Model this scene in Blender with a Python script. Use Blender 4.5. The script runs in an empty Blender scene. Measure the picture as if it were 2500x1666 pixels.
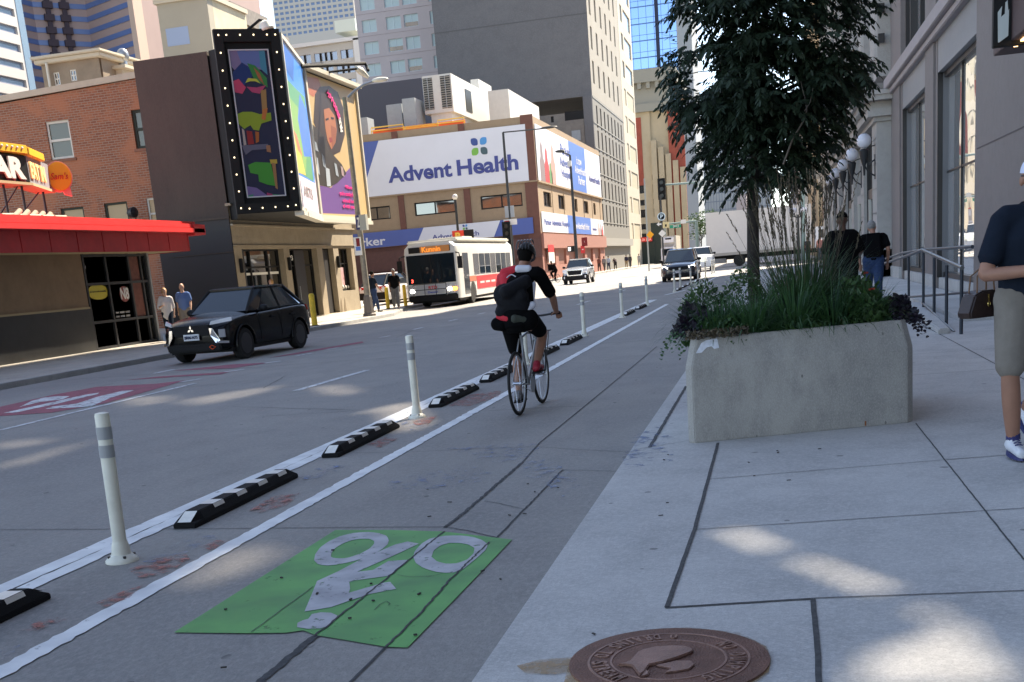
import bpy, bmesh, math, random
from mathutils import Vector, Matrix, Quaternion
R = random.Random(7)
sc = bpy.context.scene
COL = sc.collection
PI = math.pi
V = Vector

# ------------------------------------------------------------------ camera
FPX, PPX, PPY, HC = 2800.0, 1250.0, 1334.0, 1.56
_s = .085
_d = abs((PPX-1885)*_s/math.hypot(1, _s) + (PPY-598)/math.hypot(1, _s))
_dn = V((_s, 1)).normalized()
_down = V((_dn.x*FPX*FPX/_d, _dn.y*FPX*FPX/_d, FPX)).normalized()
_fw = V((1885-PPX, 598-PPY, FPX)).normalized()
_fw = (_fw - _down*_fw.dot(_down)).normalized()
_up = -_down
_rt = _fw.cross(_up)
MC = Matrix((_rt, _fw, _up))            # world from (x right, y down, z forward)
EYE = V((0, 0, HC))
def ray(x, y): return (MC @ V((x-PPX, y-PPY, FPX))).normalized()
def G(x, y, z=0.0):
    r = ray(x, y); return EYE + r*((z-HC)/r.z)
def OX(x, y, X):
    r = ray(x, y); return EYE + r*(X/r.x)
def OY(x, y, Y):
    r = ray(x, y); return EYE + r*(Y/r.y)
def CR(x0, y0, s): return lambda x, y: (x0+x/s, y0+y/s)

cam = bpy.data.cameras.new('camera'); co = bpy.data.objects.new('camera', cam); COL.objects.link(co)
right = MC @ V((1, 0, 0)); upv = MC @ V((0, -1, 0)); back = MC @ V((0, 0, -1))
mm = Matrix((right, upv, back)).transposed().to_4x4(); mm.translation = EYE
co.matrix_world = mm
cam.sensor_width = 36; cam.lens = 36*FPX/2500; cam.shift_y = (PPY-833)/2500
cam.clip_start = .05; cam.clip_end = 3000
sc.camera = co

# ------------------------------------------------------------------ world and sun
SAZ, SEL = math.radians(28), math.radians(50)
SD = V((math.sin(SAZ)*math.cos(SEL), math.cos(SAZ)*math.cos(SEL), math.sin(SEL)))   # towards the sun
w = bpy.data.worlds.new('World'); sc.world = w; w.use_nodes = True
nt = w.node_tree; bg = nt.nodes['Background']
sky = nt.nodes.new('ShaderNodeTexSky'); sky.sky_type = 'NISHITA'; sky.sun_disc = False
sky.sun_elevation = SEL; sky.sun_rotation = SAZ; sky.air_density = 1.0; sky.dust_density = .4; sky.altitude = 1600; sky.ozone_density = .5
hs = nt.nodes.new('ShaderNodeHueSaturation'); hs.inputs['Saturation'].default_value = .8
nt.links.new(sky.outputs[0], hs.inputs['Color']); nt.links.new(hs.outputs[0], bg.inputs[0]); bg.inputs[1].default_value = .135
sl = bpy.data.lights.new('sun', 'SUN'); sl.energy = 5.0; sl.angle = math.radians(.53); sl.color = (1, .88, .71)
so = bpy.data.objects.new('sun', sl); COL.objects.link(so)
so.rotation_euler = (-SD).to_track_quat('-Z', 'Y').to_euler(); so.location = (40, 60, 90)
sc.view_settings.view_transform = 'Standard'; sc.view_settings.look = 'None'; sc.view_settings.exposure = 1.6
sc.view_settings.gamma = 1
sc.cycles.max_bounces = 6; sc.cycles.use_denoising = True

# ------------------------------------------------------------------ materials
MATS = {}
def mat(n, c, rough=.8, metal=0, var=0, vs=3, bump=0, bs=60, emit=0, spec=.5, coat=0, stretch=None, var2=None, sheen=0):
    if n in MATS: return MATS[n]
    m = bpy.data.materials.new(n); m.use_nodes = True; t = m.node_tree; b = t.nodes['Principled BSDF']
    c4 = (*c, 1)
    b.inputs['Base Color'].default_value = c4; b.inputs['Roughness'].default_value = rough
    b.inputs['Metallic'].default_value = metal; b.inputs['Specular IOR Level'].default_value = spec
    if coat: b.inputs['Coat Weight'].default_value = coat; b.inputs['Coat Roughness'].default_value = .03
    if emit: b.inputs['Emission Color'].default_value = c4; b.inputs['Emission Strength'].default_value = emit
    tc = t.nodes.new('ShaderNodeTexCoord'); src = tc.outputs['Object']
    if stretch:
        mp = t.nodes.new('ShaderNodeMapping'); mp.inputs['Scale'].default_value = stretch
        t.links.new(src, mp.inputs[0]); src = mp.outputs[0]
    if var:
        n1 = t.nodes.new('ShaderNodeTexNoise'); n1.inputs['Scale'].default_value = vs; n1.inputs['Detail'].default_value = 6
        n1.inputs['Roughness'].default_value = .65
        t.links.new(src, n1.inputs['Vector'])
        r = t.nodes.new('ShaderNodeMapRange'); r.inputs[1].default_value = .3; r.inputs[2].default_value = .7
        t.links.new(n1.outputs[0], r.inputs[0])
        mx = t.nodes.new('ShaderNodeMix'); mx.data_type = 'RGBA'
        t.links.new(r.outputs[0], mx.inputs['Factor'])
        mx.inputs['A'].default_value = (*[max(0, k*(1-var)) for k in c], 1)
        mx.inputs['B'].default_value = (*(var2 or [min(1, k*(1+var)) for k in c]), 1)
        t.links.new(mx.outputs['Result'], b.inputs['Base Color'])
    if bump:
        n2 = t.nodes.new('ShaderNodeTexNoise'); n2.inputs['Scale'].default_value = bs; n2.inputs['Detail'].default_value = 4
        t.links.new(src, n2.inputs['Vector'])
        bp = t.nodes.new('ShaderNodeBump'); bp.inputs['Strength'].default_value = bump; bp.inputs['Distance'].default_value = .02
        t.links.new(n2.outputs[0], bp.inputs['Height']); t.links.new(bp.outputs[0], b.inputs['Normal'])
    MATS[n] = m; return m

def brick_mat(n, c1, c2, mortar, sc_=1.0, bw=.22, bh=.075, patch=None):
    m = bpy.data.materials.new(n); m.use_nodes = True; t = m.node_tree; b = t.nodes['Principled BSDF']
    b.inputs['Roughness'].default_value = .9
    tc = t.nodes.new('ShaderNodeTexCoord'); sp = t.nodes.new('ShaderNodeSeparateXYZ'); cb = t.nodes.new('ShaderNodeCombineXYZ')
    ad = t.nodes.new('ShaderNodeMath'); ad.operation = 'ADD'
    t.links.new(tc.outputs['Object'], sp.inputs[0]); t.links.new(sp.outputs[0], ad.inputs[0]); t.links.new(sp.outputs[1], ad.inputs[1])
    t.links.new(ad.outputs[0], cb.inputs[0]); t.links.new(sp.outputs[2], cb.inputs[1])
    br = t.nodes.new('ShaderNodeTexBrick'); br.inputs['Scale'].default_value = sc_
    br.inputs['Brick Width'].default_value = bw; br.inputs['Row Height'].default_value = bh; br.inputs['Mortar Size'].default_value = bh*.13
    br.inputs['Color1'].default_value = (*c1, 1); br.inputs['Color2'].default_value = (*c2, 1); br.inputs['Mortar'].default_value = (*mortar, 1)
    br.inputs['Bias'].default_value = -.3
    t.links.new(cb.outputs[0], br.inputs[0])
    ns = t.nodes.new('ShaderNodeTexNoise'); ns.inputs['Scale'].default_value = .7; ns.inputs['Detail'].default_value = 5
    t.links.new(tc.outputs['Object'], ns.inputs[0])
    r = t.nodes.new('ShaderNodeMapRange'); r.inputs[1].default_value = .5; r.inputs[2].default_value = .62; r.inputs[4].default_value = .75
    t.links.new(ns.outputs[0], r.inputs[0])
    mx = t.nodes.new('ShaderNodeMix'); mx.data_type = 'RGBA'
    t.links.new(r.outputs[0], mx.inputs['Factor']); t.links.new(br.outputs[0], mx.inputs['A'])
    mx.inputs['B'].default_value = (*(patch or c1), 1)
    t.links.new(mx.outputs['Result'], b.inputs['Base Color'])
    MATS[n] = m; return m

def grime_mat(n, c, dark, rough=.85, big=.35, small=9, spots=0, stretch=(1, 1, 1), bump=.25, light=None):
    """concrete: two octaves of mottling, small dark spots, fine grain"""
    m = bpy.data.materials.new(n); m.use_nodes = True; t = m.node_tree; b = t.nodes['Principled BSDF']
    b.inputs['Roughness'].default_value = rough
    tc = t.nodes.new('ShaderNodeTexCoord'); mp = t.nodes.new('ShaderNodeMapping'); mp.inputs['Scale'].default_value = stretch
    t.links.new(tc.outputs['Object'], mp.inputs[0])
    def noise(s, d=5, v=None):
        k = t.nodes.new('ShaderNodeTexNoise'); k.inputs['Scale'].default_value = s; k.inputs['Detail'].default_value = d
        k.inputs['Roughness'].default_value = .62
        t.links.new(v or mp.outputs[0], k.inputs[0]); return k.outputs[0]
    def rng(o, a, b_, c_=0, d_=1):
        k = t.nodes.new('ShaderNodeMapRange'); k.inputs[1].default_value = a; k.inputs[2].default_value = b_
        k.inputs[3].default_value = c_; k.inputs[4].default_value = d_; t.links.new(o, k.inputs[0]); return k.outputs[0]
    def mix(f, a, b_, bt='MIX'):
        k = t.nodes.new('ShaderNodeMix'); k.data_type = 'RGBA'; k.blend_type = bt
        t.links.new(f, k.inputs['Factor'])
        for s_, x in (('A', a), ('B', b_)):
            if isinstance(x, tuple): k.inputs[s_].default_value = (*x, 1)
            else: t.links.new(x, k.inputs[s_])
        return k.outputs['Result']
    o = mix(rng(noise(big, 6), .35, .68), c, dark)
    o = mix(rng(noise(small, 6), .45, .75, 0, .55), o, tuple(k*.75 for k in dark))
    o = mix(rng(noise(small*14, 3), .42, .75, 0, .6), o, light or tuple(min(1, k*1.25) for k in c))
    o = mix(rng(noise(small*45, 2), .5, .7, 0, .45), o, tuple(k*.62 for k in dark))
    if spots:
        vo = t.nodes.new('ShaderNodeTexVoronoi'); vo.inputs['Scale'].default_value = spots; vo.inputs['Randomness'].default_value = 1
        t.links.new(mp.outputs[0], vo.inputs[0])
        ma = t.nodes.new('ShaderNodeMath'); ma.operation = 'LESS_THAN'; ma.inputs[1].default_value = .085
        t.links.new(vo.outputs['Distance'], ma.inputs[0])
        mu = t.nodes.new('ShaderNodeMath'); mu.operation = 'MULTIPLY'; t.links.new(ma.outputs[0], mu.inputs[0])
        t.links.new(rng(noise(spots*.6, 2), .5, .56, 0, .7), mu.inputs[1])
        o = mix(mu.outputs[0], o, tuple(k*.35 for k in dark))
    t.links.new(o, b.inputs['Base Color'])
    bp = t.nodes.new('ShaderNodeBump'); bp.inputs['Strength'].default_value = bump; bp.inputs['Distance'].default_value = .01
    t.links.new(noise(90, 4), bp.inputs['Height']); t.links.new(bp.outputs[0], b.inputs['Normal'])
    MATS[n] = m; return m

def worn_mat(n, c, under, thr=.5, scale=6, rough=.7, dirt=None, wid=.05):
    """paint with worn holes that let the surface below through (alpha)"""
    m = bpy.data.materials.new(n); m.use_nodes = True; t = m.node_tree; b = t.nodes['Principled BSDF']
    b.inputs['Roughness'].default_value = rough; b.inputs['Base Color'].default_value = (*c, 1)
    tc = t.nodes.new('ShaderNodeTexCoord'); k = t.nodes.new('ShaderNodeTexNoise'); k.inputs['Scale'].default_value = scale
    k.inputs['Detail'].default_value = 8; k.inputs['Roughness'].default_value = .7
    t.links.new(tc.outputs['Object'], k.inputs[0])
    r = t.nodes.new('ShaderNodeMapRange'); r.inputs[1].default_value = thr-wid; r.inputs[2].default_value = thr+wid
    t.links.new(k.outputs[0], r.inputs[0]); t.links.new(r.outputs[0], b.inputs['Alpha'])
    k2 = t.nodes.new('ShaderNodeTexNoise'); k2.inputs['Scale'].default_value = scale*.4; k2.inputs['Detail'].default_value = 6
    t.links.new(tc.outputs['Object'], k2.inputs[0])
    r2 = t.nodes.new('ShaderNodeMapRange'); r2.inputs[1].default_value = .35; r2.inputs[2].default_value = .75
    t.links.new(k2.outputs[0], r2.inputs[0])
    mx = t.nodes.new('ShaderNodeMix'); mx.data_type = 'RGBA'; t.links.new(r2.outputs[0], mx.inputs['Factor'])
    mx.inputs['A'].default_value = (*c, 1); mx.inputs['B'].default_value = (*(dirt or [x*.72 for x in c]), 1)
    t.links.new(mx.outputs['Result'], b.inputs['Base Color'])
    MATS[n] = m; return m

def glass_mat(n, c, rough=.03, wav=0.0, spec=1.0):
    m = mat(n, c, rough=rough, spec=spec)
    t = m.node_tree; b = t.nodes['Principled BSDF']; b.inputs['IOR'].default_value = 1.9
    if wav:
        tc = t.nodes.new('ShaderNodeTexCoord'); k = t.nodes.new('ShaderNodeTexNoise'); k.inputs['Scale'].default_value = .55
        k.inputs['Detail'].default_value = 1
        t.links.new(tc.outputs['Object'], k.inputs[0])
        bp = t.nodes.new('ShaderNodeBump'); bp.inputs['Strength'].default_value = wav; bp.inputs['Distance'].default_value = .1
        t.links.new(k.outputs[0], bp.inputs['Height']); t.links.new(bp.outputs[0], b.inputs['Normal'])
    return m

# ------------------------------------------------------------------ mesh building
class MB:
    def __init__(s): s.v = []; s.f = []; s.m = []
    def add(s, vs, fs, mi=0):
        o = len(s.v); s.v += [tuple(x) for x in vs]; s.f += [tuple(i+o for i in f) for f in fs]; s.m += [mi]*len(fs); return s
    def box(s, x0, x1, y0, y1, z0, z1, mi=0):
        return s.add([(x0,y0,z0),(x1,y0,z0),(x1,y1,z0),(x0,y1,z0),(x0,y0,z1),(x1,y0,z1),(x1,y1,z1),(x0,y1,z1)],
                     [(0,3,2,1),(4,5,6,7),(0,1,5,4),(1,2,6,5),(2,3,7,6),(3,0,4,7)], mi)
    def hexa(s, b, t, mi=0):
        n = len(b)
        return s.add(list(b)+list(t), [tuple(reversed(range(n))), tuple(range(n, 2*n))]+[(i, (i+1) % n, n+(i+1) % n, n+i) for i in range(n)], mi)
    def obox(s, c, U, W, N, a, b, d, mi=0):
        """box centred at c with half sizes a,b,d along U,W,N"""
        c = V(c); vs = [c+U*(i*a)+W*(j*b)+N*(k*d) for k in (-1, 1) for i, j in ((-1,-1),(1,-1),(1,1),(-1,1))]
        return s.add(vs, [(0,3,2,1),(4,5,6,7),(0,1,5,4),(1,2,6,5),(2,3,7,6),(3,0,4,7)], mi)
    def poly(s, ps, mi=0): return s.add(ps, [tuple(range(len(ps)))], mi)
    def prism(s, ps, d, mi=0):
        ps = [V(p) for p in ps]; d = V(d); return s.hexa(ps, [p+d for p in ps], mi)
    def cyl(s, p0, p1, r0, r1=None, n=12, mi=0, cap=True):
        p0, p1 = V(p0), V(p1); r1 = r0 if r1 is None else r1
        d = (p1-p0).normalized(); a = d.orthogonal().normalized(); b = d.cross(a)
        vs = [p+(a*math.cos(2*PI*i/n)+b*math.sin(2*PI*i/n))*r for p, r in ((p0, r0), (p1, r1)) for i in range(n)]
        fs = [(i, (i+1) % n, n+(i+1) % n, n+i) for i in range(n)]
        if cap: fs += [tuple(reversed(range(n))), tuple(range(n, 2*n))]
        return s.add(vs, fs, mi)
    def tube(s, pts, r, n=8, mi=0, closed=False):
        pts = [V(p) for p in pts]; k = len(pts); rs = r if isinstance(r, (list, tuple)) else [r]*k
        vs = []; a = None
        for i, p in enumerate(pts):
            if closed: d = pts[(i+1) % k]-pts[i-1]
            else: d = pts[min(i+1, k-1)]-pts[max(i-1, 0)]
            d.normalize()
            a = d.orthogonal().normalized() if a is None else (a-d*a.dot(d)).normalized()
            b = d.cross(a)
            vs += [p+(a*math.cos(2*PI*j/n)+b*math.sin(2*PI*j/n))*rs[i] for j in range(n)]
        fs = []
        for i in range(k if closed else k-1):
            q = ((i+1) % k)*n
            fs += [(i*n+j, i*n+(j+1) % n, q+(j+1) % n, q+j) for j in range(n)]
        if not closed: fs += [tuple(reversed(range(n))), tuple(range((k-1)*n, k*n))]
        return s.add(vs, fs, mi)
    def sph(s, c, r, n=12, m=8, mi=0, U=None, W=None, N=None):
        c = V(c); r = (r, r, r) if isinstance(r, (int, float)) else r
        U = U or V((1,0,0)); W = W or V((0,1,0)); N = N or V((0,0,1))
        vs = []; fs = []
        for i in range(m+1):
            th = PI*i/m
            for j in range(n):
                ph = 2*PI*j/n
                vs.append(c+U*(r[0]*math.sin(th)*math.cos(ph))+W*(r[1]*math.sin(th)*math.sin(ph))+N*(r[2]*math.cos(th)))
        for i in range(m):
            for j in range(n): fs.append((i*n+j, (i+1)*n+j, (i+1)*n+(j+1) % n, i*n+(j+1) % n))
        return s.add(vs, fs, mi)
    def lathe(s, c, prof, n=16, mi=0, ax=None):
        c = V(c); ax = V(ax or (0,0,1)).normalized(); a = ax.orthogonal().normalized(); b = ax.cross(a)
        vs = [c+ax*z+(a*math.cos(2*PI*j/n)+b*math.sin(2*PI*j/n))*r for r, z in prof for j in range(n)]
        k = len(prof); fs = [(i*n+j, i*n+(j+1) % n, (i+1)*n+(j+1) % n, (i+1)*n+j) for i in range(k-1) for j in range(n)]
        fs += [tuple(reversed(range(n))), tuple(range((k-1)*n, k*n))]
        return s.add(vs, fs, mi)
    def loft(s, rings, mi=0, cap=True):
        n = len(rings[0]); vs = [p for r in rings for p in r]
        fs = [(i*n+j, i*n+(j+1) % n, (i+1)*n+(j+1) % n, (i+1)*n+j) for i in range(len(rings)-1) for j in range(n)]
        if cap: fs += [tuple(reversed(range(n))), tuple(range((len(rings)-1)*n, len(rings)*n))]
        return s.add(vs, fs, mi)

def inv_of(parent):
    return parent.matrix_basis.inverted() if parent is not None else Matrix()
def build(mb, name, mats, parent=None, smooth=0, bevel=0, clean=False):
    me = bpy.data.meshes.new(name); me.from_pydata(mb.v, [], mb.f)
    if not isinstance(mats, (list, tuple)): mats = [mats]
    for m in mats: me.materials.append(m)
    for p, i in zip(me.polygons, mb.m): p.material_index = min(i, len(mats)-1)
    bm = bmesh.new(); bm.from_mesh(me)
    if clean or smooth: bmesh.ops.remove_doubles(bm, verts=bm.verts, dist=1e-5)
    if bevel:
        es = [e for e in bm.edges if len(e.link_faces) == 2 and e.calc_face_angle(0) > .6]
        bmesh.ops.bevel(bm, geom=es, offset=bevel, segments=2, affect='EDGES', clamp_overlap=True)
    bmesh.ops.recalc_face_normals(bm, faces=bm.faces)
    bm.to_mesh(me); bm.free()
    if smooth:
        for p in me.polygons: p.use_smooth = True
        me.set_sharp_from_angle(angle=math.radians(smooth if smooth > 1 else 40))
    o = bpy.data.objects.new(name, me); COL.objects.link(o)
    if parent is not None: o.parent = parent; o.matrix_parent_inverse = inv_of(parent)
    return o
def tag(o, label=None, cat=None, group=None, kind=None):
    if label: o['label'] = label
    if cat: o['category'] = cat
    if group: o['group'] = group
    if kind: o['kind'] = kind
    return o
def struct(mb, name, mats, label=None, **k):
    o = build(mb, name, mats, **k); o['kind'] = 'structure'
    if label: o['label'] = label
    return o
def thing(name, label, cat, loc=(0, 0, 0), group=None, rz=0):
    o = bpy.data.objects.new(name, None); COL.objects.link(o); o.empty_display_size = .3
    o.location = loc; o.rotation_euler = (0, 0, rz)
    o.matrix_basis = Matrix.Translation(V(loc)) @ Matrix.Rotation(rz, 4, 'Z')
    return tag(o, label, cat, group)
def place(o, loc, rz=0, s=1):
    o.matrix_basis = Matrix.Translation(V(loc)) @ Matrix.Rotation(rz, 4, 'Z') @ Matrix.Scale(s, 4)
def copy_tree(o, parent=None):
    c = o.copy(); COL.objects.link(c)
    if parent is not None: c.parent = parent
    for ch in [x for x in bpy.data.objects if x.parent == o and x is not c]: copy_tree(ch, c)
    return c
def part(name, m, parent, fn, **k):
    b = MB(); fn(b); return build(b, name, m, parent, **k)
def modmesh(o, mods):
    """apply modifiers given as (type, {props}) by evaluating the object"""
    for ty, pr in mods:
        md = o.modifiers.new(ty, ty)
        for a, v in pr.items(): setattr(md, a, v)
    dg = bpy.context.evaluated_depsgraph_get(); dg.update()
    me = bpy.data.meshes.new_from_object(o.evaluated_get(dg)); o.modifiers.clear(); o.data = me
    return o

def text(s, O, U, W, box, m, parent, name='lettering', ext=.01, off=0, kind=None, spacing=1.0, shear=0):
    """text fitted to box (u0,u1,v0,v1) in the plane O,U,W"""
    cu = bpy.data.curves.new('t', 'FONT'); cu.body = s; cu.size = 1; cu.extrude = .001; cu.offset = off; cu.space_character = spacing
    cu.shear = shear; cu.resolution_u = 3
    o = bpy.data.objects.new('t', cu); COL.objects.link(o)
    dg = bpy.context.evaluated_depsgraph_get(); dg.update()
    me = bpy.data.meshes.new_from_object(o.evaluated_get(dg)); bpy.data.objects.remove(o); 
    xs = [v.co.x for v in me.vertices]; ys = [v.co.y for v in me.vertices]
    x0, x1, y0, y1 = min(xs), max(xs), min(ys), max(ys); u0, u1, v0, v1 = box
    U = V(U).normalized(); W = V(W).normalized(); N = U.cross(W); O = V(O)
    for v in me.vertices:
        a = u0+(v.co.x-x0)/(x1-x0)*(u1-u0); b = v0+(v.co.y-y0)/(y1-y0)*(v1-v0); c = (v.co.z > 0)*ext
        v.co = O+U*a+W*b+N*c
    me.materials.clear(); me.materials.append(m); me.name = name
    ob = bpy.data.objects.new(name, me); COL.objects.link(ob)
    if parent is not None: ob.parent = parent; ob.matrix_parent_inverse = inv_of(parent)
    return ob

class Face:
    """a wall plane: O origin, U along, W up, N out"""
    def __init__(s, O, U, W=(0, 0, 1)):
        s.O = V(O); s.U = V(U).normalized(); s.W = V(W).normalized(); s.N = s.U.cross(s.W)
    def p(s, u, v, n=0): return s.O+s.U*u+s.W*v+s.N*n
    def uv(s, x, y):
        r = ray(x, y); t = (s.O-EYE).dot(s.N)/r.dot(s.N); q = EYE+r*t-s.O; return q.dot(s.U), q.dot(s.W)
    def rect(s, mb, u0, u1, v0, v1, n0=0, n1=.02, mi=0):
        return mb.obox(s.p((u0+u1)/2, (v0+v1)/2, (n0+n1)/2), s.U, s.W, s.N, abs(u1-u0)/2, abs(v1-v0)/2, abs(n1-n0)/2, mi)
    def quadpx(s, mb, pts, n0=0, n1=.02, mi=0):
        q = [s.uv(*p) for p in pts]; return mb.hexa([s.p(u, v, n0) for u, v in q], [s.p(u, v, n1) for u, v in q], mi)
    def bb(s, pts):
        q = [s.uv(*p) for p in pts]; us = [a for a, b in q]; vs = [b for a, b in q]; return min(us), max(us), min(vs), max(vs)
    def wall(s, mb, u0, u1, v0, v1, holes, depth=.25, mi=0, mr=None):
        mr = mi if mr is None else mr
        us = sorted({u0, u1, *[h[0] for h in holes], *[h[1] for h in holes]}); vs = sorted({v0, v1, *[h[2] for h in holes], *[h[3] for h in holes]})
        us = [u for u in us if u0-1e-6 <= u <= u1+1e-6]; vs = [v for v in vs if v0-1e-6 <= v <= v1+1e-6]
        for i in range(len(us)-1):
            for j in range(len(vs)-1):
                cu = (us[i]+us[i+1])/2; cv = (vs[j]+vs[j+1])/2
                if any(h[0] < cu < h[1] and h[2] < cv < h[3] for h in holes): continue
                mb.poly([s.p(us[i], vs[j]), s.p(us[i+1], vs[j]), s.p(us[i+1], vs[j+1]), s.p(us[i], vs[j+1])], mi)
        for a, b, c, d in holes:
            c4 = [(a, c), (b, c), (b, d), (a, d)]
            for i in range(4):
                p, q = c4[i], c4[(i+1) % 4]
                mb.poly([s.p(*p), s.p(*q), s.p(*q, -depth), s.p(*p, -depth)], mr)

def windows(F, parent, rects, pane, frame=None, depth=.2, fw=.06, mull=0, cross=0, name='window', limit=100):
    """each window its own part; identical sizes share nothing but stay separate objects; past the limit one stuff part"""
    ex = MB(); exf = MB()
    for i, (a, b, c, d) in enumerate(rects):
        big = i < limit
        if big: f, g = MB(), MB()
        else: f, g = exf, ex
        F.rect(g, a, b, c, d, -depth-.02, -depth, 0)
        if frame:
            for r in ((a, a+fw, c, d), (b-fw, b, c, d), (a+fw, b-fw, c, c+fw), (a+fw, b-fw, d-fw, d)): F.rect(f, *r, -depth, -depth+.05)
            for k in range(mull):
                u = a+(b-a)*(k+1)/(mull+1); F.rect(f, u-fw/2, u+fw/2, c+fw, d-fw, -depth, -depth+.047)
            for k in range(cross):
                v = c+(d-c)*(k+1)/(cross+1); F.rect(f, a+fw, b-fw, v-fw/2, v+fw/2, -depth, -depth+.044)
            if big:
                w_ = build(f, name, frame, parent); build(g, 'pane', pane, w_)
        elif big: build(g, name, pane, parent)
    if len(rects) > limit:
        o = build(ex, name, pane, parent); o['kind'] = 'stuff'
        if frame: o2 = build(exf, name+'_frame', frame, parent); o2['kind'] = 'stuff'
# ------------------------------------------------------------------ base materials
m_road = grime_mat('road_concrete', (.285, .268, .245), (.195, .188, .182), big=.3, small=2.2, spots=4.5, stretch=(1, .55, 1), rough=.8)
m_walk = grime_mat('walk_concrete', (.52, .51, .485), (.37, .365, .355), big=.6, small=3.2, spots=3.2, rough=.78)
m_walkL = grime_mat('walk_concrete_far', (.42, .39, .34), (.33, .305, .265), big=.3, small=2, spots=2)
m_kerb = grime_mat('kerb_concrete', (.36, .36, .35), (.24, .24, .235), big=.8, small=5)
m_joint = mat('joint_dark', (.07, .07, .07), rough=.95, var=.4, vs=30)
m_crack = mat('crack_fill', (.055, .055, .057), rough=.95, var=.5, vs=20)
m_asph = grime_mat('asphalt', (.075, .075, .075), (.05, .05, .05), big=.2, small=4, rough=.9)
m_line = worn_mat('lane_paint', (.78, .79, .78), None, thr=.33, scale=9, dirt=(.55, .56, .57))
m_line2 = worn_mat('lane_paint_old', (.66, .67, .68), None, thr=.42, scale=7, dirt=(.4, .41, .42))
m_green = worn_mat('green_paint', (.085, .33, .06), None, thr=.33, scale=7, dirt=(.045, .2, .045), rough=.6)
m_sym = worn_mat('symbol_paint', (.46, .46, .48), None, thr=.37, scale=12, dirt=(.25, .25, .27))
m_buslane = worn_mat('bus_lane_paint', (.28, .05, .085), None, thr=.38, scale=6, dirt=(.19, .05, .075))
m_blue_sp = worn_mat('blue_spray', (.13, .2, .38), None, thr=.62, scale=9, wid=.1)
m_red_sp = worn_mat('red_scuff', (.36, .12, .09), None, thr=.53, scale=13, wid=.09)
m_rust = worn_mat('rust_stain', (.42, .27, .12), None, thr=.52, scale=6, wid=.2)
m_white = mat('white_plastic', (.7, .68, .58), rough=.45, var=.12, vs=4)
m_black = mat('black_rubber', (.009, .009, .01), rough=.8, spec=.2, bump=.3, bs=200)
m_dark = mat('black_metal', (.016, .017, .02), rough=.45)
m_steel = mat('grey_steel', (.33, .34, .35), rough=.4, metal=.7)

# ------------------------------------------------------------------ ground, road, pavements
XK, XW, XL, XLW = -1.1, 3.9, -15.25, -20.3
b = MB(); b.poly([(-900, -60, -.03), (900, -60, -.03), (900, 1400, -.03), (-900, 1400, -.03)]); struct(b, 'ground', m_asph, 'dark asphalt ground running out between the buildings')
b = MB(); b.poly([(-18, -20, 0), (XK, -20, 0), (XK, 85, 0), (-18, 85, 0)])
b.poly([(-160, 85, 0), (120, 85, 0), (120, 106, 0), (-160, 106, 0)]); b.poly([(XL-4, 106, 0), (XK, 106, 0), (XK, 900, 0), (XL-4, 900, 0)])
struct(b, 'road', m_road, 'pale concrete street with worn lane markings')
b = MB()
b.box(XK, 16, -20, 84.5, 0, .12); b.box(XK, 16, 107, 400, 0, .12)
struct(b, 'pavement', m_walk, 'light grey concrete pavement on the near side of the street')
b = MB(); b.box(XK-.008, XK+.1, -20, 84.5, -.02, .112); b.box(XK-.008, XK+.1, 107, 400, -.02, .112)
struct(b, 'kerb', m_walk, 'concrete kerb along the bicycle lane', bevel=.02)
b = MB(); b.hexa([(x, y, 0) for x, y in ((-60, -20), (XL-.16, -20), (XL-.16, 46), (-17.36, 54), (-17.36, 84.5), (-60, 84.5))], [(x, y, .12) for x, y in ((-60, -20), (XL-.16, -20), (XL-.16, 46), (-17.36, 54), (-17.36, 84.5), (-60, 84.5))]); b.box(-60, -19.41, 107, 400, 0, .12)
struct(b, 'far_pavement', m_walkL, 'sunlit concrete pavement across the street')
b = MB(); b.box(XL-.155, XL, -20, 46, -.02, .121); b.prism([(XL-.155, 46, -.02), (XL, 46, -.02), (-17.2, 54, -.02), (-17.355, 54, -.02)], (0, 0, .141)); b.box(-17.355, -17.2, 54, 84.5, -.02, .121); b.box(-19.4, -19.25, 107, 400, -.02, .121)
struct(b, 'far_kerb', m_kerb, 'grey kerb across the street', bevel=.02)

def ribbon(mb, pts, z, w, jit=0, px=True, step=.25, mi=0, w2=None):
    P = [G(*p, z) if px else V((p[0], p[1], z)) for p in pts]
    out = []
    for i in range(len(P)-1):
        d = P[i+1]-P[i]; n = max(1, int(d.length/step))
        for k in range(n + (i == len(P)-2)): out.append(P[i]+d*(k/n))
    L = []
    for i, p in enumerate(out):
        d = (out[min(i+1, len(out)-1)]-out[max(i-1, 0)]).normalized(); nr = V((-d.y, d.x, 0))
        ww = w + (w2-w)*i/max(1, len(out)-1) if w2 else w
        j = R.uniform(-1, 1)*jit
        L.append((p+nr*(ww/2*(1+R.uniform(-1, 1)*min(1, jit*18))+j), p-nr*(ww/2*(1+R.uniform(-1, 1)*min(1, jit*18))-j)))
    for i in range(len(L)-1): mb.poly([L[i][0], L[i][1], L[i+1][1], L[i+1][0]], mi)

def polypx(mb, pts, z, jit=0, mi=0):
    mb.poly([G(*p, z)+V((R.uniform(-jit, jit), R.uniform(-jit, jit), 0)) for p in pts], mi)

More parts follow.
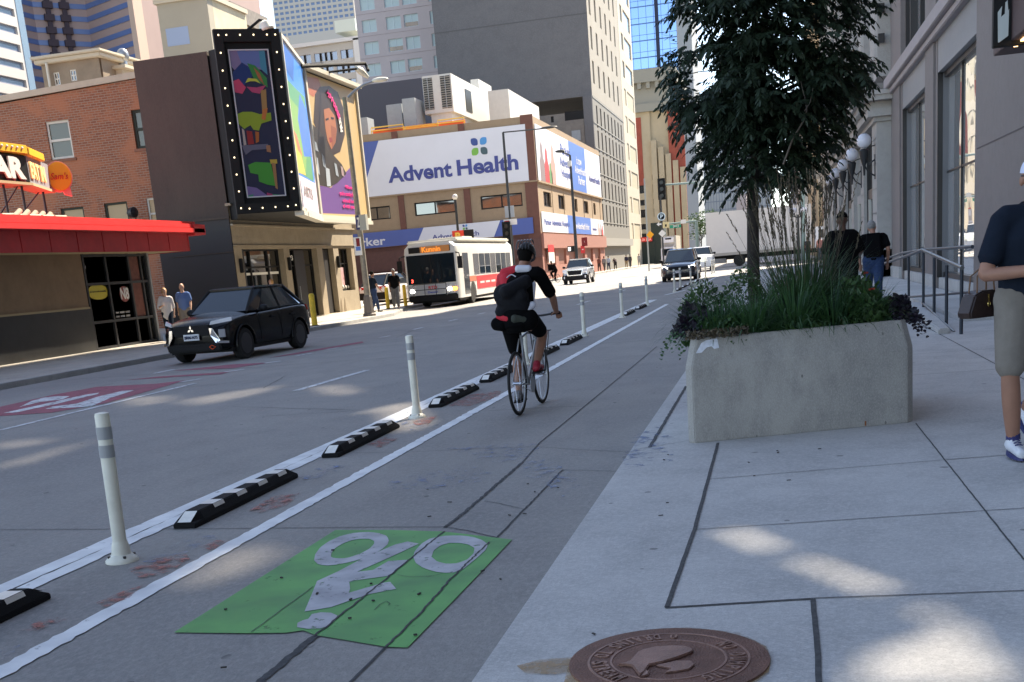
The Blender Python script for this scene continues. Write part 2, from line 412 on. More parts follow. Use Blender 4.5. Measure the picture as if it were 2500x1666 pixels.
# pavement joints (right), cut grooves
c1 = CR(1600, 1000, 2.613); b = MB()
for w_, pts in ((.022, [(72, 1262), (250, 765), (400, 212)]), (.007, [(350, 443), (1850, 320), (2440, 275)]), (.008, [(250, 765), (2440, 622)]),
                (.02, [(62, 1263), (995, 1206)]), (.009, [(995, 1203), (2440, 1150)]), (.022, [(1005, 1205), (1037, 1568), (1046, 1800)]),
                (.009, [(1662, 88), (2352, 958)]), (.009, [(1850, 320), (2440, 275)])):
    ribbon(b, [c1(*p) for p in pts], .1235, w_, jit=.0012, step=.08)
c8 = CR(800, 850, 2.613)
ribbon(b, [c8(2055, 632), (c8(2287, 243))], .1235, .03, jit=.003, step=.1)
ribbon(b, [c8(1945, 650), c8(2300, 590)], .1235, .006, jit=.002, step=.1)
for y in (12.4, 14.6, 17.2, 20, 23.5, 27, 31, 35, 40, 46, 52, 60): ribbon(b, [(XK+.15, y), (XW, y+.5)], .1235, .012, px=False)
for x in (.9, 2.3): ribbon(b, [(x, 10.8), (x, 60)], .1235, .012, px=False, step=2)
struct(b, 'pavement_joints', m_joint, 'dark control joints in the near pavement')
b = MB()
for y in range(22, 84, 3): ribbon(b, [(XL-.15, y), (XLW, y)], .1235, .03, px=False, step=1)
for x in (XL-.9, -17.6): ribbon(b, [(x, 10), (x, 84)], .1235, .03, px=False, step=4)
struct(b, 'far_pavement_joints', m_kerb, 'joints in the far pavement')
# road joints and cracks
b = MB()
for w_, j_, pts in ((.028, .009, [(545, 1096), (870, 830)]),):
    c7 = CR(400, 1200, 2.353); ribbon(b, [c7(*p) for p in pts], .0045, .04, jit=.006, step=.03)
ribbon(b, [c7(1066, 1100), c7(1270, 897)], .0045, .014, jit=.003, step=.05)
ribbon(b, [c8(748, 1145), c8(900, 1025), c8(1100, 850), c8(1240, 730)], .0045, .026, jit=.006, step=.035)
ribbon(b, [c8(1240, 730), c8(1350, 605), c8(1640, 370), c8(2100, -10)], .0045, .013, jit=.002, step=.06)
ribbon(b, [c8(1080, 1207), c8(1340, 940), c8(1500, 775)], .0045, .013, jit=.004, step=.05)
ribbon(b, [c8(1500, 776), c8(1858, 786)], .0045, .007, jit=.002, step=.05)
ribbon(b, [c8(180, 668), c8(560, 662), c8(760, 650), c8(1130, 635), c8(1350, 630), c8(1560, 645), c8(1930, 663)], .0045, .007, jit=.003, step=.04)
ribbon(b, [(0, 1293), (480, 1291), (800, 1288), (1083, 1286), (1140, 1295), (1215, 1313)], .0045, .009, jit=.003, step=.05)
ribbon(b, [c8(1000, 975), c8(1100, 992), c8(1250, 1027)], .0045, .006, jit=.004, step=.04)
ribbon(b, [c8(1400, 208), c8(2250, 178)], .0045, .009, jit=.002, step=.08)
ribbon(b, [c8(1030, 400), c8(1380, 380), c8(1630, 370)], .0045, .011, jit=.003, step=.06)
for y in (22, 27.5, 33, 38.5, 44, 50): ribbon(b, [(XL, y), (XK, y)], .0045, .02, jit=.01, px=False, step=.8)
for k in range(15):
    x = R.uniform(-14, -5); y = R.uniform(10, 40); ribbon(b, [(x, y), (x+R.uniform(-1.5, 1.5), y+R.uniform(-1, 1)), (x+R.uniform(-2, 2), y+R.uniform(1, 3))], .0045, .012, jit=.02, px=False)
struct(b, 'road_joints', m_crack, 'dark joints and cracks in the concrete street')
# white lines
b = MB()
ribbon(b, [(-3.39, 2.2), (-3.37, 8), (-3.34, 16), (-3.31, 37.5)], .0055, .125, jit=.006, px=False, step=.06)
ribbon(b, [(-4.42, 2.2), (-4.3, 12), (-4.26, 42)], .0055, .15, jit=.004, px=False, step=.12)
ribbon(b, [(-4.265, 2.2), (-4.155, 12), (-4.12, 42)], .0055, .13, jit=.006, px=False, step=.09)
ribbon(b, [(-4.13, 46), (-3.6, 50)], .0055, .12, px=False); ribbon(b, [(-3.3, 41), (-2.5, 41.6)], .0055, .25, px=False)
ribbon(b, [(-4.16, 52), (-4.1, 83)], .0055, .12, px=False); ribbon(b, [(-3.3, 50), (-3.2, 83)], .0055, .1, px=False)
struct(b, 'bicycle_lane_line', m_line, 'white edge lines of the buffered bicycle lane')
b = MB()
for p, q in (((0, 1050.5), (474, 936.6)),): ribbon(b, [p, ((p[0]+q[0])/2, (p[1]+q[1])/2), q], .0055, .11, jit=.006, step=.15)
d1 = CR(0, 750, 2.353)
for p, q in (((1700, 480), (2110, 362)), ((1290, 373), (1400, 358)), ((1520, 322), (1610, 310)), ((1700, 280), (1790, 265)), ((1880, 243), (1940, 233)),
             ((890, 380), (1000, 358)), ((1040, 430), (1150, 412)), ((2180, 175), (2240, 165))):
    ribbon(b, [d1(*p), d1(*q)], .0055, .13, jit=.006, step=.2)
for y in (31, 43, 55, 67): ribbon(b, [(-7.1, y), (-7.1, y+3)], .0055, .12, px=False)
for y in range(33, 84, 4): ribbon(b, [(-10.4, y), (-10.4, y+1)], .0055, .12, px=False)
for k in range(9): b.box(-14.6+k*1.4, -14+k*1.4, 79.5, 83, .004, .0056)
struct(b, 'lane_line', m_line2, 'dashed and solid white traffic lane lines')
b = MB()
polypx(b, [d1(*p) for p in [(-30, 580), (300, 505), (560, 458), (900, 440), (1065, 420), (960, 452), (610, 552), (300, 606), (-30, 628)]], .005)
polypx(b, [d1(*p) for p in [(715, 420), (900, 400), (1320, 372), (1270, 386), (1000, 402)]], .005)
polypx(b, [d1(*p) for p in [(990, 366), (1330, 330), (1560, 318), (1330, 352)]], .005)
polypx(b, [d1(*p) for p in [(1540, 292), (1800, 245), (2080, 197), (2090, 205), (1700, 272)]], .005)
struct(b, 'bus_lane_marking', m_buslane, 'faded dark red bus lane patches')
b = MB()
for pts in ([(110, 575), (230, 545), (360, 530), (400, 512), (330, 512), (250, 520), (180, 540)], [(260, 585), (520, 572), (640, 520), (770, 478), (700, 482), (560, 515), (440, 555), (300, 572)],
            [(20, 608), (240, 560), (480, 505), (570, 492), (560, 500), (330, 555), (90, 606)]):
    polypx(b, [d1(*p) for p in pts], .0075)
struct(b, 'bus_lane_lettering', m_line2, 'worn pale road lettering on the red patch')
# green patch and bicycle symbol
b = MB(); polypx(b, [c7(*p) for p in [(58, 810), (985, 222), (1300, 222), (1600, 230), (1690, 240), (2000, 277), (1700, 590), (1400, 897), (1280, 893), (870, 825), (800, 798), (700, 812), (480, 815)]], .006)
struct(b, 'bicycle_lane_patch', m_green, 'green painted rectangle in the bicycle lane')
b = MB()
def ringpx(o, i, z):
    n = 40
    def res(pts):
        P = [G(*c7(*p), z) for p in pts]; P.append(P[0]); L = [0]
        for k in range(len(P)-1): L.append(L[-1]+(P[k+1]-P[k]).length)
        out = []
        for q in range(n):
            t = L[-1]*q/n; k = max(j for j in range(len(P)) if L[j] <= t+1e-9); k = min(k, len(P)-2)
            out.append(P[k].lerp(P[k+1], (t-L[k])/max(1e-9, L[k+1]-L[k])))
        return out
    A, B = res(o), res(i)
    for q in range(n): b.poly([A[q], A[(q+1) % n], B[(q+1) % n], B[q]])
ringpx([(863,395),(870,360),(900,320),(950,285),(1010,258),(1080,240),(1160,233),(1230,238),(1280,255),(1293,280),(1285,305),(1250,335),(1200,362),(1140,385),(1080,404),(1000,420),(930,427),(885,420)],
       [(960,375),(963,352),(985,325),(1030,298),(1080,280),(1130,272),(1180,272),(1208,285),(1209,295),(1205,305),(1180,330),(1130,357),(1070,378),(1040,384),(1010,385),(975,383)], .0085)
ringpx([(1433,375),(1440,345),(1480,300),(1530,270),(1600,256),(1690,252),(1770,260),(1830,280),(1862,305),(1850,335),(1800,380),(1740,430),(1700,460),(1640,470),(1560,462),(1490,440),(1445,410)],
       [(1537,375),(1550,340),(1590,310),(1640,296),(1700,296),(1750,305),(1785,325),(1780,355),(1745,390),(1690,412),(1655,415),(1620,415),(1570,403)], .0085)
polypx(b, [c7(*p) for p in [(880,515),(1000,460),(1140,385),(1330,305),(1400,288),(1465,300),(1350,355),(1110,462),(1040,492),(1065,520),(1070,560),(1062,583),(1060,630),(960,665),(808,690),(850,590)]], .0085)
polypx(b, [c7(*p) for p in [(1040,492),(1110,462),(1200,452),(1290,400),(1395,393),(1405,400),(1290,485),(1110,510),(1065,520)]], .0085)
polypx(b, [c7(*p) for p in [(1062,583),(1260,525),(1300,520),(1335,560),(1180,590),(1060,630)]], .0085)
polypx(b, [c7(*p) for p in [(765,780),(768,755),(800,740),(830,732),(850,705),(900,695),(960,697),(995,712),(990,735),(950,770),(900,787),(830,790)]], .0085)
struct(b, 'bicycle_symbol', m_sym, 'worn white cyclist symbol on the green patch')
b = MB(); ribbon(b, [c7(1870, 290), c7(1640, 510), c7(1480, 690), c7(1275, 893)], .0095, .012, jit=.005, step=.035)
ribbon(b, [c7(1610, 228), c7(1400, 400), c7(1190, 570), c7(1040, 690), c7(870, 825)], .0095, .012, jit=.006, step=.035)
ribbon(b, [c7(1340, 480), c7(1430, 490), c7(1530, 487), c7(1600, 470)], .0095, .004, jit=.004, step=.02)
ribbon(b, [c7(1210, 680), c7(1240, 650), c7(1280, 628), c7(1300, 645), c7(1290, 655)], .0095, .004, jit=.002, step=.02)
ribbon(b, [c7(860, 545), c7(500, 808)], .0095, .005, jit=.002, step=.05)
struct(b, 'road_cracks', m_crack, 'cracks breaking through the green paint')
# smears, stains
a6 = CR(0, 900, 2.047)
b = MB()
for pts in ([(700,960),(760,930),(900,870),(1060,825),(1090,850),(960,905),(780,990)], [(-20,1400),(60,1355),(130,1375),(20,1450)], [(1480,545),(1620,480),(1740,475),(1700,510),(1560,560)]):
    polypx(b, [a6(*p) for p in pts], .0085)
for pts in ([(380,850),(640,790),(900,745),(1050,790),(940,880),(640,900),(420,900)], [(760,640),(1120,610),(1350,610),(1340,680),(1060,740),(940,700)], [(1230,760),(1300,690),(1500,740),(1470,830),(1280,840)],
            [(1380,860),(1560,780),(1620,900),(1500,950)], [(460,480),(560,440),(660,500),(560,540)]):
    polypx(b, [c8(*p) for p in pts], .0085)
polypx(b, [c8(*p) for p in [(1950, 560), (2100, 500), (2220, 560), (2200, 720), (1900, 770), (1880, 700)]], .1245)
struct(b, 'blue_spray_marks', m_blue_sp, 'faint blue utility spray marks')
b = MB()
for pts in ([(640,1005),(780,950),(930,925),(950,950),(860,1010),(700,1050)], [(1000,890),(1090,855),(1140,865),(1060,910)], [(480,1170),(620,1110),(720,1080),(640,1150),(520,1195)], [(1240,710),(1360,640),(1500,620),(1440,680),(1300,720)],
            [(90,1310),(240,1240),(340,1250),(180,1310)], [(1830,380),(1920,345),(1990,350),(1900,395)]):
    polypx(b, [a6(*p) for p in pts], .0083)
for pts in ([(770,370),(900,300),(1110,270),(1090,310),(900,370)], [(540,470),(640,440),(700,430),(640,490),(560,490)]): polypx(b, [c8(*p) for p in pts], .0083)
struct(b, 'red_scuff_marks', m_red_sp, 'rusty red scuffs on the bicycle lane buffer')
b = MB(); polypx(b, [CR(1300, 1450, 3.361)(*p) for p in [(-130, 590), (60, 540), (330, 520), (310, 640), (180, 660), (-60, 650)]], .1245)
polypx(b, [CR(1300, 1450, 3.361)(*p) for p in [(300, 560), (480, 420), (800, 320), (1250, 270), (1700, 320), (1920, 430), (1960, 520), (1940, 640), (1800, 760), (250, 760)]], .1243)
struct(b, 'rust_stain', m_rust, 'rust stain beside the manhole cover')
# litter
b = MB()
for k in range(26):
    x, y = R.uniform(-.9, 2.6), R.uniform(3.4, 8.5); a = R.uniform(0, PI); l = R.uniform(.006, .016)
    b.obox((x, y, .126), V((math.cos(a), math.sin(a), 0)), V((-math.sin(a), math.cos(a), 0)), V((0, 0, 1)), l, .004, .002)
for k in range(22):
    x, y = R.uniform(-3, -1.3), R.uniform(4, 8.5); a = R.uniform(0, PI); l = R.uniform(.006, .016)
    b.obox((x, y, .012), V((math.cos(a), math.sin(a), 0)), V((-math.sin(a), math.cos(a), 0)), V((0, 0, 1)), l, .005, .003)
o = build(b, 'grit', mat('grit', (.05, .045, .04), rough=1)); tag(o, 'scattered twigs and grit on pavement and lane', 'litter', kind='stuff')

# ------------------------------------------------------------------ manhole cover
mh = G(1632, 1617, .12); mh.z = .125
t = thing('manhole_cover', 'round rusty brown cast iron manhole cover with fish relief and lettering', 'manhole cover', mh)
m_iron = mat('rusty_iron', (.17, .085, .06), rough=.62, metal=.35, var=.35, vs=6, bump=.5, bs=120)
m_iron2 = mat('rusty_iron_worn', (.25, .14, .105), rough=.45, metal=.4, var=.3, vs=9, bump=.3, bs=120)
rm = .362
b = MB(); b.lathe(mh, [(rm, -.02), (rm, .006), (rm*.84, .006)], 64); b.lathe(mh, [(rm*.84, .006), (rm*.835, -.006), (rm*.82, -.006), (rm*.815, .005), (0.001, .005)], 64)
build(b, 'frame', m_iron, t, smooth=30)
b = MB()
for r0 in (rm*.80, rm*.575):
    b.lathe(mh, [(r0-.005, .004), (r0-.004, .0085), (r0+.004, .0085), (r0+.005, .004)], 64)
build(b, 'raised_ring', m_iron2, t, smooth=30)
def arc_text(s, a0, a1, r, h, ccw, nm='lettering'):
    n = len(s); stepa = (a1-a0)/max(1, n-1)
    for i, ch in enumerate(s):
        if ch == ' ': continue
        a = math.radians(a0+stepa*i); rad = V((math.cos(a), math.sin(a), 0)); tan = V((-math.sin(a), math.cos(a), 0))
        if ccw: U_, W_ = tan, -rad
        else: U_, W_ = -tan, rad
        ww = h*.42 if ch != 'I' else h*.12
        text(ch, mh+rad*r+V((0, 0, .005)), U_, W_, (-ww*.55, ww*.55, -h/2, h/2), m_iron2, t, ext=.006, off=.02)
arc_text('NO DUMPING', 40, -52, rm*.69, .058, False)
arc_text('DRAINS TO STREAM', 105, 232, rm*.69, .058, True)
text('8', mh+V((rm*.0, rm*.69, .005)), V((-1, 0, 0)), V((0, -1, 0)), (-.015, .015, -.02, .02), m_iron2, t, ext=.006)
b = MB(); k3 = CR(1300, 1450, 3.361)
fish = [(690,600),(760,585),(800,570),(860,500),(900,480),(1000,455),(1150,445),(1260,450),(1325,478),(1300,500),(1180,545),(1060,580),(960,600),(920,660),(880,690),(850,650),(820,610),(770,600)]
b.prism([G(*k3(*p), .131) for p in fish], (0, 0, .012))
b.prism([G(*k3(*p), .131) for p in [(1000,600),(1180,560),(1300,560),(1335,590),(1290,630),(1180,650),(1080,660),(1130,625)]], (0, 0, .007))
b.prism([G(*k3(*p), .131) for p in [(930,640),(965,650),(950,680),(880,700)]], (0, 0, .009))
build(b, 'fish_relief', m_iron2, t, bevel=.004)

# ------------------------------------------------------------------ flexible posts and kerb stops
m_band = mat('grey_reflective_band', (.33, .34, .35), rough=.3)
m_post_far = mat('post_grey', (.5, .51, .5), rough=.5, var=.15, vs=4)
def mk_post():
    t = thing('lane_post', '', 'post', group='white flexible posts along the bicycle lane')
    b = MB(); b.lathe((0, 0, 0), [(.042, .04), (.043, .5), (.044, .9), (.04, .915), (.02, .92)], 20); build(b, 'tube', m_white, t, smooth=40)
    b = MB(); b.lathe((0, 0, 0), [(.1, 0), (.1, .012), (.085, .03), (.06, .05), (.052, .1), (.044, .13)], 20)
    build(b, 'base', m_white, t, smooth=40)
    for z in (.68, .79):
        b = MB(); b.lathe((0, 0, 0), [(.0455, z-.03), (.0465, z-.03), (.0465, z+.045), (.0455, z+.045)], 20); build(b, 'reflective_band', m_band, t)
    for a in range(4):
        b = MB(); q = V((math.cos(a*PI/2+.5), math.sin(a*PI/2+.5), 0))*.075; b.cyl(q+V((0, 0, .02)), q+V((0, 0, .045)), .01, n=8); build(b, 'bolt', m_dark, t)
    return t
post0 = mk_post()
YS = [6.14, 12.36, 18.45, 24.54, 31.1, 37.6, 48.6, 51.8, 58.6, 64.4, 71.9, 79.7, 82.9]
PL = ['nearest white lane post, standing alone at the left front of the lane', 'white lane post on the near side of the cyclist, beside the third black kerb stop', 'white lane post mostly hidden behind the cyclist legs and bicycle',
      'white lane post just right of the cyclist elbow, first beyond the bicycle', 'white lane post second beyond the cyclist', 'white lane post third beyond the cyclist, against the sunlit road edge',
      'first post of the far row in front of the dark minivan, leftmost', 'second post of the far row in front of the dark minivan', 'third post of the far row, before the minivan headlamp', 'fourth post of the far row, right of the minivan',
      'fifth post of the far row, before the truck undercarriage', 'sixth post of the far row, standing in sunlight under the truck', 'last and smallest post of the far row in sunlight']
for i, y in enumerate(YS):
    o = post0 if i == 0 else copy_tree(post0); place(o, (-3.95, y, 0), R.uniform(0, 1)); o['label'] = PL[i]
    if i == 0: o.matrix_basis = o.matrix_basis @ Matrix.Rotation(math.radians(1.5), 4, 'Y')
m_patch = mat('stop_reflector', (.72, .7, .64), rough=.4, var=.12, vs=15)
def mk_stop():
    t = thing('kerb_stop', '', 'kerb stop', group='black rubber kerb stops in the lane buffer')
    b = MB(); L, w1, w2, h = 1.83, .085, .058, .1
    def rg(y, k, hh): return [(-w1, y, 0), (-w1, y, .035), (-w2*k, y, hh), (w2*k, y, hh), (w1, y, .035), (w1, y, 0)]
    b.loft([rg(0, .5, .04), rg(.14, 1, h), rg(L-.14, 1, h), rg(L, .5, .04)])
    build(b, 'rubber_body', m_black, t, bevel=.006)
    for k, y in enumerate((.34, .72, 1.1, 1.48)):
        b = MB(); z = .003
        b.poly([(-.083, y, .038+z), (-w2, y, h+z), (w2, y, h+z), (.083, y, .038+z), (.083, y+.15, .038+z), (w2, y+.15, h+z), (-w2, y+.15, h+z), (-.083, y+.15, .038+z)])
        b = MB(); b.poly([(-w2+.004, y, h+z), (w2-.002, y, h+z), (w2-.002, y+.16, h+z), (-w2+.004, y+.16, h+z)]); b.poly([(w2+.001, y, h+.001), (w2+.013, y, h-.026), (w2+.013, y+.16, h-.026), (w2+.001, y+.16, h+.001)])
        build(b, 'reflector', m_patch, t)
    for y0, y1 in ((.004, .125), (L-.004, L-.125)):
        b = MB(); b.poly([(-.05, y0, .045), (.05, y0, .045), (w2*.8, y1, h-.002), (-w2*.8, y1, h-.002)]); build(b, 'end_reflector', m_patch, t)
    return t
stop0 = mk_stop()
SY = [3.52, 7.0, 9.78, 13.2, 15.85, 19.45, 22.2, 32.0, 35.2, 50.3, 53.6, 56.6, 59.6, 62.7]
SL = ['nearest black kerb stop, cut off by the left edge of the photo', 'black kerb stop just behind the nearest white post', 'black kerb stop before the second white post, lit by a sun patch', 'black kerb stop just beyond the second white post',
      'black kerb stop ending at the cyclist rear wheel', 'black kerb stop seen right of the bicycle rack', 'black kerb stop ending at the post right of the cyclist', 'black kerb stop between the two posts beyond the cyclist', 'black kerb stop before the post at the sunlit road edge',
      'first far black kerb stop under the minivan posts', 'second far black kerb stop, between the minivan posts', 'third far black kerb stop', 'fourth far black kerb stop', 'last far black kerb stop']
for i, y in enumerate(SY):
    o = stop0 if i == 0 else copy_tree(stop0); place(o, (-4.0+R.uniform(-.02, .02), y, .0), R.uniform(-.02, .02)); o['label'] = SL[i]
# ------------------------------------------------------------------ left side buildings
FL = Face((XLW, 0, 0), (0, 1, 0))            # street walls on the left, u = Y
m_cream = mat('tan_render', (.3, .2, .115), rough=.9, var=.15, vs=1.5)
m_tile = mat('black_tile', (.018, .018, .018), rough=.35, var=.4, vs=2)
m_red = mat('red_metal', (.66, .035, .035), rough=.45, var=.12, vs=2)
m_red2 = mat('red_metal_panel', (.5, .018, .022), rough=.5, var=.15, vs=2)
m_gl = glass_mat('shop_glass', (.012, .013, .014), wav=.05)
m_gl2 = glass_mat('tower_glass', (.05, .1, .19), rough=.08)
m_cream2 = mat('soffit_cream', (.42, .33, .19), rough=.9)
m_beige = mat('beige_paint', (.45, .38, .29), rough=.9, var=.12, vs=1)
c5 = CR(0, 480, 3.92)

t = thing('diner', 'single storey diner with red fascia, tan wall and black tile base', 'restaurant', (XLW, 30, 0))
b = MB(); b.box(-32, XLW-.02, 17, 35.6, 0.12, 3.4); build(b, 'core', m_cream2, t)
b = MB(); FL.rect(b, 17, 32.0, 1.44, 3.0, -.02, .03); build(b, 'tan_wall', m_cream, t)
b = MB(); FL.rect(b, 17, 32.0, 1.38, 1.44, -.02, .07); build(b, 'wall_ledge', m_cream2, t)
b = MB(); FL.rect(b, 17, 32.05, .12, 1.38, -.02, .05)
build(b, 'tile_base', m_tile, t)
b = MB(); b.box(-32, -19.3, 16, 36.9, 3.0, 3.08); build(b, 'soffit', m_cream2, t)
b = MB(); y = 16.0
while y < 36.8:
    b.box(-19.33, -19.27, y, min(37.02, y+1.28), 2.985, 3.56); y += 1.31
b.box(-31, -19.27, 36.96, 37.02, 2.985, 3.56); build(b, 'fascia', m_red2, t, bevel=.008)
b = MB()
for x0, x1, z0, z1, e in ((-19.33, -19.0, 3.56, 3.72, 37.75), (-19.33, -19.05, 3.72, 3.86, 37.6), (-31, -19.2, 3.86, 3.95, 37.5)): b.box(x0, x1, 16, e, z0, z1)
b.box(-31, -19.0, 37.0, 37.8, 3.5, 3.84)
build(b, 'gutter', m_red, t, bevel=.015)
# glazed front
b = MB(); FL.rect(b, 32.05, 35.72, .2, 2.98, -.06, -.02); glz = build(b, 'shopfront_glass', m_gl, t)
b = MB()
for u in (32.06, 33.28, 34.62, 35.36, 35.7): FL.rect(b, u-.045, u+.045, .12, 3.0, -.03, .05)
for v in (.16, .95, 2.1, 2.95): FL.rect(b, 32.1, 35.7, v-.04, v+.04, -.03, .045)
build(b, 'shopfront_frame', m_dark, t)
b = MB(); FL.rect(b, 35.75, 35.85, .12, 3.0, -.05, .09); build(b, 'corner_post', m_steel, t)
b = MB(); FL.rect(b, 34.7, 35.3, 1.0, 2.9, -.018, -.008); build(b, 'inside_brick_pier', mat('dull_brick', (.16, .06, .045), var=.3, vs=8), t)
m_yel = mat('sign_yellow', (.62, .5, .04), rough=.5); m_ltr = mat('white_letter', (.75, .73, .68), rough=.5)
m_redl = mat('red_letter', (.6, .03, .03), rough=.5)
b = MB(); u0, u1, v0, v1 = FL.bb([c5(845, 850), c5(1020, 850), c5(1030, 980), c5(860, 985)])
b.prism([FL.p((u0+u1)/2+(u1-u0)/2*math.cos(a)*.98, (v0+v1)/2+(v1-v0)/2*math.copysign(abs(math.sin(a))**.6, math.sin(a)), -.015) for a in [2*PI*k/20 for k in range(20)]], (.012, 0, 0))
o = build(b, 'window_sign', m_yel, t); text('Cocktails', FL.p(0, 0, 0), FL.U, FL.W, (u0+.07, u1-.07, v0+.22, v1-.18), m_dark, o, shear=.4)
b = MB(); u0, u1, v0, v1 = FL.bb([c5(1150, 860), c5(1225, 860), c5(1160, 1005), c5(1230, 1005)])
b.prism([FL.p((u0+u1)/2+(u1-u0)/2*math.cos(a), (v0+v1)/2+(v1-v0)/2*math.sin(a), -.015) for a in [2*PI*k/20 for k in range(20)]], (.01, 0, 0))
o = build(b, 'window_sign', mat('faded_red', (.3, .09, .08)), t); text('N8', FL.p(0, 0, 0), FL.U, FL.W, (u0+.03, u1-.03, (v0+v1)/2-.17, (v0+v1)/2+.2), m_ltr, o, off=.02)
u0, u1, v0, v1 = FL.bb([c5(775, 670), c5(825, 665), c5(825, 725)]); text('LLY', FL.p(0, 0, -.01), FL.U, FL.W, (u0, u1, v0+.1, v1), m_ltr, t, off=.02)
for k in range(2): text('0800 1000 0030' if 0 else 'III IIII IIII', FL.p(0, 0, -.01), FL.U, FL.W, (33.5, 34.3, 1.03+k*.12, 1.09+k*.12), m_ltr, t)
# rooftop clutter
b = MB()
for k in range(5): b.cyl((-19.9-.1*k, 28.6+k*.5, 3.98), (-19.9-.1*k, 28.9+k*.5, 4.15), .07); b.cyl((-20, 28.2+k*.6, 4.02), (-20.1, 28.9+k*.6, 4.05), .05)
build(b, 'roof_pipe', m_beige, t)

# roof sign
ks = CR(0, 340, 8.71); XS = -20.0
FS1 = Face((XS, 0, 0), (0, 1, 0))
t = thing('roof_sign', 'black and yellow diner roof sign with grey end panel and round orange disc', 'sign', (XS, 27.5, 3.95))
uR, vB = FS1.uv(*ks(640, 930)); uR2, vT = FS1.uv(*ks(560, 355)); uR = (uR+uR2)/2
b = MB(); FS1.rect(b, uR-4.2, uR, vB, vT, -.7, 0); build(b, 'black_panel', m_tile, t, bevel=.03)
b = MB(); FS1.rect(b, uR-4.3, uR+.03, vB-.07, vB, -.75, .06); build(b, 'bottom_trim', m_cream2, t)
u0, u1, v0, v1 = FS1.bb([ks(-190, 400), ks(440, 400), ks(-190, 800), ks(445, 815)])
m_dred = mat('dark_red_letter', (.2, .01, .02), rough=.5)
text('AR', FS1.p(0, 0, .01), FS1.U, FS1.W, (u0+.03, u1+.03, v0-.06, v1-.04), m_dred, t, off=.05, ext=.02)
text('AR', FS1.p(0, 0, .03), FS1.U, FS1.W, (u0, u1, v0, v1), m_ltr, t, off=.05, ext=.05)
U2 = V((-.36, .93, 0)).normalized(); F2 = Face(FS1.p(uR, 0, 0), U2)
m_sgrey = mat('sign_grey', (.26, .27, .3), rough=.5); m_org = mat('sign_orange', (.8, .42, .03), rough=.45); m_yel2 = mat('sign_gold', (.72, .42, .03), rough=.45)
ue, ve = F2.uv(*ks(1100, 1110)); L2 = ue
b = MB(); F2.rect(b, 0, L2, vB, vT, -.5, 0); build(b, 'grey_panel', m_sgrey, t)
b = MB(); F2.rect(b, 0, L2+.3, vB-.07, vB, -.5, .05); build(b, 'bottom_trim', m_cream2, t)
text('EAT IN', F2.p(0, 0, .01), F2.U, F2.W, (.1, L2*.72, vB+.14, vT-.14), mat('orange_letter', (.85, .48, .2), emit=.15), t, off=.03, ext=.04)
b = MB(); F2.rect(b, -.1, L2*.68, vT, vT+.22, -.5, .12); FS1.rect(b, uR-4.2, uR-.05, vT+.02, vT+.26, -.7, .12); build(b, 'gold_canopy', m_yel2, t, bevel=.02)
for k in range(7):
    b = MB(); b.sph(FS1.p(uR-.3-k*.22, vT+.17, .13), .035, 8, 6); build(b, 'bulb', m_ltr, t)
F2 = Face(OX(*ks(1245, 800), F2.p(L2, 0, 0).x+.12), (.75, .66, 0)); cu = cv = 0; r_ = .41
b = MB(); c = F2.p(0, 0, 0)
ring = [c+F2.U*(r_*.85*math.cos(a))+F2.W*(r_*1.0*math.sin(a)) for a in [2*PI*k/28 for k in range(28)]]
b.prism(ring, F2.N*.12); o = build(b, 'orange_disc', m_org, t, bevel=.01)
b = MB(); ring2 = [c+F2.U*(r_*.93*math.cos(a))+F2.W*(r_*1.08*math.sin(a))-F2.N*.12 for a in [2*PI*k/28 for k in range(28)]]
b.prism(ring2, F2.N*.2); build(b, 'disc_rim', mat('pink_rim', (.7, .3, .28)), t)
text("Sam's", c+F2.N*.13, F2.U, F2.W, (-r_*.62, r_*.62, -r_*.22, r_*.25), m_redl, t, shear=.3, ext=.02)
b = MB(); b.prism([F2.p(.02, -.3, -.1), F2.p(.26, -.2, -.1), F2.p(.3, -.58, -.1), F2.p(.1, -.52, -.1)], F2.N*.15); build(b, 'arrow_tail', mat('pink_rim', (.7, .3, .28)), t)
for k, (u, f) in enumerate(((uR-.15, FS1), (uR-.95, FS1), (L2*.9, Face(FS1.p(uR, 0, 0), U2)))):
    b = MB(); b.cyl(f.p(u, 3.95, -.2), f.p(u, vB, -.2), .035); b.cyl(f.p(u, 3.98, -1.2), f.p(u, vB, -.25), .02); build(b, 'leg', m_dark, t)

# ------------------------------------------------------------------ brick building
FB = Face((0, 50, 0), (1, 0, 0)); k1 = CR(0, 0, 3.361)
m_brick = brick_mat('old_brick', (.27, .095, .045), (.17, .055, .03), (.27, .2, .15), bw=.3, bh=.105, patch=(.36, .14, .07))
t = thing('brick_building', 'old red brick building with pale coping behind the diner', 'building', (-32, 50, 0))
holes = [FB.bb([k1(370, 1005), k1(560, 988), k1(607, 1292), k1(428, 1315)]), FB.bb([k1(1078, 905), k1(1200, 900), k1(1120, 1225)]),
         FB.bb([c5(578, 118), c5(795, 95), c5(630, 300)]), FB.bb([c5(992, 70), c5(1212, 45), c5(1040, 300)]), FB.bb([c5(1405, 20), c5(1465, 14), c5(1440, 300)])]
holes[1] = (holes[1][0], holes[1][1]+.25, holes[1][2], holes[1][3])
holes[4] = (holes[4][0], holes[4][1]+.1, 4.6, holes[4][3])
b = MB(); FB.wall(b, -44, -24.5, 0, 10.85, holes, .22); b.box(-44, -24.5, 50.24, 62, 0, 10.8)
b.prism([FB.p(-44, 10.85), FB.p(-24.5, 10.85), FB.p(-24.5, 11.2), FB.p(-44, 10.4)], (0, 12, 0))
build(b, 'brick_wall', m_brick, t)
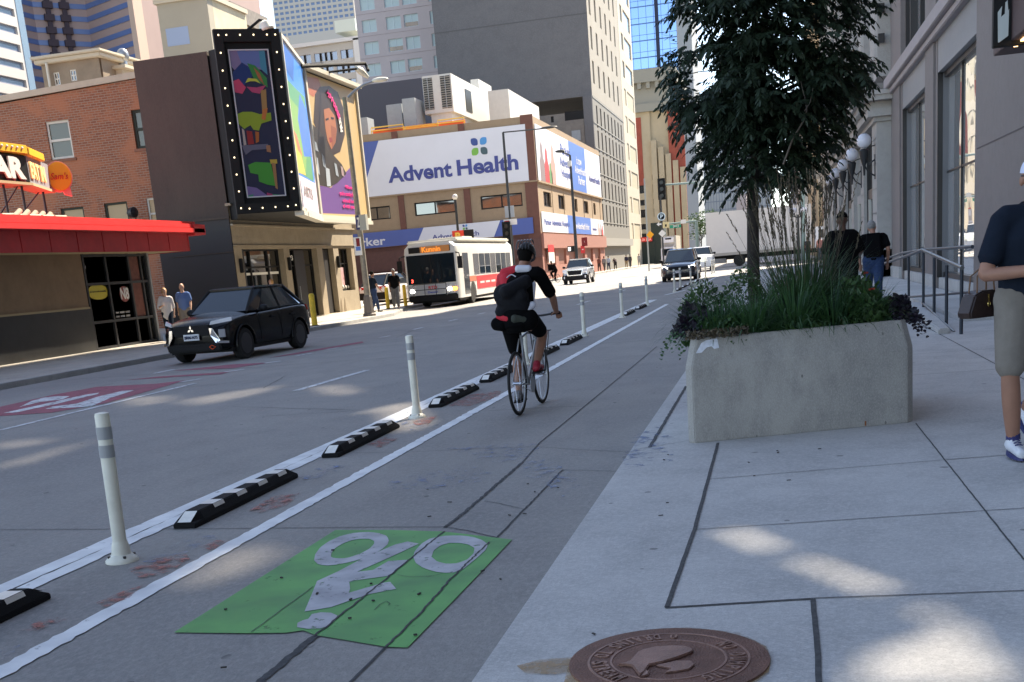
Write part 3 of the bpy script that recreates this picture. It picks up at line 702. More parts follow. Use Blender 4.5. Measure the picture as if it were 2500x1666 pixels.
b = MB(); b.hexa([FB.p(-44, 10.52, -.2), FB.p(-24.5, 11.2, -.2), FB.p(-24.5, 11.2, .12), FB.p(-44, 10.52, .12)], [FB.p(-44, 10.77, -.2), FB.p(-24.5, 11.47, -.2), FB.p(-24.5, 11.47, .12), FB.p(-44, 10.77, .12)])
build(b, 'coping', m_beige, t)
m_wf = mat('white_frame', (.55, .53, .46), rough=.6); m_pane = mat('curtained_pane', (.12, .13, .1), rough=.15)
windows(FB, t, [holes[0]], m_pane, m_wf, .12, .1, 0, 1); windows(FB, t, [holes[1]], m_pane, mat('dark_green_frame', (.03, .035, .025)), .15, .12, 1, 1)
m_board = mat('boarded_window', (.42, .33, .2), rough=.9)
windows(FB, t, holes[2:4], m_board, mat('dark_green_frame', (0, 0, 0)), .12, .1, 0, 0); windows(FB, t, [holes[4]], m_board, m_wf, .1, .08, 0, 1)
b = MB()
for h in holes[:4]: b = MB(); FB.rect(b, h[0]-.1, h[1]+.1, h[2]-.12, h[2], 0, .05); build(b, 'window_sill', mat('sill_brick', (.2, .085, .05), var=.2), t)
t = thing('wall_floodlight', 'small dark floodlight above the red fascia by the brick wall', 'floodlight', OY(*c5(1300, 220), 49.0))
q = OY(*c5(1300, 215), 49.0); b = MB(); b.cyl(q-V((0, 0, .4)), q+V((0, 0, .3)), .03); build(b, 'stem', m_dark, t)
q = OY(*c5(1265, 155), 49.0); b = MB(); b.lathe(q, [(.1, -.25), (.22, -.1), (.24, .15), (.1, .25)], 12, ax=(1, -.3, 0)); build(b, 'lamp_head', m_dark, t, smooth=40)

# ------------------------------------------------------------------ theatre building with marquee
m_slab = grime_mat('dark_brown_panel', (.068, .05, .037), (.048, .035, .027), rough=.75, big=.5, small=2.5, stretch=(1, 1, .25), bump=.05, light=(.078, .06, .045))
m_slabb = mat('near_black_panel', (.02, .018, .018), rough=.6)
m_lime = grime_mat('limestone', (.37, .305, .215), (.29, .24, .165), big=.6, small=3, rough=.85)
m_blackf = mat('black_frame', (.01, .01, .01), rough=.65, spec=.3)
t = thing('theatre_building', 'dark brown theatre building with limestone shopfront and tall blank side wall', 'building', (-22, 45, 0))
b = MB(); b.box(-23.4, -20.34, 42.55, 43.6, 4.3, 10.28); b.box(-23.35, -20.7, 43.6, 52, 4.8, 9.6); b.box(-23.35, -21.2, 43, 56, .12, 4.9)
build(b, 'upper_wall', m_slab, t)
b = MB(); b.box(-23.45, -20.33, 42.5, 43.4, .12, 4.28); build(b, 'base_wall', m_slabb, t)
b = MB(); b.box(-23.9, -20.3, 42.44, 42.56, 4.26, 4.34); b.box(-23, -20.3, 42.46, 42.5, 3.0, 3.03); build(b, 'wall_trim', m_slab, t)
c8b = CR(600, 550, 5.6); c83 = CR(400, 600, 3.92)
H = [FL.bb([c83(765, 72), c83(1140, 68), c83(1190, 400)]), FL.bb([c8b(600, 385), c8b(985, 380)]), FL.bb([c8b(1045, 380), c8b(1205, 378), c8b(1150, 1198), c8b(1303, 1190)]), FL.bb([c8b(1258, 376), c8b(1580, 376), c8b(1325, 945), c8b(1620, 920)])]
zt = 3.12
H = [(43.2, H[0][1], .75, zt), (H[1][0], H[1][1]-.1, .13, zt), (H[2][0]+.05, H[2][1]-.1, .13, zt), (H[3][0]+.1, 55.6, 1.1, zt)]
print('theatre holes', [[round(x, 2) for x in h] for h in H])
b = MB(); FL.wall(b, 42.5, 56.1, .12, 4.75, H, .35); b.box(-21.2, XLW, 56.05, 56.1, .12, 4.75); build(b, 'limestone_front', m_lime, t)
b = MB(); FL.rect(b, 42.5, 56.15, 3.98, 4.06, 0, .1); FL.rect(b, 42.5, 56.15, 3.22, 3.27, 0, .05); FL.rect(b, 42.45, 56.15, 4.72, 4.82, -.1, .14); build(b, 'stone_band', m_lime, t, bevel=.01)
for i, h in enumerate(H):
    f = MB(); u0, u1, v0, v1 = h
    g = MB(); FL.rect(g, u0, u1, v0, v1, -.36, -.33)
    for r in ((u0, u0+.07, v0, v1), (u1-.07, u1, v0, v1), (u0+.07, u1-.07, v1-.07, v1), (u0+.07, u1-.07, v0, v0+.09)): FL.rect(f, *r, -.33, -.26)
    ms = {0: (.3, .72), 1: (.33, .66), 2: (), 3: (.75,)}[i]
    for q in ms: u = u0+(u1-u0)*q; FL.rect(f, u-.05, u+.05, v0+.09, v1-.07, -.33, -.262)
    if i in (0, 3, 1): FL.rect(f, u0+.07, u1-.07, v1-.75, v1-.68, -.33, -.27)
    o = build(f, 'door_frame' if i in (1, 2) else 'window', m_blackf, t)
    build(g, 'pane', m_gl if i != 2 else m_slabb, o)
    if i == 0: b = MB(); FL.rect(b, u0+.1, u1-.1, v1-1.02, v1-.92, -.325, -.31); build(b, 'blind_rail', mat('light_strip', (.8, .78, .7)), o)
    if i == 3:
        b = MB(); FL.rect(b, u0+.75, u0+1.5, v0+.25, v1-.9, -.325, -.315); build(b, 'poster', mat('pink_poster', (.55, .16, .17), var=.5, vs=4, var2=(.7, .5, .5)), o)
        b = MB()
        for k in range(7): b.sph(FL.p(u0+.2+k*.35, v0+.16, -.3), (.05, .09, .1), 8, 6)
        build(b, 'window_display', m_ltr, o)
for u0 in (H[1][0]+.9, H[2][0]+.0):
    b = MB(); FL.rect(b, u0+.02, min(u0+1.15, H[2][1] if u0 > H[2][0]-.1 else H[1][1])-.02, .14, 3.05, -.25, -.2); o = build(b, 'door', m_slabb, t)
    b = MB(); b.cyl(FL.p(u0+.14, .9, -.14), FL.p(u0+.14, 1.5, -.14), .02); build(b, 'door_handle', m_steel, o)
for u in (H[0][1]+.3, (H[2][1]+H[3][0])/2, 42.85):
    b = MB(); FL.rect(b, u-.06, u+.06, 2.2, 2.75, 0, .14); build(b, 'wall_lamp', m_blackf, t, bevel=.02)
text('93', FL.p(0, 0, -.25), FL.U, FL.W, (H[1][0]+.45, H[1][0]+.85, 2.62, 2.85), m_ltr, t, off=.02)
b = MB()
for u in (53.2, 53.7): b.prism([FL.p(u, .13, .01), FL.p(u+.3, .13, .01), FL.p(u+.22, .8, .01)], (.004, 0, 0))
build(b, 'damp_stain', mat('stone_stain', (.2, .15, .09)), t)

# marquee
t = thing('theatre_marquee', 'three sided black theatre marquee with bulbs, colourful abstract and portrait posters', 'marquee', (-18.5, 44, 4.2))
A, Bp, Cp, Dp = V((-18.75, 39.9, 0)), V((-16.85, 41.2, 0)), V((-18.45, 47.2, 0)), V((-18.5, 53.6, 0))
z0, z1 = 4.2, 10.3
b = MB(); b.hexa([(A.x, A.y+.06, z0), (Bp.x-.05, Bp.y+.04, z0), (Cp.x-.06, Cp.y, z0), (Dp.x-.06, Dp.y, z0), (-20.3, 53.6, z0), (-20.28, 42.6, z0), (-19.95, 42.45, z0)],
                 [(A.x, A.y+.06, z1), (Bp.x-.05, Bp.y+.04, z1), (Cp.x-.06, Cp.y, z1), (Dp.x-.06, Dp.y, z1), (-20.3, 53.6, z1), (-20.28, 42.6, z1), (-19.95, 42.45, z1)])
build(b, 'box', m_blackf, t)
F1 = Face(A, Bp-A); L1 = (Bp-A).length
b = MB()
for r in ((0, .32, z0, z1+.1), (L1-.32, L1, z0, z1+.1), (.32, L1-.32, z1-.32, z1+.1), (.32, L1-.32, z0, z0+.35)): F1.rect(b, *r, -.1, .14)
build(b, 'bulb_frame', m_blackf, t, bevel=.01)
b = MB()
for r in ((.44, .48, z0+.55, z1-.55), (L1-.48, L1-.44, z0+.55, z1-.55), (.48, L1-.48, z1-.59, z1-.55), (.48, L1-.48, z0+.55, z0+.59)): F1.rect(b, *r, -.02, .05)
build(b, 'poster_frame', mat('silver_trim', (.5, .5, .52), rough=.3), t)
m_bulb = mat('warm_bulb', (1, .82, .5), emit=.9)
bulbs = [(.16, z0+.2+k*(z1-z0-.3)/10) for k in range(11)]+[(L1-.16, z0+.2+k*(z1-z0-.3)/10) for k in range(11)]+[(.45+k*(L1-.9)/3, z1-.1) for k in range(4)]+[(.45+k*(L1-.9)/3, z0+.17) for k in range(4)]
for u, v in bulbs: b = MB(); b.sph(F1.p(u+R.uniform(-.01, .01), v, .155), .03, 8, 6); build(b, 'bulb', m_bulb, t, smooth=60)
b = MB(); u0, u1, v0, v1 = .48, L1-.48, z0+.59, z1-.59
F1.rect(b, u0, u1, v0, v1, -.02, .01); po = build(b, 'abstract_poster', mat('poster_ground', (.02, .022, .05), rough=.25), t)
k2 = CR(500, 0, 2.613)
def art(F, shapes, n0, parent, name='poster_shape', step=.0015, clip=None):
    for i, (c, pts) in enumerate(shapes):
        q = [F.uv(*k2(*p)) for p in pts]
        if clip: q = [(min(max(u, clip[0]), clip[1]), min(max(v, clip[2]), clip[3])) for u, v in q]
        b = MB(); n = n0+step*i; b.hexa([F.p(u, v, n-.001) for u, v in q], [F.p(u, v, n) for u, v in q]); build(b, name, mat('art_%02d%02d%02d' % tuple(int(x*99) for x in c), c, rough=.3), parent)
art(F1, [((.17, .14, .25), [(125,280),(375,280),(395,450),(300,440),(190,450),(150,420)]), ((.1, .14, .32), [(200,300),(300,285),(375,285),(392,430),(300,430),(230,400)]), ((.05, .2, .28), [(340,290),(375,282),(400,480),(355,440)]),
         ((.012, .03, .12), [(180,460),(235,400),(300,440),(310,480),(240,560),(170,500)]), ((.03, .17, .04), [(270,405),(320,420),(395,500),(400,560),(310,500)]), ((.3, .1, .04), [(310,430),(350,470),(380,545),(340,500)]),
         ((.42, .05, .11), [(168,520),(215,505),(262,560),(240,600),(190,590)]), ((.4, .42, .05), [(258,530),(275,500),(330,505),(355,535),(320,520),(290,520)]), ((.35, .05, .12), [(265,555),(330,560),(390,545),(350,600),(300,590)]),
         ((.28, .17, .06), [(355,580),(390,570),(400,760),(370,770)]), ((.2, .28, .02), [(195,730),(240,715),(300,715),(350,730),(420,720),(425,770),(360,790),(345,835),(310,830),(290,800),(250,825),(210,790)]),
         ((.35, .3, .27), [(235,820),(250,830),(265,925),(248,930)]), ((.22, .02, .02), [(265,835),(300,840),(315,920),(275,925)]), ((.3, .09, .02), [(320,840),(345,845),(345,905),(325,915)]), ((.4, .13, .03), [(370,700),(400,690),(385,770),(360,760)]),
         ((.1, .1, .14), [(235,930),(400,920),(420,950),(300,960),(260,990)]), ((.3, .14, .07), [(390,930),(415,928),(422,975),(395,970)]), ((.05, .24, .03), [(275,1055),(320,1035),(420,1040),(430,1090),(460,1190),(400,1180),(345,1160),(340,1115),(290,1105)]),
         ((.4, .28, .04), [(412,1020),(458,1018),(462,1045),(420,1048)]), ((.28, .15, .06), [(425,1040),(450,1045),(465,1210),(450,1200)]), ((.14, .1, .24), [(258,1190),(330,1200),(400,1250),(330,1300),(262,1290)]), ((.03, .2, .12), [(262,1250),(310,1240),(312,1300),(270,1302)]),
         ((.3, .03, .1), [(395,1230),(430,1240),(440,1290),(400,1298)]), ((.04, .2, .1), [(430,1240),(485,1250),(495,1300),(440,1300)])], .013, po, clip=(u0, u1, v0, v1))
F2m = Face(Bp, Cp-Bp); L2m = (Cp-Bp).length
m_fr = mat('cream_frame', (.6, .56, .46), rough=.5)
b = MB()
for r in ((0, .14, z0, z1), (L2m-.14, L2m, z0, z1), (.14, L2m-.14, z1-.14, z1), (.14, L2m-.14, z0, z0+.14)): F2m.rect(b, *r, -.05, .1)
F2m.rect(b, -.05, L2m+.05, z0-.16, z0, -.2, .16); build(b, 'poster_frame', m_fr, t)
b = MB(); F2m.rect(b, .14, L2m-.14, z0+.14, z1-.14, -.02, .02); po = build(b, 'landscape_poster', mat('lavender_white', (.66, .58, .66), rough=.4), t)
art(F2m, [((.04, .23, .72), [(478,215),(622,412),(700,1170),(585,1110),(500,400)]), ((.08, .3, .1), [(505,490),(570,560),(632,620),(690,1160),(600,1100),(540,800)]), ((.2, .4, .05), [(520,600),(600,700),(650,900),(640,1130),(560,900)]),
          ((.03, .15, .7), [(600,600),(640,700),(680,1000),(630,1000),(590,760)]), ((.75, .5, .04), [(545,800),(590,900),(640,1120),(585,1100)]), ((.65, .15, .03), [(560,830),(580,860),(620,1000),(590,960)]), ((.02, .12, .5), [(480,240),(560,330),(560,520),(505,430)])],
    .023, po, clip=(.14, L2m-.14, z0+.14, z1-.14))
uu = FL
u0, u1, v0, v1 = F2m.bb([k2(630, 1200), k2(678, 1210), k2(632, 1250), k2(680, 1262)]); text('ARTS', F2m.p(0, 0, .034), F2m.U, F2m.W, (u0, u1, v0, v1), mat('grey_text', (.35, .3, .3)), po)
F3 = Face(Cp, Dp-Cp); L3 = (Dp-Cp).length
b = MB()
for r in ((0, .14, z0, z1-.2), (L3-.14, L3, z0, z1-.2), (.14, L3-.14, z0, z0+.14)): F3.rect(b, *r, -.05, .1)
F3.rect(b, -.05, L3+.05, z1-.22, z1-.05, -.2, .3); F3.rect(b, -.05, L3+.05, z0-.16, z0, -.2, .16); build(b, 'poster_frame', m_fr, t)
b = MB(); F3.rect(b, .14, L3-.14, z0+.14, z1-.3, -.02, .02); po = build(b, 'portrait_poster', mat('poster_tan', (.56, .4, .19), rough=.45), t)
clip = (.14, L3-.14, z0+.14, z1-.3)
art(F3, [((.17, .09, .3), [(705,1180),(800,1200),(935,1060),(960,1370),(728,1360)]), ((.5, .17, .09), [(635,490),(720,500),(740,560),(690,620),(640,590)]), ((.05, .035, .03), [(700,600),(730,555),(790,550),(845,590),(880,690),(890,860),(860,970),(800,1000),(740,900),(690,780)]),
         ((.05, .045, .04), [(660,780),(740,850),(790,960),(870,1050),(900,1110),(840,1170),(790,1195),(720,1180),(690,1000)]),
         ((.42, .16, .075), [(755,700),(790,690),(825,740),(838,830),(830,910),(805,955),(780,900),(765,820)]), ((.3, .1, .05), [(800,800),(835,820),(832,900),(808,950)]), ((.28, .05, .05), [(788,880),(806,878),(812,905),(795,912)]),
         ((.02, .015, .015), [(765,760),(785,752),(786,765),(768,772)]), ((.02, .015, .015), [(800,748),(820,752),(818,764),(802,762)]),
         ((.4, .45, .5), [(700,1000),(715,1010),(730,1120),(712,1100)]), ((.45, .5, .55), [(765,1070),(790,1080),(800,1190),(775,1190)]), ((.3, .34, .38), [(740,980),(755,1000),(770,1080),(750,1060)]), ((.35, .4, .45), [(820,1040),(835,1050),(850,1130),(832,1120)]), ((.3, .34, .38), [(690,900),(705,910),(720,970),(700,960)]),
         ((.4, .3, .3), [(860,1060),(875,1070),(885,1130),(868,1120)])], .023, po, clip=clip)
m_pink = mat('pink_text', (.85, .03, .25), rough=.5)
for s_, bx in (('Wherever', [(888, 1182), (948, 1190), (890, 1205)]), ("you're coming from", [(852, 1225), (955, 1232), (855, 1255)]), ("we're all human", [(872, 1270), (958, 1275), (874, 1292)]), ('all with you', [(875, 1305), (945, 1310), (877, 1335)])):
    u0, u1, v0, v1 = F3.bb([k2(*p) for p in bx]); text(s_, F3.p(0, 0, .05), F3.U, F3.W, (u0, min(u1, L3-.2), v0, v1), m_pink, po, off=.02)
for i, ch in enumerate('Myrootsonly'):
    f = i/10; x, y = 780+f*82+18*math.sin(f*3), 600+f*240
    u, v = F3.uv(*k2(x, y)); text(ch, F3.p(u, v, .05), V((0, .55, -.83)), V((0, .83, .55)), (-.11, .11, -.13, .17), m_pink if i < 7 else m_ltr, po, off=.04)
# marquee lamps
def bar(b, pts, r): b.tube([OX(*p, -17.8) for p in pts], r)
k65 = CR(650, 0, 5.227)
t = thing('marquee_floodlight', 'white floodlight on a black arm above the left top of the marquee', 'floodlight', F1.p(1.2, z1, .3))
b = MB(); b.tube([OY(*k2(270, 195), 41), OY(*k2(350, 128), 41), OY(*k2(375, 135), 41)], .05); build(b, 'arm', m_blackf, t)
q = OY(*k2(388, 168), 41); b = MB(); b.lathe(q, [(.06, .2), (.22, .1), (.28, -.12), (.25, -.17)], 16, ax=(-.3, 0, 1)); build(b, 'lamp_head', m_white, t, smooth=40)
t = thing('marquee_light_arm', 'long black light arm reaching out over the portrait poster', 'light fitting', (-17.8, 48, 10.2))
b = MB(); b.tube([OX(*k65(440, 850), -18.3), OX(*k65(1262, 812), -16.8), OX(*k65(1300, 900), -16.6)], .07); build(b, 'arm', m_blackf, t)
b = MB(); b.tube([OX(*k65(720, 932), -18.4), OX(*k65(1150, 880), -17.2)], .05); build(b, 'stay', m_blackf, t)
b = MB(); b.tube([OX(*k65(1150, 870), -17.2), OX(*k65(1200, 905), -17.2), OX(*k65(1300, 990), -17.0)], [.09, .16, .07], 10); build(b, 'lamp_head', m_white, t, smooth=50)

# ------------------------------------------------------------------ hospital advert building
YA, XA, ZA = 108.6, -20.95, 14.74
FA = Face((0, YA, 0), (1, 0, 0)); FSd = Face((XA, 0, 0), (0, 1, 0)); k3c = CR(850, 150, 2.851); k4 = CR(1300, 300, 4.9)
m_tan = grime_mat('tan_stucco', (.36, .27, .175), (.32, .235, .15), big=.3, small=2)
m_brown = mat('brown_pilaster', (.165, .075, .055), rough=.85, var=.1)
m_brown2 = mat('brown_base', (.13, .065, .055), rough=.85, var=.12)
m_rose = mat('rose_base', (.32, .15, .115), rough=.85, var=.1)
m_bw = mat('banner_white', (.72, .73, .78), rough=.5, var=.03, vs=.3); m_bb = mat('banner_blue', (.075, .12, .38), rough=.5, var=.04, vs=.4)
m_bb2 = mat('banner_mid_blue', (.1, .2, .55), rough=.5); m_navy = mat('banner_navy', (.045, .06, .26), rough=.5)
t = thing('advert_building', 'tan and brown corner building covered with hospital banners', 'building', (XA, YA, 0))
hf = [FA.bb([k3c(*p) for p in q]) for q in ([(100, 1012), (288, 1002), (292, 1103), (110, 1118)], [(458, 982), (740, 955), (748, 1060), (468, 1088)], [(918, 935), (1206, 905), (1216, 1008), (928, 1040)])]
w0 = sum(h[2] for h in hf)/3; w1 = sum(h[3] for h in hf)/3; hf = [(h[0], h[1], w0+.1, w1-.1) for h in hf]; hf.insert(0, (hf[0][0]-6, hf[0][0]-1.5, w0+.1, w1-.1))
b = MB(); FA.wall(b, -60, XA, 4.4, ZA, hf, .3)
hs = [FSd.bb([k4(*p) for p in q]) for q in ([(127, 815), (215, 835), (150, 1000), (228, 1005)], [(305, 862), (382, 875), (318, 1025), (393, 1035)], [(468, 900), (533, 915), (485, 1050), (540, 1062)], [(602, 935), (660, 945), (612, 1082), (672, 1090)], [(728, 962), (750, 966), (735, 1105), (760, 1108)])]
s0 = sum(h[2] for h in hs)/5; s1 = sum(h[3] for h in hs)/5; hs = [(h[0], h[1], s0, s1) for h in hs]
FSd.wall(b, YA, 151.2, 4.4, ZA, hs, .3); b.poly([(-60, YA, ZA-.4), (XA, YA, ZA-.4), (XA, 151.2, ZA-.4), (-60, 151.2, ZA-.4)])
build(b, 'upper_wall', m_tan, t)
b = MB(); b.box(-60, XA-.35, YA+.35, 151, 0, ZA-.5); build(b, 'core', m_blackf, t)
b = MB(); FA.wall(b, -60, XA, .1, 4.4, [], .3); build(b, 'front_base', m_brown2, t)
shh = [(111+k*6.3, 115.6+k*6.3, 1.4, 2.9) for k in range(6)]
b = MB(); FSd.wall(b, YA, 151.2, .1, 4.4, shh, .2); build(b, 'side_base', m_rose, t)
b = MB(); FSd.rect(b, YA-.06, 151.2, 3.0, 4.35, 0, .3); build(b, 'side_canopy', m_rose, t)
b = MB(); FA.rect(b, -60, XA+.02, 2.2, 4.0, 0, .25); build(b, 'front_canopy', m_brown2, t)
windows(FSd, t, shh, mat('papered_window', (.26, .13, .1), rough=.6), None, .2, name='blocked_window')
ux = [FA.uv(*k3c(*p))[0] for p in ((345, 935), (385, 932), (802, 882), (845, 880))]
for a, c in ((ux[0], ux[1]), (ux[2], ux[3]), (ux[0]-(ux[2]-ux[0]), ux[1]-(ux[2]-ux[0])), (-22.05, XA+.06)):
    b = MB(); FA.rect(b, a, c, .1, ZA+(.12 if c > -21.5 else -.02), 0, .12); build(b, 'pilaster', m_brown, t)
b = MB(); FA.rect(b, -60, XA+.05, 9.0-.02, 9.12, 0, .2); FSd.rect(b, YA, 151, 8.95, 9.1, 0, .2); build(b, 'ledge', m_tan, t)
for k in range(6): b = MB(); FSd.rect(b, 116.0+k*6.6, 116.1+k*6.6, 4.4, 9, 0, .05); build(b, 'wall_joint', m_tan, t)
windows(FA, t, hf, m_gl, m_blackf, .2, .12, 1); windows(FSd, t, hs, m_gl, m_blackf, .2, .15, 1)
def logo(F, cx, cy, s, n, parent, cols=None):
    cols = cols or [(-1, 1, (.03, .07, .27)), (1, 1, (.07, .3, .65)), (-1, -1, (.19, .47, .06)), (1, -1, (.05, .1, .12))]
    for sx, sy, c in cols:
        P = []
        for k in range(24):
            a = 2*PI*k/24; x, y = math.cos(a), math.sin(a); e = .42 if (x*sx > 0) == (y*sy > 0) else .95
            P.append((math.copysign(abs(x)**e, x), math.copysign(abs(y)**e, y)))
        b = MB(); b.hexa([F.p(cx+(sx*.55+.42*p)*s, cy+(sy*.55+.42*q)*s, n) for p, q in P], [F.p(cx+(sx*.55+.42*p)*s, cy+(sy*.55+.42*q)*s, n+.02) for p, q in P])
        build(b, 'logo_petal', mat('petal_%02d%02d%02d' % tuple(int(x*99) for x in c), c, rough=.5), parent)
# big front banner
zb0, zb1 = 9.12, 14.06; xb0, xb1 = -38.2, -21.62
t = thing('front_banner', 'large white and blue hospital banner with four petal logo on the front wall', 'banner', (xb0, YA, zb0))
b = MB(); FA.rect(b, xb0, xb1, zb0, zb1, .125, .17); ba = build(b, 'banner_sheet', m_bw, t)
ua = FA.uv(*k3c(215, 553))[0]; ub = FA.uv(*k3c(92, 955))[0]
b = MB(); b.hexa([FA.p(xb0-2, zb0, .17), FA.p(ub, zb0, .17), FA.p(ua, zb1, .17), FA.p(xb0-2, zb1, .17)], [FA.p(xb0-2, zb0, .185), FA.p(ub, zb0, .185), FA.p(ua, zb1, .185), FA.p(xb0-2, zb1, .185)]); build(b, 'blue_field', m_bb, t)
ta = FA.bb([k3c(287, 850), k3c(1188, 750)]); tb = FA.bb([k3c(285, 740), k3c(1170, 650)])
v0 = FA.uv(*k3c(290, 850))[1]; v1 = FA.uv(*k3c(752, 690))[1]
u0 = FA.uv(*k3c(287, 850))[0]; um = FA.uv(*k3c(730, 800))[0]; un = FA.uv(*k3c(765, 790))[0]; u1 = FA.uv(*k3c(1190, 750))[0]
text('Advent', FA.p(0, 0, .18), FA.U, FA.W, (u0, um, v0, v0+1.42), m_navy, t, off=.03, ext=.03)
text('Health', FA.p(0, 0, .18), FA.U, FA.W, (un, u1, v0, v0+1.42), m_navy, t, off=.03, ext=.03)
lu, lv = FA.uv(*k3c(915, 593)); logo(FA, lu, lv, .78, .175, t)
zc0, zc1 = 4.42, 5.85
t = thing('lower_front_banner', 'long low blue and white banner under the front windows', 'banner', (xb0, YA, zc0))
b = MB(); FA.rect(b, -48, xb1+.1, zc0, zc1, .26, .3); build(b, 'banner_sheet', m_bb, t)
q = [FA.uv(*k3c(*p)) for p in ((485, 1270), (1020, 1215), (1062, 1090), (530, 1145))]
b = MB(); b.hexa([FA.p(q[0][0], zc0, .3), FA.p(q[1][0], zc0, .3), FA.p(q[2][0], zc1, .3), FA.p(q[3][0], zc1, .3)], [FA.p(q[0][0], zc0, .312), FA.p(q[1][0], zc0, .312), FA.p(q[2][0], zc1, .312), FA.p(q[3][0], zc1, .312)]); build(b, 'white_field', m_bw, t)
u0, u1, v0, v1 = FA.bb([k3c(592, 1240), k3c(918, 1215), k3c(592, 1205)]); text('AdventHealth', FA.p(0, 0, .315), FA.U, FA.W, (u0, u1, 4.68, 5.1), m_navy, t, off=.015)
lu, lv = FA.uv(*k3c(820, 1155)); logo(FA, lu, lv, .24, .315, t)
u1 = FA.uv(*k3c(270, 1275))[0]; text('Parker', FA.p(0, 0, .305), FA.U, FA.W, (u1-3.9, u1, 4.62, 5.4), m_bw, t, off=.02)
# side banners
def side_banner(z0, z1, y0, y1, name, label, cols, txts, people):
    t = thing(name, label, 'banner', (XA, y0, z0))
    b = MB(); FSd.rect(b, y0, y1, z0, z1, .04, .1); build(b, 'banner_sheet', m_bw, t)
    b = MB(); FSd.rect(b, cols[0], cols[1], z0, z1, .1, .112); build(b, 'blue_field', m_bb2, t)
    for s_, bx, m_ in txts: text(s_, FSd.p(0, 0, .115), FSd.U, FSd.W, bx, m_, t, off=.01)
    for (u, w_, h_, c) in people:
        P = [(-.5, 0), (.5, 0), (.5, .5), (.28, .62), (.2, .9), (0, 1), (-.2, .9), (-.28, .62), (-.5, .5)]
        b = MB(); b.hexa([FSd.p(u+p*w_, z0+v*h_, .1+.001*u % .003) for p, v in P], [FSd.p(u+p*w_, z0+v*h_, .115) for p, v in P]); build(b, 'printed_figure', mat('fig_%02d' % int(c[0]*99), c, rough=.6), t)
cy = [FSd.uv(*k4(432, 500))[0], FSd.uv(*k4(625, 600))[0]]
side_banner(9.15, 14.1, YA+.6, 150.6, 'side_banner', 'large white and blue banner with printed figures on the side wall', cy,
    [('Parker', (122, 128, 12.4, 13.4), m_bb), ('Adventist', (121.3, 129, 11.2, 12.1), m_bb), ('Hospital', (122, 128.5, 9.9, 10.9), m_bb), ('is now', (132, 135.5, 12.0, 12.8), m_bw), ('AdventHealth', (130.6, 138.6, 11.0, 11.8), m_bw), ('Parker', (132.6, 137.4, 9.9, 10.8), m_bw), ('AdventHealth', (140.6, 149.6, 10.6, 11.3), m_navy)],
    [(111.5, 2.2, 3.6, (.25, .2, .2)), (113.8, 2.2, 3.2, (.55, .06, .06)), (117.2, 2.4, 3.8, (.5, .3, .25)), (115.6, 1.6, 2.0, (.15, .3, .12))])
side_banner(4.5, 6.35, YA+.8, 150.8, 'lower_side_banner', 'low white and blue banner above the rose canopy', [FSd.uv(*k4(412, 1200))[0], FSd.uv(*k4(690, 1250))[0]],
    [('Parker Adventist Hospital', (110.5, 124.6, 5.0, 5.7), m_bb), ('is now AdventHealth Parker.', (127.2, 138.6, 5.0, 5.7), m_bw), ('AdventHealth', (141, 144.3, 5.0, 5.3), m_navy)],
    [(146.5, 1.2, 1.5, (.5, .3, .25)), (148.2, 1.2, 1.4, (.25, .2, .2)), (149.5, 1.2, 1.2, (.55, .06, .06))])
# rooftop plant
m_unit = mat('cream_unit', (.6, .59, .55), rough=.7, var=.05); m_unit2 = mat('grey_unit', (.33, .36, .38), rough=.6, var=.08); m_lv = mat('louvre_dark', (.03, .035, .035), rough=.5)
def boxpx(name, label, cat, m, tl, tr, br, YY, depth, zb=None, parts=None, group=None):
    A_, B_, C_ = OY(*tl, YY), OY(*tr, YY), OY(*br, YY); zz = C_.z if zb is None else zb
    t = thing(name, label, cat, ((A_.x+B_.x)/2, YY, zz), group)
    b = MB(); b.box(A_.x, B_.x, YY, YY+depth, zz, (A_.z+B_.z)/2); build(b, 'casing', m, t, bevel=.03)
    return t, A_.x, B_.x, zz, (A_.z+B_.z)/2
t, x0, x1, zz, zt = boxpx('cooling_unit', 'large cream rooftop cooling unit with two dark louvre panels', 'cooling unit', m_unit, k3c(512, 108), k3c(712, 80), k3c(770, 345), 113, 14)
Fq = Face((0, 113, 0), (1, 0, 0))
for a, c in (((518, 122), (590, 335)), ((637, 105), (713, 322))):
    u0, v1 = Fq.uv(*k3c(*a)); u1, v0 = Fq.uv(*k3c(c[0]+12, c[1]))
    b = MB(); Fq.rect(b, u0, u1, v0, v1, 0, .03); o = build(b, 'louvre', m_lv, t)
    b = MB()
    for k in range(14): v = v0+(v1-v0)*(k+.5)/14; b.add([Fq.p(u0, v-.05, .03), Fq.p(u1, v-.05, .03), Fq.p(u1, v+.02, .12), Fq.p(u0, v+.02, .12)], [(0, 1, 2, 3)])
    Fq.rect(b, (u0+u1)/2-.03, (u0+u1)/2+.03, v0, v1, .03, .14); build(b, 'slats', m_unit2, o)
b = MB(); b.box(x0+.5, x1-.3, 113.3, 126, zz-.9, zz); build(b, 'support_base', m_unit, t)
b = MB(); b.box(x1, x1+.05, 118, 120.4, zz+.6, zt-.8); build(b, 'side_opening', m_lv, t)
boxpx('cooling_unit_extension', 'smaller cream box with round tank joined behind the big louvre unit', 'cooling unit', m_unit, k3c(850, 128), k3c(905, 122), k3c(975, 405), 127, 6, zb=ZA-.3)
boxpx('cream_roof_box', 'pale cream windowless box on the roof beside the corner', 'roof box', m_unit, k3c(970, 207), k3c(1113, 192), k3c(1125, 400), 120, 16, zb=ZA-.3)
boxpx('grey_roof_cabinet', 'tall light grey cabinet next to the louvre unit', 'cabinet', m_unit2, k3c(372, 262), k3c(460, 252), k3c(480, 430), 111, 3.2, zb=ZA-.3)
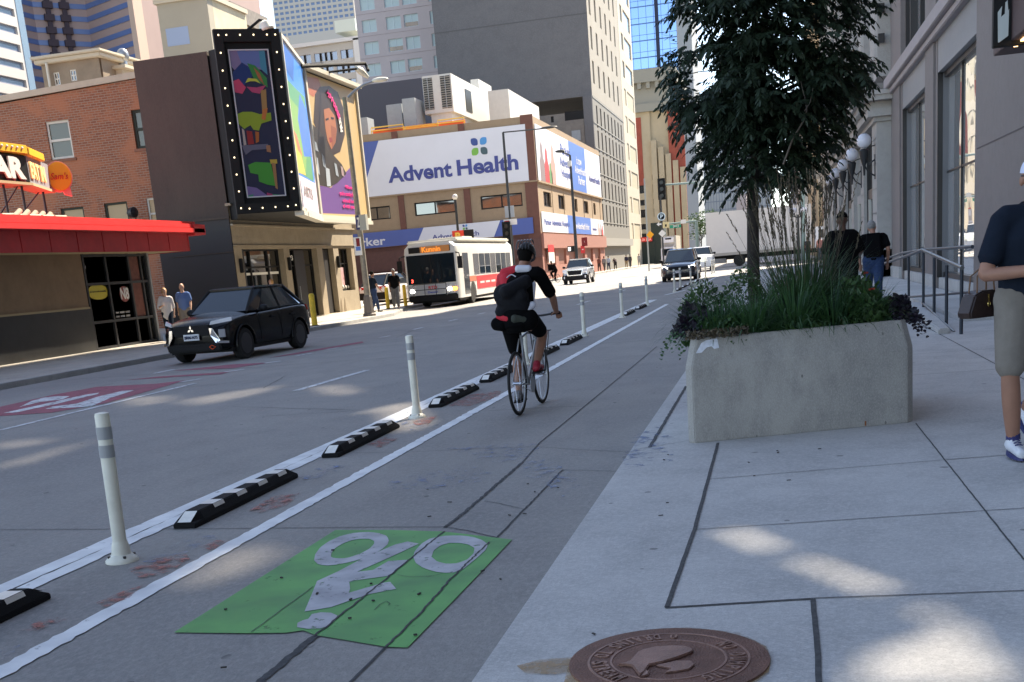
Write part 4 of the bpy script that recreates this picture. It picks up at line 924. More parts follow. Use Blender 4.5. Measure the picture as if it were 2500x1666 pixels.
boxpx('low_grey_unit', 'blue grey boxy unit left of the tall roof cabinet', 'roof unit', m_unit2, k3c(262, 304), k3c(368, 294), k3c(380, 430), 112, 3, zb=ZA-.3)
boxpx('small_grey_unit', 'small light grey unit at the left end of the roof', 'roof unit', m_unit2, k3c(35, 400), k3c(130, 388), k3c(150, 470), 110.5, 2, zb=ZA-.3)
boxpx('dark_penthouse', 'dark slate grey windowless roof structure behind the roof units', 'roof structure', mat('slate_panel', (.075, .075, .095), rough=.7), k3c(-300, 215), k3c(505, 118), k3c(520, 430), 131, 12, zb=ZA-.3)
m_orange = mat('orange_barrier', (.75, .13, .03), rough=.6); m_yr = mat('yellow_rail', (.75, .48, .08), rough=.5)
for i, (xa, xb) in enumerate((((160, 465), (382, 447)), ((390, 460), (620, 418)), ((622, 412), (806, 405)))):
    p, q = OY(*k3c(*xa), 109.2), OY(*k3c(*xb), 109.2); t = thing('roof_railing', ['yellow roof railing over an orange sheet, leftmost', 'yellow roof railing in the middle of the front edge', 'yellow roof railing under the louvre unit'][i], 'railing', (p.x, 109.2, ZA), 'yellow roof railings')
    b = MB(); b.tube([(p.x, 109.2, ZA), (p.x, 109.2, p.z), (q.x, 109.2, p.z), (q.x, 109.2, ZA)], .06, 6); b.tube([(p.x, 109.2, (p.z+ZA)/2), (q.x, 109.2, (p.z+ZA)/2)], .05, 6); build(b, 'rail', m_yr, t)
    b = MB(); b.box(p.x, q.x, 109.6, 109.65, ZA-.2, ZA+.45); build(b, 'orange_sheet', m_orange, t)
# ------------------------------------------------------------------ towers behind, left to right
m_conc = grime_mat('grey_tower_concrete', (.15, .15, .155), (.135, .135, .14), big=.08, small=.6, rough=.9)
m_concL = grime_mat('light_tower_concrete', (.37, .35, .3), (.34, .32, .28), big=.1, small=1, rough=.9)
m_white_c = mat('cream_concrete', (.62, .56, .47), rough=.9, var=.05, vs=.3)
m_pane_b = glass_mat('blue_band_glass', (.03, .1, .33), rough=.2); m_pane_p = glass_mat('pale_blue_glass', (.25, .36, .48), rough=.2)
m_pane_d = glass_mat('dark_window_glass', (.02, .022, .024), rough=.1)
def px(x, y, Y): return OY(x, y, Y)
# white ribbon tower, far left (walls face the street)
t = thing('ribbon_tower', 'white office tower with long grey window ribbons at the far left edge', 'office tower', (-78, 120, 0))
XT = -66.0; kk = CR(0, 0, 5.88); FT = Face((XT, 0, 0), (0, 1, 0))
y1 = FT.uv(*kk(300, 500))[0]; y0 = y1-30
b = MB(); b.box(XT-16, XT-.4, y0, y1, 0, 60); build(b, 'core', m_white_c, t)
wl = [FT.uv(*kk(x, y))[1] for x, y in ((5, 1090), (5, 840), (5, 590), (5, 345), (5, 90))]; dz = (wl[-1]-wl[0])/4
ue = FT.uv(*kk(285, 640))[0]; uw = FT.uv(*kk(352, 850))[0]; y1 = FT.uv(*kk(440, 850))[0]
hr = [(y0+1.5, ue, wl[0]-dz*.1+dz*k-dz*.28, wl[0]-dz*.1+dz*k+dz*.16) for k in range(-3, 9)]
b = MB(); FT.wall(b, y0, uw, 0, 60, hr, .3); build(b, 'white_wall', mat('tower_white', (.52, .5, .48), rough=.8), t)
windows(FT, t, hr, m_pane_p, mat('grey_band', (.22, .25, .33)), .25, .15, 7, name='window_ribbon')
b = MB(); b.box(XT-.4, XT+.05, uw, y1, 0, 60); build(b, 'glass_corner', m_pane_p, t)
# pink banded tower: three facets
Yp = 170; A0 = px(*kk(445, 300), 168); A1 = px(*kk(500, 300), 172); A2 = px(*kk(1260, 300), 178); A3 = px(*kk(1960, 300), 172); A4 = px(*kk(2230, 300), 180)
m_pink = mat('pink_granite', (.34, .25, .225), rough=.8, var=.05, vs=.2); m_pinkL = mat('lit_pink_granite', (.5, .37, .29), rough=.8, var=.03, vs=.2)  # the wing's sunlight is put into the paler second pink
m_band = mat('blue_window_band', (.1, .155, .33), rough=.3)
t = thing('pink_banded_tower', 'tall pink granite tower with blue window bands and two dark ladder strips', 'office tower', (A2.x, A2.y, 0))
P_ = [V((A0.x-3, A0.y-8, 0)), V((A1.x, A1.y, 0)), V((A2.x, A2.y, 0)), V((A3.x, A3.y, 0))]
b = MB(); cen = [(p.x, p.y+.05) for p in P_]; back_ = [(A3.x+2, 215), (A0.x-6, 215)]
b.hexa([(x, y, 0) for x, y in cen+back_], [(x, y, 85) for x, y in cen+back_]); build(b, 'wall', m_pink, t)
fz = [px(*kk(1262, y), A2.y).z for y in (100, 280, 462, 645, 830)]; fl = (fz[0]-fz[-1])/4; hb = fl*.4
for k in range(-4, 10):
    b = MB()
    for i in range(3):
        f = Face(P_[i], P_[i+1]-P_[i]); L = (P_[i+1]-P_[i]).length; f.rect(b, 0 if i else L*.3, L, fz[-1]+fl*k-hb/2, fz[-1]+fl*k+hb/2, -.1, .06)
    build(b, 'window_band', m_band, t)
f = Face(P_[1], P_[2]-P_[1])
for xx in (690, 925):
    u = f.uv(*kk(xx, 180))[0]; b = MB(); f.rect(b, u-.35, u+.35, 0, 85, .06, .4)
    for k in range(-4, 10): f.rect(b, u-.75, u+.75, fz[-1]+fl*k-hb*.7, fz[-1]+fl*k+hb*.6, .06, .6)
    build(b, 'ladder_strip', mat('dark_strip', (.05, .035, .045)), t)
b = MB(); b.hexa([(A3.x+.1, A3.y-.6, 0), (A4.x, A4.y-8, 0), (A4.x+2, 214, 0), (A3.x+.1, 214, 0)], [(A3.x+.1, A3.y-.6, 85), (A4.x, A4.y-8, 85), (A4.x+2, 214, 85), (A3.x+.1, 214, 85)]); build(b, 'blank_wing', m_pinkL, t)
# tan rooftop building behind the brick one
q0, q1 = px(*kk(590, 940), 78), px(*kk(1420, 850), 78)
m_tan2 = mat('old_tan_render', (.25, .195, .14), rough=.9, var=.15, vs=.8); m_cor = mat('pale_cornice', (.5, .44, .34), rough=.8)
t = thing('tan_cornice_building', 'small tan building with pale cornice and two white framed windows above the brick wall', 'building', (q0.x, 78, 0))
Fn = Face((0, 78, 0), (1, 0, 0)); hw = [Fn.bb([kk(770, 1045), kk(845, 1035), kk(860, 1225), kk(790, 1225)]), Fn.bb([kk(1010, 1005), kk(1080, 1000), kk(1100, 1100), kk(1020, 1170)])]
b = MB(); Fn.wall(b, q0.x, q1.x, 0, q0.z, hw, .2); b.box(q0.x, q1.x, 78.25, 90, 0, q0.z); build(b, 'wall', m_tan2, t)
windows(Fn, t, hw, m_pane_d, mat('white_trim', (.6, .58, .52)), .1, .08, 1, 1)
b = MB(); b.box(q0.x-.3, q1.x+.35, 77.6, 90, q0.z, q0.z+.3); b.box(q0.x-.45, q1.x+.5, 77.4, 90, q0.z+.3, q0.z+.5); build(b, 'cornice', m_cor, t, bevel=.05)
q = px(*kk(680, 1000), 77.6); b = MB(); b.cyl((q.x, 77.6, q0.z-4), (q.x, 77.6, q0.z), .1); build(b, 'downpipe', m_wf, t)
q = px(*kk(1660, 920), 80); q2 = px(*kk(1850, 1040), 80)
t = thing('roof_vent_house', 'tiny cream roof structure with a grey metal vent above the brick wall', 'roof vent', (q.x, 80, 0))
b = MB(); b.box(q.x-1.2, q2.x-.5, 80, 83, q2.z-3, q.z-.35); b.hexa([(q.x-1.4, 79.6, q.z-.4), (q2.x, 79.6, q2.z+.3), (q2.x, 83, q2.z+.3), (q.x-1.4, 83, q.z-.4)], [(q.x-1.4, 79.6, q.z-.2), (q2.x, 79.6, q2.z+.5), (q2.x, 83, q2.z+.5), (q.x-1.4, 83, q.z-.2)]); build(b, 'hut', m_cor, t)
b = MB(); b.cyl((q.x, 81, q.z-.4), (q.x, 81, q.z+.4), .35); b.sph((q.x+.1, 81, q.z+.7), (.45, .4, .5), 12, 8); build(b, 'vent_cowl', m_steel, t, smooth=50)
# beige building with pale panel
q0, q1 = px(*k1(1285, 40), 95), px(*k1(1695, -5), 95)
t = thing('beige_block', 'plain beige block with a pale blue painted rectangle behind the dark theatre wall', 'building', (q0.x, 95, 0))
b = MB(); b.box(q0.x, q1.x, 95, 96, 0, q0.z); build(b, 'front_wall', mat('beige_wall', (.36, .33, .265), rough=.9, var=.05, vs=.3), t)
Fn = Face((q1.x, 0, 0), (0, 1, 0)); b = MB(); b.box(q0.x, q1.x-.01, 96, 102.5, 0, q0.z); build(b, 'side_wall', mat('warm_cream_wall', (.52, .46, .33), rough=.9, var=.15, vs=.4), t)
b = MB(); b.box(q0.x-.2, q1.x+.2, 94.8, 102.5, q0.z, q0.z+.35); build(b, 'parapet', m_cor, t)
Fn = Face((0, 95, 0), (1, 0, 0)); r4 = Fn.bb([k1(1358, 240), k1(1560, 360)]); b = MB(); Fn.rect(b, *r4, 0, .02); build(b, 'painted_rectangle', mat('pale_blue_paint', (.3, .37, .52)), t)
b = MB(); b.box(q1.x, q1.x+.06, 99.5, 100.5, q0.z-4, q0.z-2); build(b, 'window', m_pane_d, t)
q = px(*k1(1990, 160), 104); b = MB(); b.box(q1.x-3, q.x-.3, 102, 112, 0, q.z-.6); b.box(q1.x-3, q.x+.6, 101.5, 113, q.z-.6, q.z-.2); b.box(q1.x-2, q.x-.5, 103, 111, q.z-.2, q.z+1.4); build(b, 'roof_penthouse', mat('grey_stone', (.2, .18, .16), var=.2), t)
# light office tower with small square windows
kz = CR(650, 0, 5.227)
def grid_tower(name, label, cat, Y, xl, xr, ztop, wallm, pane, rows, cols, winw, winh, gp, skip=None, side=None, depth=.2, fw=0, frame=None, d=20, zrow=None, limit=100, off=None, mull=0):
    t = thing(name, label, cat, ((xl+xr)/2, Y, 0)); F_ = Face((0, Y, 0), (1, 0, 0))
    pw = (xr-xl)/cols; rects = []
    z0_, dz_ = zrow
    for r in range(rows):
        for c in range(cols):
            if skip and skip(r, c): continue
            u = xl+pw*(c+.5)+(off(c) if off else 0); v = z0_+dz_*r; rects.append((u-winw/2, u+winw/2, v-winh/2, v+winh/2))
    rects = [h for h in rects if h[1] < xr and h[0] > xl]
    rects.sort(key=lambda h: -h[2])
    b = MB()
    if len(rects) > 260:
        F_.rect(b, xl, xr, 0, ztop, -.5, 0); b.box(xl, xr, Y+.5, Y+d, 0, ztop); build(b, 'wall', wallm, t); windows(F_, t, rects, pane, frame, -.03, fw, limit=limit, mull=mull)
    else:
        F_.wall(b, xl, xr, 0, ztop, rects, depth); b.box(xl, xr, Y+depth+.05, Y+d, 0, ztop); build(b, 'wall', wallm, t); windows(F_, t, rects, pane, frame, depth, fw, limit=limit, mull=mull)
    return t
YT = 620; xl, xr = px(*kz(100, 200), YT).x, px(*kz(1130, 200), YT).x
zr = [px(*kz(700, y), YT).z for y in (105, 385)]; dzr = (zr[0]-zr[1])/4
grid_tower('small_window_tower', 'pale office tower with many small blue windows left of the hotel', 'office tower', YT, xl, xr, 230, mat('pale_tower_wall', (.47, .43, .38), rough=.85), mat('slate_blue_pane', (.12, .18, .31), rough=.3), 14, 15, (xr-xl)/15*.66, dzr*.5, 0,
           zrow=(zr[1], dzr), d=25)
xl, xr = px(*kz(230, 500), 240).x, px(*kz(1015, 400), 240).x; zt = px(*kz(1015, 390), 240).z
t = thing('blank_grey_block', 'low blank grey block standing in front of the small window tower', 'building', (xl, 240, 0)); b = MB(); b.box(xl-4, xr, 240, 250, 0, zt-1.5); b.box(xl-4, xr+5, 241, 250, 0, zt-4.5); build(b, 'wall', mat('greige', (.38, .35, .31)), t)
b = MB(); b.box(px(*kz(870, 300), 241).x, px(*kz(1135, 300), 241).x, 241, 250, zt, px(*kz(1000, 250), 241).z); build(b, 'glazed_strip', mat('pale_strip', (.6, .68, .6)), t)
xl, xr = px(*kz(340, 600), 200).x, px(*kz(1150, 540), 200).x; zt = px(*kz(1150, 510), 200).z
t = grid_tower('condominium', 'white balcony condominium behind the marquee light arm', 'apartment block', 200, xl, xr, zt, mat('condo_white', (.55, .52, .46), rough=.8), glass_mat('condo_glass', (.12, .16, .27), rough=.25), 14, 12, 1.3, 1.35, 0, zrow=(zt-2-13*2.35, 2.35), skip=lambda r, c: (c*7+r*3) % 5 == 0, d=14)
b = MB(); b.box(xr-.4, xr+.6, 199.4, 214, 0, zt+.2); b.box(xl, xr+.6, 199.4, 214, zt-.1, zt+.5); build(b, 'white_frame', m_ltr, t)
for r in range(5):
    b = MB(); x = px(*kz(610, 600), 200).x; b.box(x-1.3, x+1.3, 199, 200, zt-3.2-r*2.35, zt-2.9-r*2.35); build(b, 'balcony', mat('balcony_grey', (.35, .33, .3)), t)
# hotel with paired windows
Yh = 158; xl, xr = px(*kz(1130, 100), Yh).x, px(*kz(2215, 300), Yh).x
Fh = Face((0, Yh, 0), (1, 0, 0)); m_hot = mat('lilac_render', (.41, .375, .385), rough=.85, var=.04, vs=.3)
cols = [Fh.bb([kz(a, y), kz(c, y)])[:2] for a, c, y in ((1222, 1408, 330), (1532, 1720, 310), (1758, 1940, 270), (2090, 2185, 230))]
vr = [Fh.uv(*kz(1310, y))[1] for y in (335, 620)]; dh = vr[0]-vr[1]
rects = [(c[0], c[1], vr[0]+dh*k-.78, vr[0]+dh*k+.78) for k in range(-5, 7) for c in cols]
t = thing('hotel', 'lilac grey hotel block with paired pale blue windows and curtains', 'hotel', (xl, Yh, 0))
b = MB(); Fh.wall(b, xl, xr, 0, 62, rects, .25); b.box(xl, xr, Yh+.3, Yh+20, 0, 62); build(b, 'wall', m_hot, t)
m_curt = mat('curtain_pane', (.35, .47, .5), rough=.3); windows(Fh, t, rects, m_curt, mat('hotel_frame', (.5, .6, .65)), .2, .07, 1)
for i in (8, 17, 29, 22, 33, 14, 38, 45):
    h = rects[i % len(rects)]; b = MB(); Fh.rect(b, h[0]+.1, h[1]-.1, h[2]+.08, h[2]+.6, -.19, -.14); build(b, 'open_blind_gap', m_pane_d, t)
for k in range(-5, 7): b = MB(); Fh.rect(b, xl, xr, vr[0]+dh*k+1.5, vr[0]+dh*k+1.56, 0, .03); build(b, 'floor_joint', mat('hotel_joint', (.3, .27, .28)), t)
# big grey tower with side windows
Yg = 151.6; XG = -21.4; q = px(1062, 100, Yg)
t = thing('grey_tower', 'huge blank dark grey tower whose lit side has narrow white windows above arched ones', 'tower', (XG, Yg, 0))
FG = Face((XG, 0, 0), (0, 1, 0)); kg = CR(1400, 200, 7.128); kt = CR(1400, 0, 7.84)
b = MB(); b.box(q.x, XG-.02, Yg, Yg+1, 21.5, 75); b.box(q.x, XG-.45, Yg+1, 183.3, 21.5, 75); b.box(px(1425, 280, Yg-.3).x, XG-.02, Yg-.3, Yg+1, 0, 21.5); build(b, 'blank_wall', m_conc, t)
b = MB()
for z in (31, 41, 51): b.box(q.x, XG-.02, Yg-.02, Yg, z, z+.12)
build(b, 'wall_joint', mat('joint_grey', (.1, .1, .105)), t)
zs = FG.uv(*kg(600, 640))[1]
v_a = [FG.uv(*kg(455, 640))[1], FG.uv(*kg(505, 1080))[1]]; dz = v_a[0]-v_a[1]
nu = 8; ya, yb = Yg+1.6, 182.0
ra = [(ya+(yb-ya)*(i+.5)/nu-.6, ya+(yb-ya)*(i+.5)/nu+.6, v_a[0]-dz*k-1.35, v_a[0]-dz*k+1.35) for k in range(5) for i in range(nu)]
b = MB(); FG.wall(b, Yg, 183.4, 0, 21.6, ra, .35); build(b, 'lower_side_wall', mat('side_stone', (.2, .192, .17), rough=.9, var=.06), t)
b = MB()
for k in range(6): FG.rect(b, Yg, 183.4, v_a[0]-dz*k+2.0, v_a[0]-dz*k+2.12, 0, .06)
FG.rect(b, Yg, 183.4, 3.2, 4.2, 0, .5); build(b, 'side_string_course', mat('side_stone_light', (.29, .28, .25)), t)
windows(FG, t, ra, m_pane_d, None, .35, name='arched_window')
rb = [(Yg+1.8+4.9*i+ (2.2 if i > 2 else 0)*0, Yg+1.8+4.9*i+1.5, 23.2+4.05*k, 25.9+4.05*k) for k in range(12) for i in range(6)]
b = MB(); FG.wall(b, Yg, 183.4, 21.6, 75, rb, .35); build(b, 'upper_side_wall', mat('side_cream', (.3, .275, .23), rough=.9, var=.06, vs=.3), t)
windows(FG, t, rb, mat('white_blind_window', (.62, .62, .6), rough=.4), None, .3, name='narrow_window')
# garage floors in front of tower
t = thing('parking_garage', 'concrete garage with dark openings between the advert building and the grey tower', 'parking garage', (-30, 151.3, 0))
Fp = Face((0, 151.3, 0), (1, 0, 0)); hp = [Fp.bb([k3c(1410, 385), k3c(1432, 425)]), Fp.bb([k3c(1505, 352), k3c(1642, 400)])]
b = MB(); Fp.wall(b, -60, px(1425, 290, 151.3).x-.02, 0, px(1380, 277, 151.3).z, hp, .05); build(b, 'wall', grime_mat('garage_concrete', (.26, .235, .2), (.17, .155, .14), big=.4, small=2), t)
windows(Fp, t, hp, m_blackf, None, .04, name='opening'); h = Fp.bb([k3c(1555, 485), k3c(1620, 550)]); b = MB(); Fp.rect(b, *h, 0, .1); build(b, 'louvre', m_unit2, t)
# cream corner tower beyond
XC = px(1511, 100, 184).x; FC = Face((XC, 0, 0), (0, 1, 0))
t = thing('cream_corner_tower', 'narrow sunlit cream tower with horizontal windows beyond the grey tower', 'tower', (XC, 184, 0))
yE = FC.uv(1543, 130)[0]; b = MB(); b.box(XC-8, XC-.02, 184, 184.6, 0, 75); build(b, 'shaded_end_wall', mat('shaded_cream_wall', (.27, .24, .23), rough=.9), t)  # the end wall's shade is put into a darker, greyer tone
hc = []
for k in range(17): z = 4.3+k*4.0; hc += [(187+.0, 189.4, z, z+2.4), (191, yE-1.5, z, z+2.4)]
b = MB(); FC.wall(b, 184, yE, 0, 75, hc, .3); b.box(XC-8, XC-.4, 184.6, yE, 0, 75); build(b, 'sunlit_wall', mat('pale_cream_wall', (.46, .41, .32), rough=.85, var=.04, vs=.4), t)
windows(FC, t, [h for h in hc if h[2] > 26], m_pane_p, None, .2); windows(FC, t, [h for h in hc if h[2] <= 26], mat('cream_panel', (.42, .37, .26)), None, .1, name='blind_panel')
# beige and red building with cornice
Yr = 262; kb = CR(1400, 200, 7.128); Fr = Face((0, Yr, 0), (1, 0, 0)); xl = px(*kb(1080, 400), Yr).x-6; xr = px(*kb(1640, 700), Yr).x; zt = px(*kb(1300, 520), Yr).z
m_beige2 = mat('warm_beige', (.46, .38, .25), rough=.85, var=.08, vs=.4); m_rb = mat('red_brick_far', (.32, .075, .045), rough=.85, var=.15, vs=.6)
t = thing('red_beige_building', 'beige and red brick building with heavy bracketed cornice closing the left side', 'building', (xr, Yr, 0))
xm = px(*kb(1340, 900), Yr).x; xa = px(*kb(1200, 900), Yr).x
cw = (xa-px(*kb(1140, 900), Yr).x); rr = []
for k in range(22): z = 2+k*2.55; rr += [(xa-.3-1.5, xa-.3, z, z+(1.7 if k % 2 else 1.2)), (xa+1.6, xa+3.0, z, z+(1.7 if k % 2 else 1.2))]
rr = [h for h in rr if h[3] < zt-11]
b = MB(); Fr.wall(b, xl, xm, 0, zt, rr, .4); b.box(xl, xr, Yr+.5, Yr+8, 0, zt); build(b, 'beige_front', m_beige2, t)
windows(Fr, t, rr, m_pane_d, None, .35)
b = MB(); Fr.rect(b, px(*kb(1100, 900), Yr).x-3, px(*kb(1185, 900), Yr).x, zt-15, zt-1, 0, .1); Fr.rect(b, xm+7.2, xr, 0, zt-.5, -.4, .1); build(b, 'red_panel', m_rb, t)
b = MB()
for k in range(5): x = xm+k*1.5; b.box(x, x+1.15, Yr-.6, Yr+.4, 0, zt-6-k*1.5); 
build(b, 'beige_pier', m_beige2, t)
b = MB(); b.box(xl, xr+.8, Yr-.8, Yr+8, zt, zt+1.6); b.box(xl, xr+1.6, Yr-1.6, Yr+8, zt+5.8, zt+8.4); b.box(xl, xr+.4, Yr-.3, Yr+8, zt+1.6, zt+5.8)
for k in range(12): b.box(xr-.3-k*1.9, xr+.5-k*1.9, Yr-1.3, Yr-.3, zt+4.6, zt+5.8)
build(b, 'cornice', mat('grey_green_cornice', (.3, .29, .24), rough=.85), t)
Fx = Face((xr, 0, 0), (0, 1, 0)); yE = 300; rs = []
for i in range(7): rs.append((Yr+4+i*5.2, Yr+6.6+i*5.2, 14, zt-3)); rs.append((Yr+4+i*5.2, Yr+6.6+i*5.2, 3, 11))
b = MB(); Fx.wall(b, Yr, yE, 0, zt, rs, 1.2); b.box(xr-6, xr-1.3, Yr+1, yE, 0, zt); build(b, 'red_side_wall', mat('orange_red_brick', (.52, .13, .06), rough=.85, var=.12, vs=.5), t)
windows(Fx, t, rs, m_rb, None, 1.1, name='window_bay')
b = MB(); Fx.rect(b, Yr, yE, zt+5.8, zt+8.4, 0, 2.2); Fx.rect(b, Yr, yE, zt, zt+1.2, 0, .8); build(b, 'side_cornice', mat('grey_green_cornice', (0, 0, 0)), t)
# blue glass tower
Yb = 400; Fg = Face((0, Yb, 0), (1, 0, 0)); xl = px(1530, 100, Yb).x-3; xr = px(1656, 150, Yb).x; xq = px(1692, 150, Yb).x
t = thing('blue_glass_tower', 'tall blue mirrored glass tower with one dark vertical fin', 'glass tower', (xl, Yb, 0))
m = bpy.data.materials.new('blue_curtain_wall'); m.use_nodes = True; nt_ = m.node_tree; pb = nt_.nodes['Principled BSDF']; pb.inputs['Metallic'].default_value = .85; pb.inputs['Roughness'].default_value = .06; pb.inputs['Base Color'].default_value = (.27, .4, .62, 1)
b = MB(); Fg.rect(b, xl, xr, 0, 130, -.5, 0); b.box(xl, xr, Yb+.5, Yb+30, 0, 130); build(b, 'curtain_wall', m, t)
vv = [Fg.uv(*kt(1300, y))[1] for y in (130, 460)]; dv = (vv[0]-vv[1])
for k in range(-14, 12):
    z = vv[0]+dv*k
    if 3 < z < 129: b = MB(); Fg.rect(b, xl, xr, z-.16, z+.16, 0, .12); Fg.rect(b, xl, xr, z+dv*.33, z+dv*.33+.12, 0, .08); build(b, 'floor_line', mat('blue_line', (.1, .19, .38)), t)
for k in range(9): x = xl+(xr-xl)*k/8; b = MB(); Fg.rect(b, x-.06, x+.06, 0, 130, 0, .1); build(b, 'mullion', mat('blue_line', (0, 0, 0)), t)
x = Fg.uv(*kt(1600, 500))[0]; b = MB(); Fg.rect(b, x-.5, x+.5, 0, 130, .1, 1.2); build(b, 'fin', mat('dark_fin', (.02, .025, .05)), t)
b = MB(); b.box(xr, xq, Yb-2, Yb+30, 0, 130); build(b, 'concrete_flank', m_concL if 0 else mat('grey_flank', (.3, .31, .31), rough=.8), t)
# far end of the street
t = thing('grey_slab_tower', 'plain light grey tower seen past the red building', 'tower', (px(1690, 500, 480).x, 480, 0))
b = MB(); b.box(px(1655, 500, 480).x, px(1712, 450, 480).x, 480, 500, 0, px(1700, 335, 480).z+8); build(b, 'wall', mat('blue_grey_wall', (.34, .37, .4), rough=.8), t)
Yf = 560; Ff = Face((0, Yf, 0), (1, 0, 0)); x0, x1 = px(1705, 420, Yf).x, px(1880, 420, Yf).x
t = thing('dark_glass_block', 'broad dark glass block closing the end of the street', 'office building', (x0, Yf, 0))
zt = px(1720, 425, Yf).z+14; b = MB(); b.box(x0, x1, Yf, Yf+20, 0, zt); build(b, 'glass_wall', glass_mat('slate_glass', (.045, .06, .085), rough=.3), t)
b = MB()
for k in range(15): Ff.rect(b, x0, x1, k*3.8, k*3.8+.35, 0, .1)
for k in range(26): x = x0+(x1-x0)*k/25; Ff.rect(b, x-.12, x+.12, 0, zt, 0, .08)
build(b, 'mullion_grid', mat('slate_line', (.13, .15, .18)), t)
b = MB(); b.box(x0, x1, Yf-1, Yf+20, zt, zt+9); build(b, 'pale_top_floors', mat('pale_top', (.4, .42, .43)), t)
t = thing('mauve_building', 'low mauve stone building at the end of the street beside the dark glass block', 'building', (px(1800, 480, 500).x, 500, 0))
b = MB(); b.box(px(1797, 480, 500).x, px(1822, 480, 500).x, 500, 520, 0, px(1800, 475, 500).z); build(b, 'wall', mat('mauve_far', (.38, .31, .29)), t)
# ------------------------------------------------------------------ right side buildings
FR = Face((XW, 0, 0), (0, -1, 0)); m_gran = grime_mat('warm_granite', (.2, .175, .165), (.18, .157, .15), big=.5, small=6, rough=.6, bump=.1)
m_bronze = mat('bronze_frame', (.022, .02, .02), rough=.4, metal=.3); m_gpanel = grime_mat('grey_panel', (.23, .235, .245), (.27, .265, .26), big=.35, small=3, rough=.45, bump=.05)
m_mirror = glass_mat('mirror_glass', (.10, .10, .105), rough=.012, wav=.12, spec=1); m_mirror.node_tree.nodes['Principled BSDF'].inputs['Metallic'].default_value = .72
m_mirror.node_tree.nodes['Principled BSDF'].inputs['Base Color'].default_value = (.8, .79, .76, 1)
t = thing('granite_building', 'grey granite building with tall mirrored shop windows and dark frames at the right', 'building', (XW, 30, 0))
PL_ = [(38.6, 41.5), (30.8, 32.8)]
for a, c in PL_: b = MB(); b.box(XW, XW+.9, a+.35, c-.0, .12, 6.1); b.box(XW+.05, XW+.9, a, a+.36, .12, 6.1); build(b, 'pilaster', m_gran, t, bevel=.02)
b = MB(); b.box(XW-.04, XW+.9, 38.9, 41.6, .12, .55); build(b, 'pilaster_base', m_walk, t, bevel=.02); b = MB(); b.box(XW-.03, XW+.9, 31, 32.85, .12, .5); build(b, 'pilaster_base', m_walk, t, bevel=.02)
b = MB(); b.box(XW, XW+8, -22, 24.8, .12, 7.2); b.box(XW+2, XW+26, -22, 41.6, .12, 7.0); b.box(XW+.02, XW+.1, 24.8, 25.1, .12, 6.2); b.box(XW+1.2, XW+26, 23, 41.6, 7, 19); build(b, 'main_wall', m_gran, t)
b = MB(); b.box(XW+.02, XW+.06, 3, 24.79, 3.05, 3.07); b.box(XW-.01, XW+.02, 3, 24.7, 3.02, 3.04); build(b, 'stone_joint', mat('gran_joint', (.12, .1, .1)), t)
b = MB(); b.box(XW-.22, XW+.9, 22, 41.7, 6.12, 6.45); b.box(XW-.1, XW+.9, 22, 41.65, 5.95, 6.12); build(b, 'ledge', mat('pale_granite', (.34, .3, .295), rough=.6, var=.06), t, bevel=.02)
for (a, c) in ((32.8, 38.6), (25.0, 30.8)):
    b = MB(); b.box(XW+.06, XW+.25, a, c, 5.2, 5.95); build(b, 'header_panel', m_gpanel, t)
    b = MB(); b.box(XW+.1, XW+.5, a, c, .12, .44); build(b, 'window_plinth', m_walk, t, bevel=.01)
    b = MB(); b.box(XW+.3, XW+.36, a+.02, c-.02, .44, 5.2); w_ = build(b, 'shop_window', m_mirror, t)
    b = MB()
    for y in (a+.06, (a+c)/2+.6): b.box(XW+.26, XW+.3, y-.03, y+.03, .5, 5.2)
    b.box(XW+.2, XW+.3, a, c, .44, .56); b.box(XW+.2, XW+.3, a, c, 5.08, 5.2); b.box(XW+.27, XW+.3, a, c, 2.9, 2.94); build(b, 'frame', m_bronze, w_)
    b = MB(); b.box(XW+.17, XW+.3, c-.06, c-.01, .44, 5.19); build(b, 'grey_jamb', mat('reveal_grey', (.13, .13, .135), rough=.5), t)
    b = MB(); b.box(XW+.05, XW+.168, c-.06, c-.01, .44, 5.19); build(b, 'dark_jamb', m_bronze, t)
for (a, c) in ((32.8, 38.6), (24.6, 30.8)):
    b = MB(); b.box(XW+.3, XW+.36, a, c, 6.6, 13); w_ = build(b, 'upper_window', m_mirror, t)
    b = MB()
    for y in (a+.4, a+1.9, c-1.6, c-.4): b.box(XW+.1, XW+.3, y-.06, y+.06, 6.5, 13)
    build(b, 'mullion', m_bronze, w_)
b = MB()
for a, c in ((38.6, 41.6), (30.8, 32.8), (22, 24.8)): b.box(XW, XW+1.3, a, c, 6.45, 18.9)
b.box(XW+.2, XW+1.3, 22, 41.6, 13, 18.9); build(b, 'upper_pilaster', m_gran, t)
# canopy with sign
t = thing('entrance_canopy', 'brown entrance canopy box with warm light strip at the upper right corner', 'canopy', (3.3, 14, 4))
b = MB(); b.box(3.3, XW+.0, 10, 19.6, 4.02, 6.3); build(b, 'box', mat('brown_panel', (.1, .062, .058), rough=.6, var=.08), t, bevel=.01)
b = MB(); b.box(3.42, 3.47, 10, 18.7, 4.0, 4.018); build(b, 'light_strip', mat('warm_strip', (1, .6, .25), emit=2.5), t)
kr = CR(2250, 0, 9.412); FQ = Face((3.3, 0, 0), (0, -1, 0)); FQ2 = Face((0, 18.2, 0), (1, 0, 0))
t = thing('blade_sign', 'black blade sign with white pictogram hanging by the brown canopy', 'sign', (3.1, 18.2, 4.4))
p0, p1 = OY(*kr(1760, 990), 18.2), OY(*kr(1995, 0), 18.2)
b = MB(); b.box(p0.x-.06, p1.x+.32, 18.22, 18.36, p0.z-.05, p0.z+1.3); build(b, 'panel', m_blackf, t, bevel=.01)
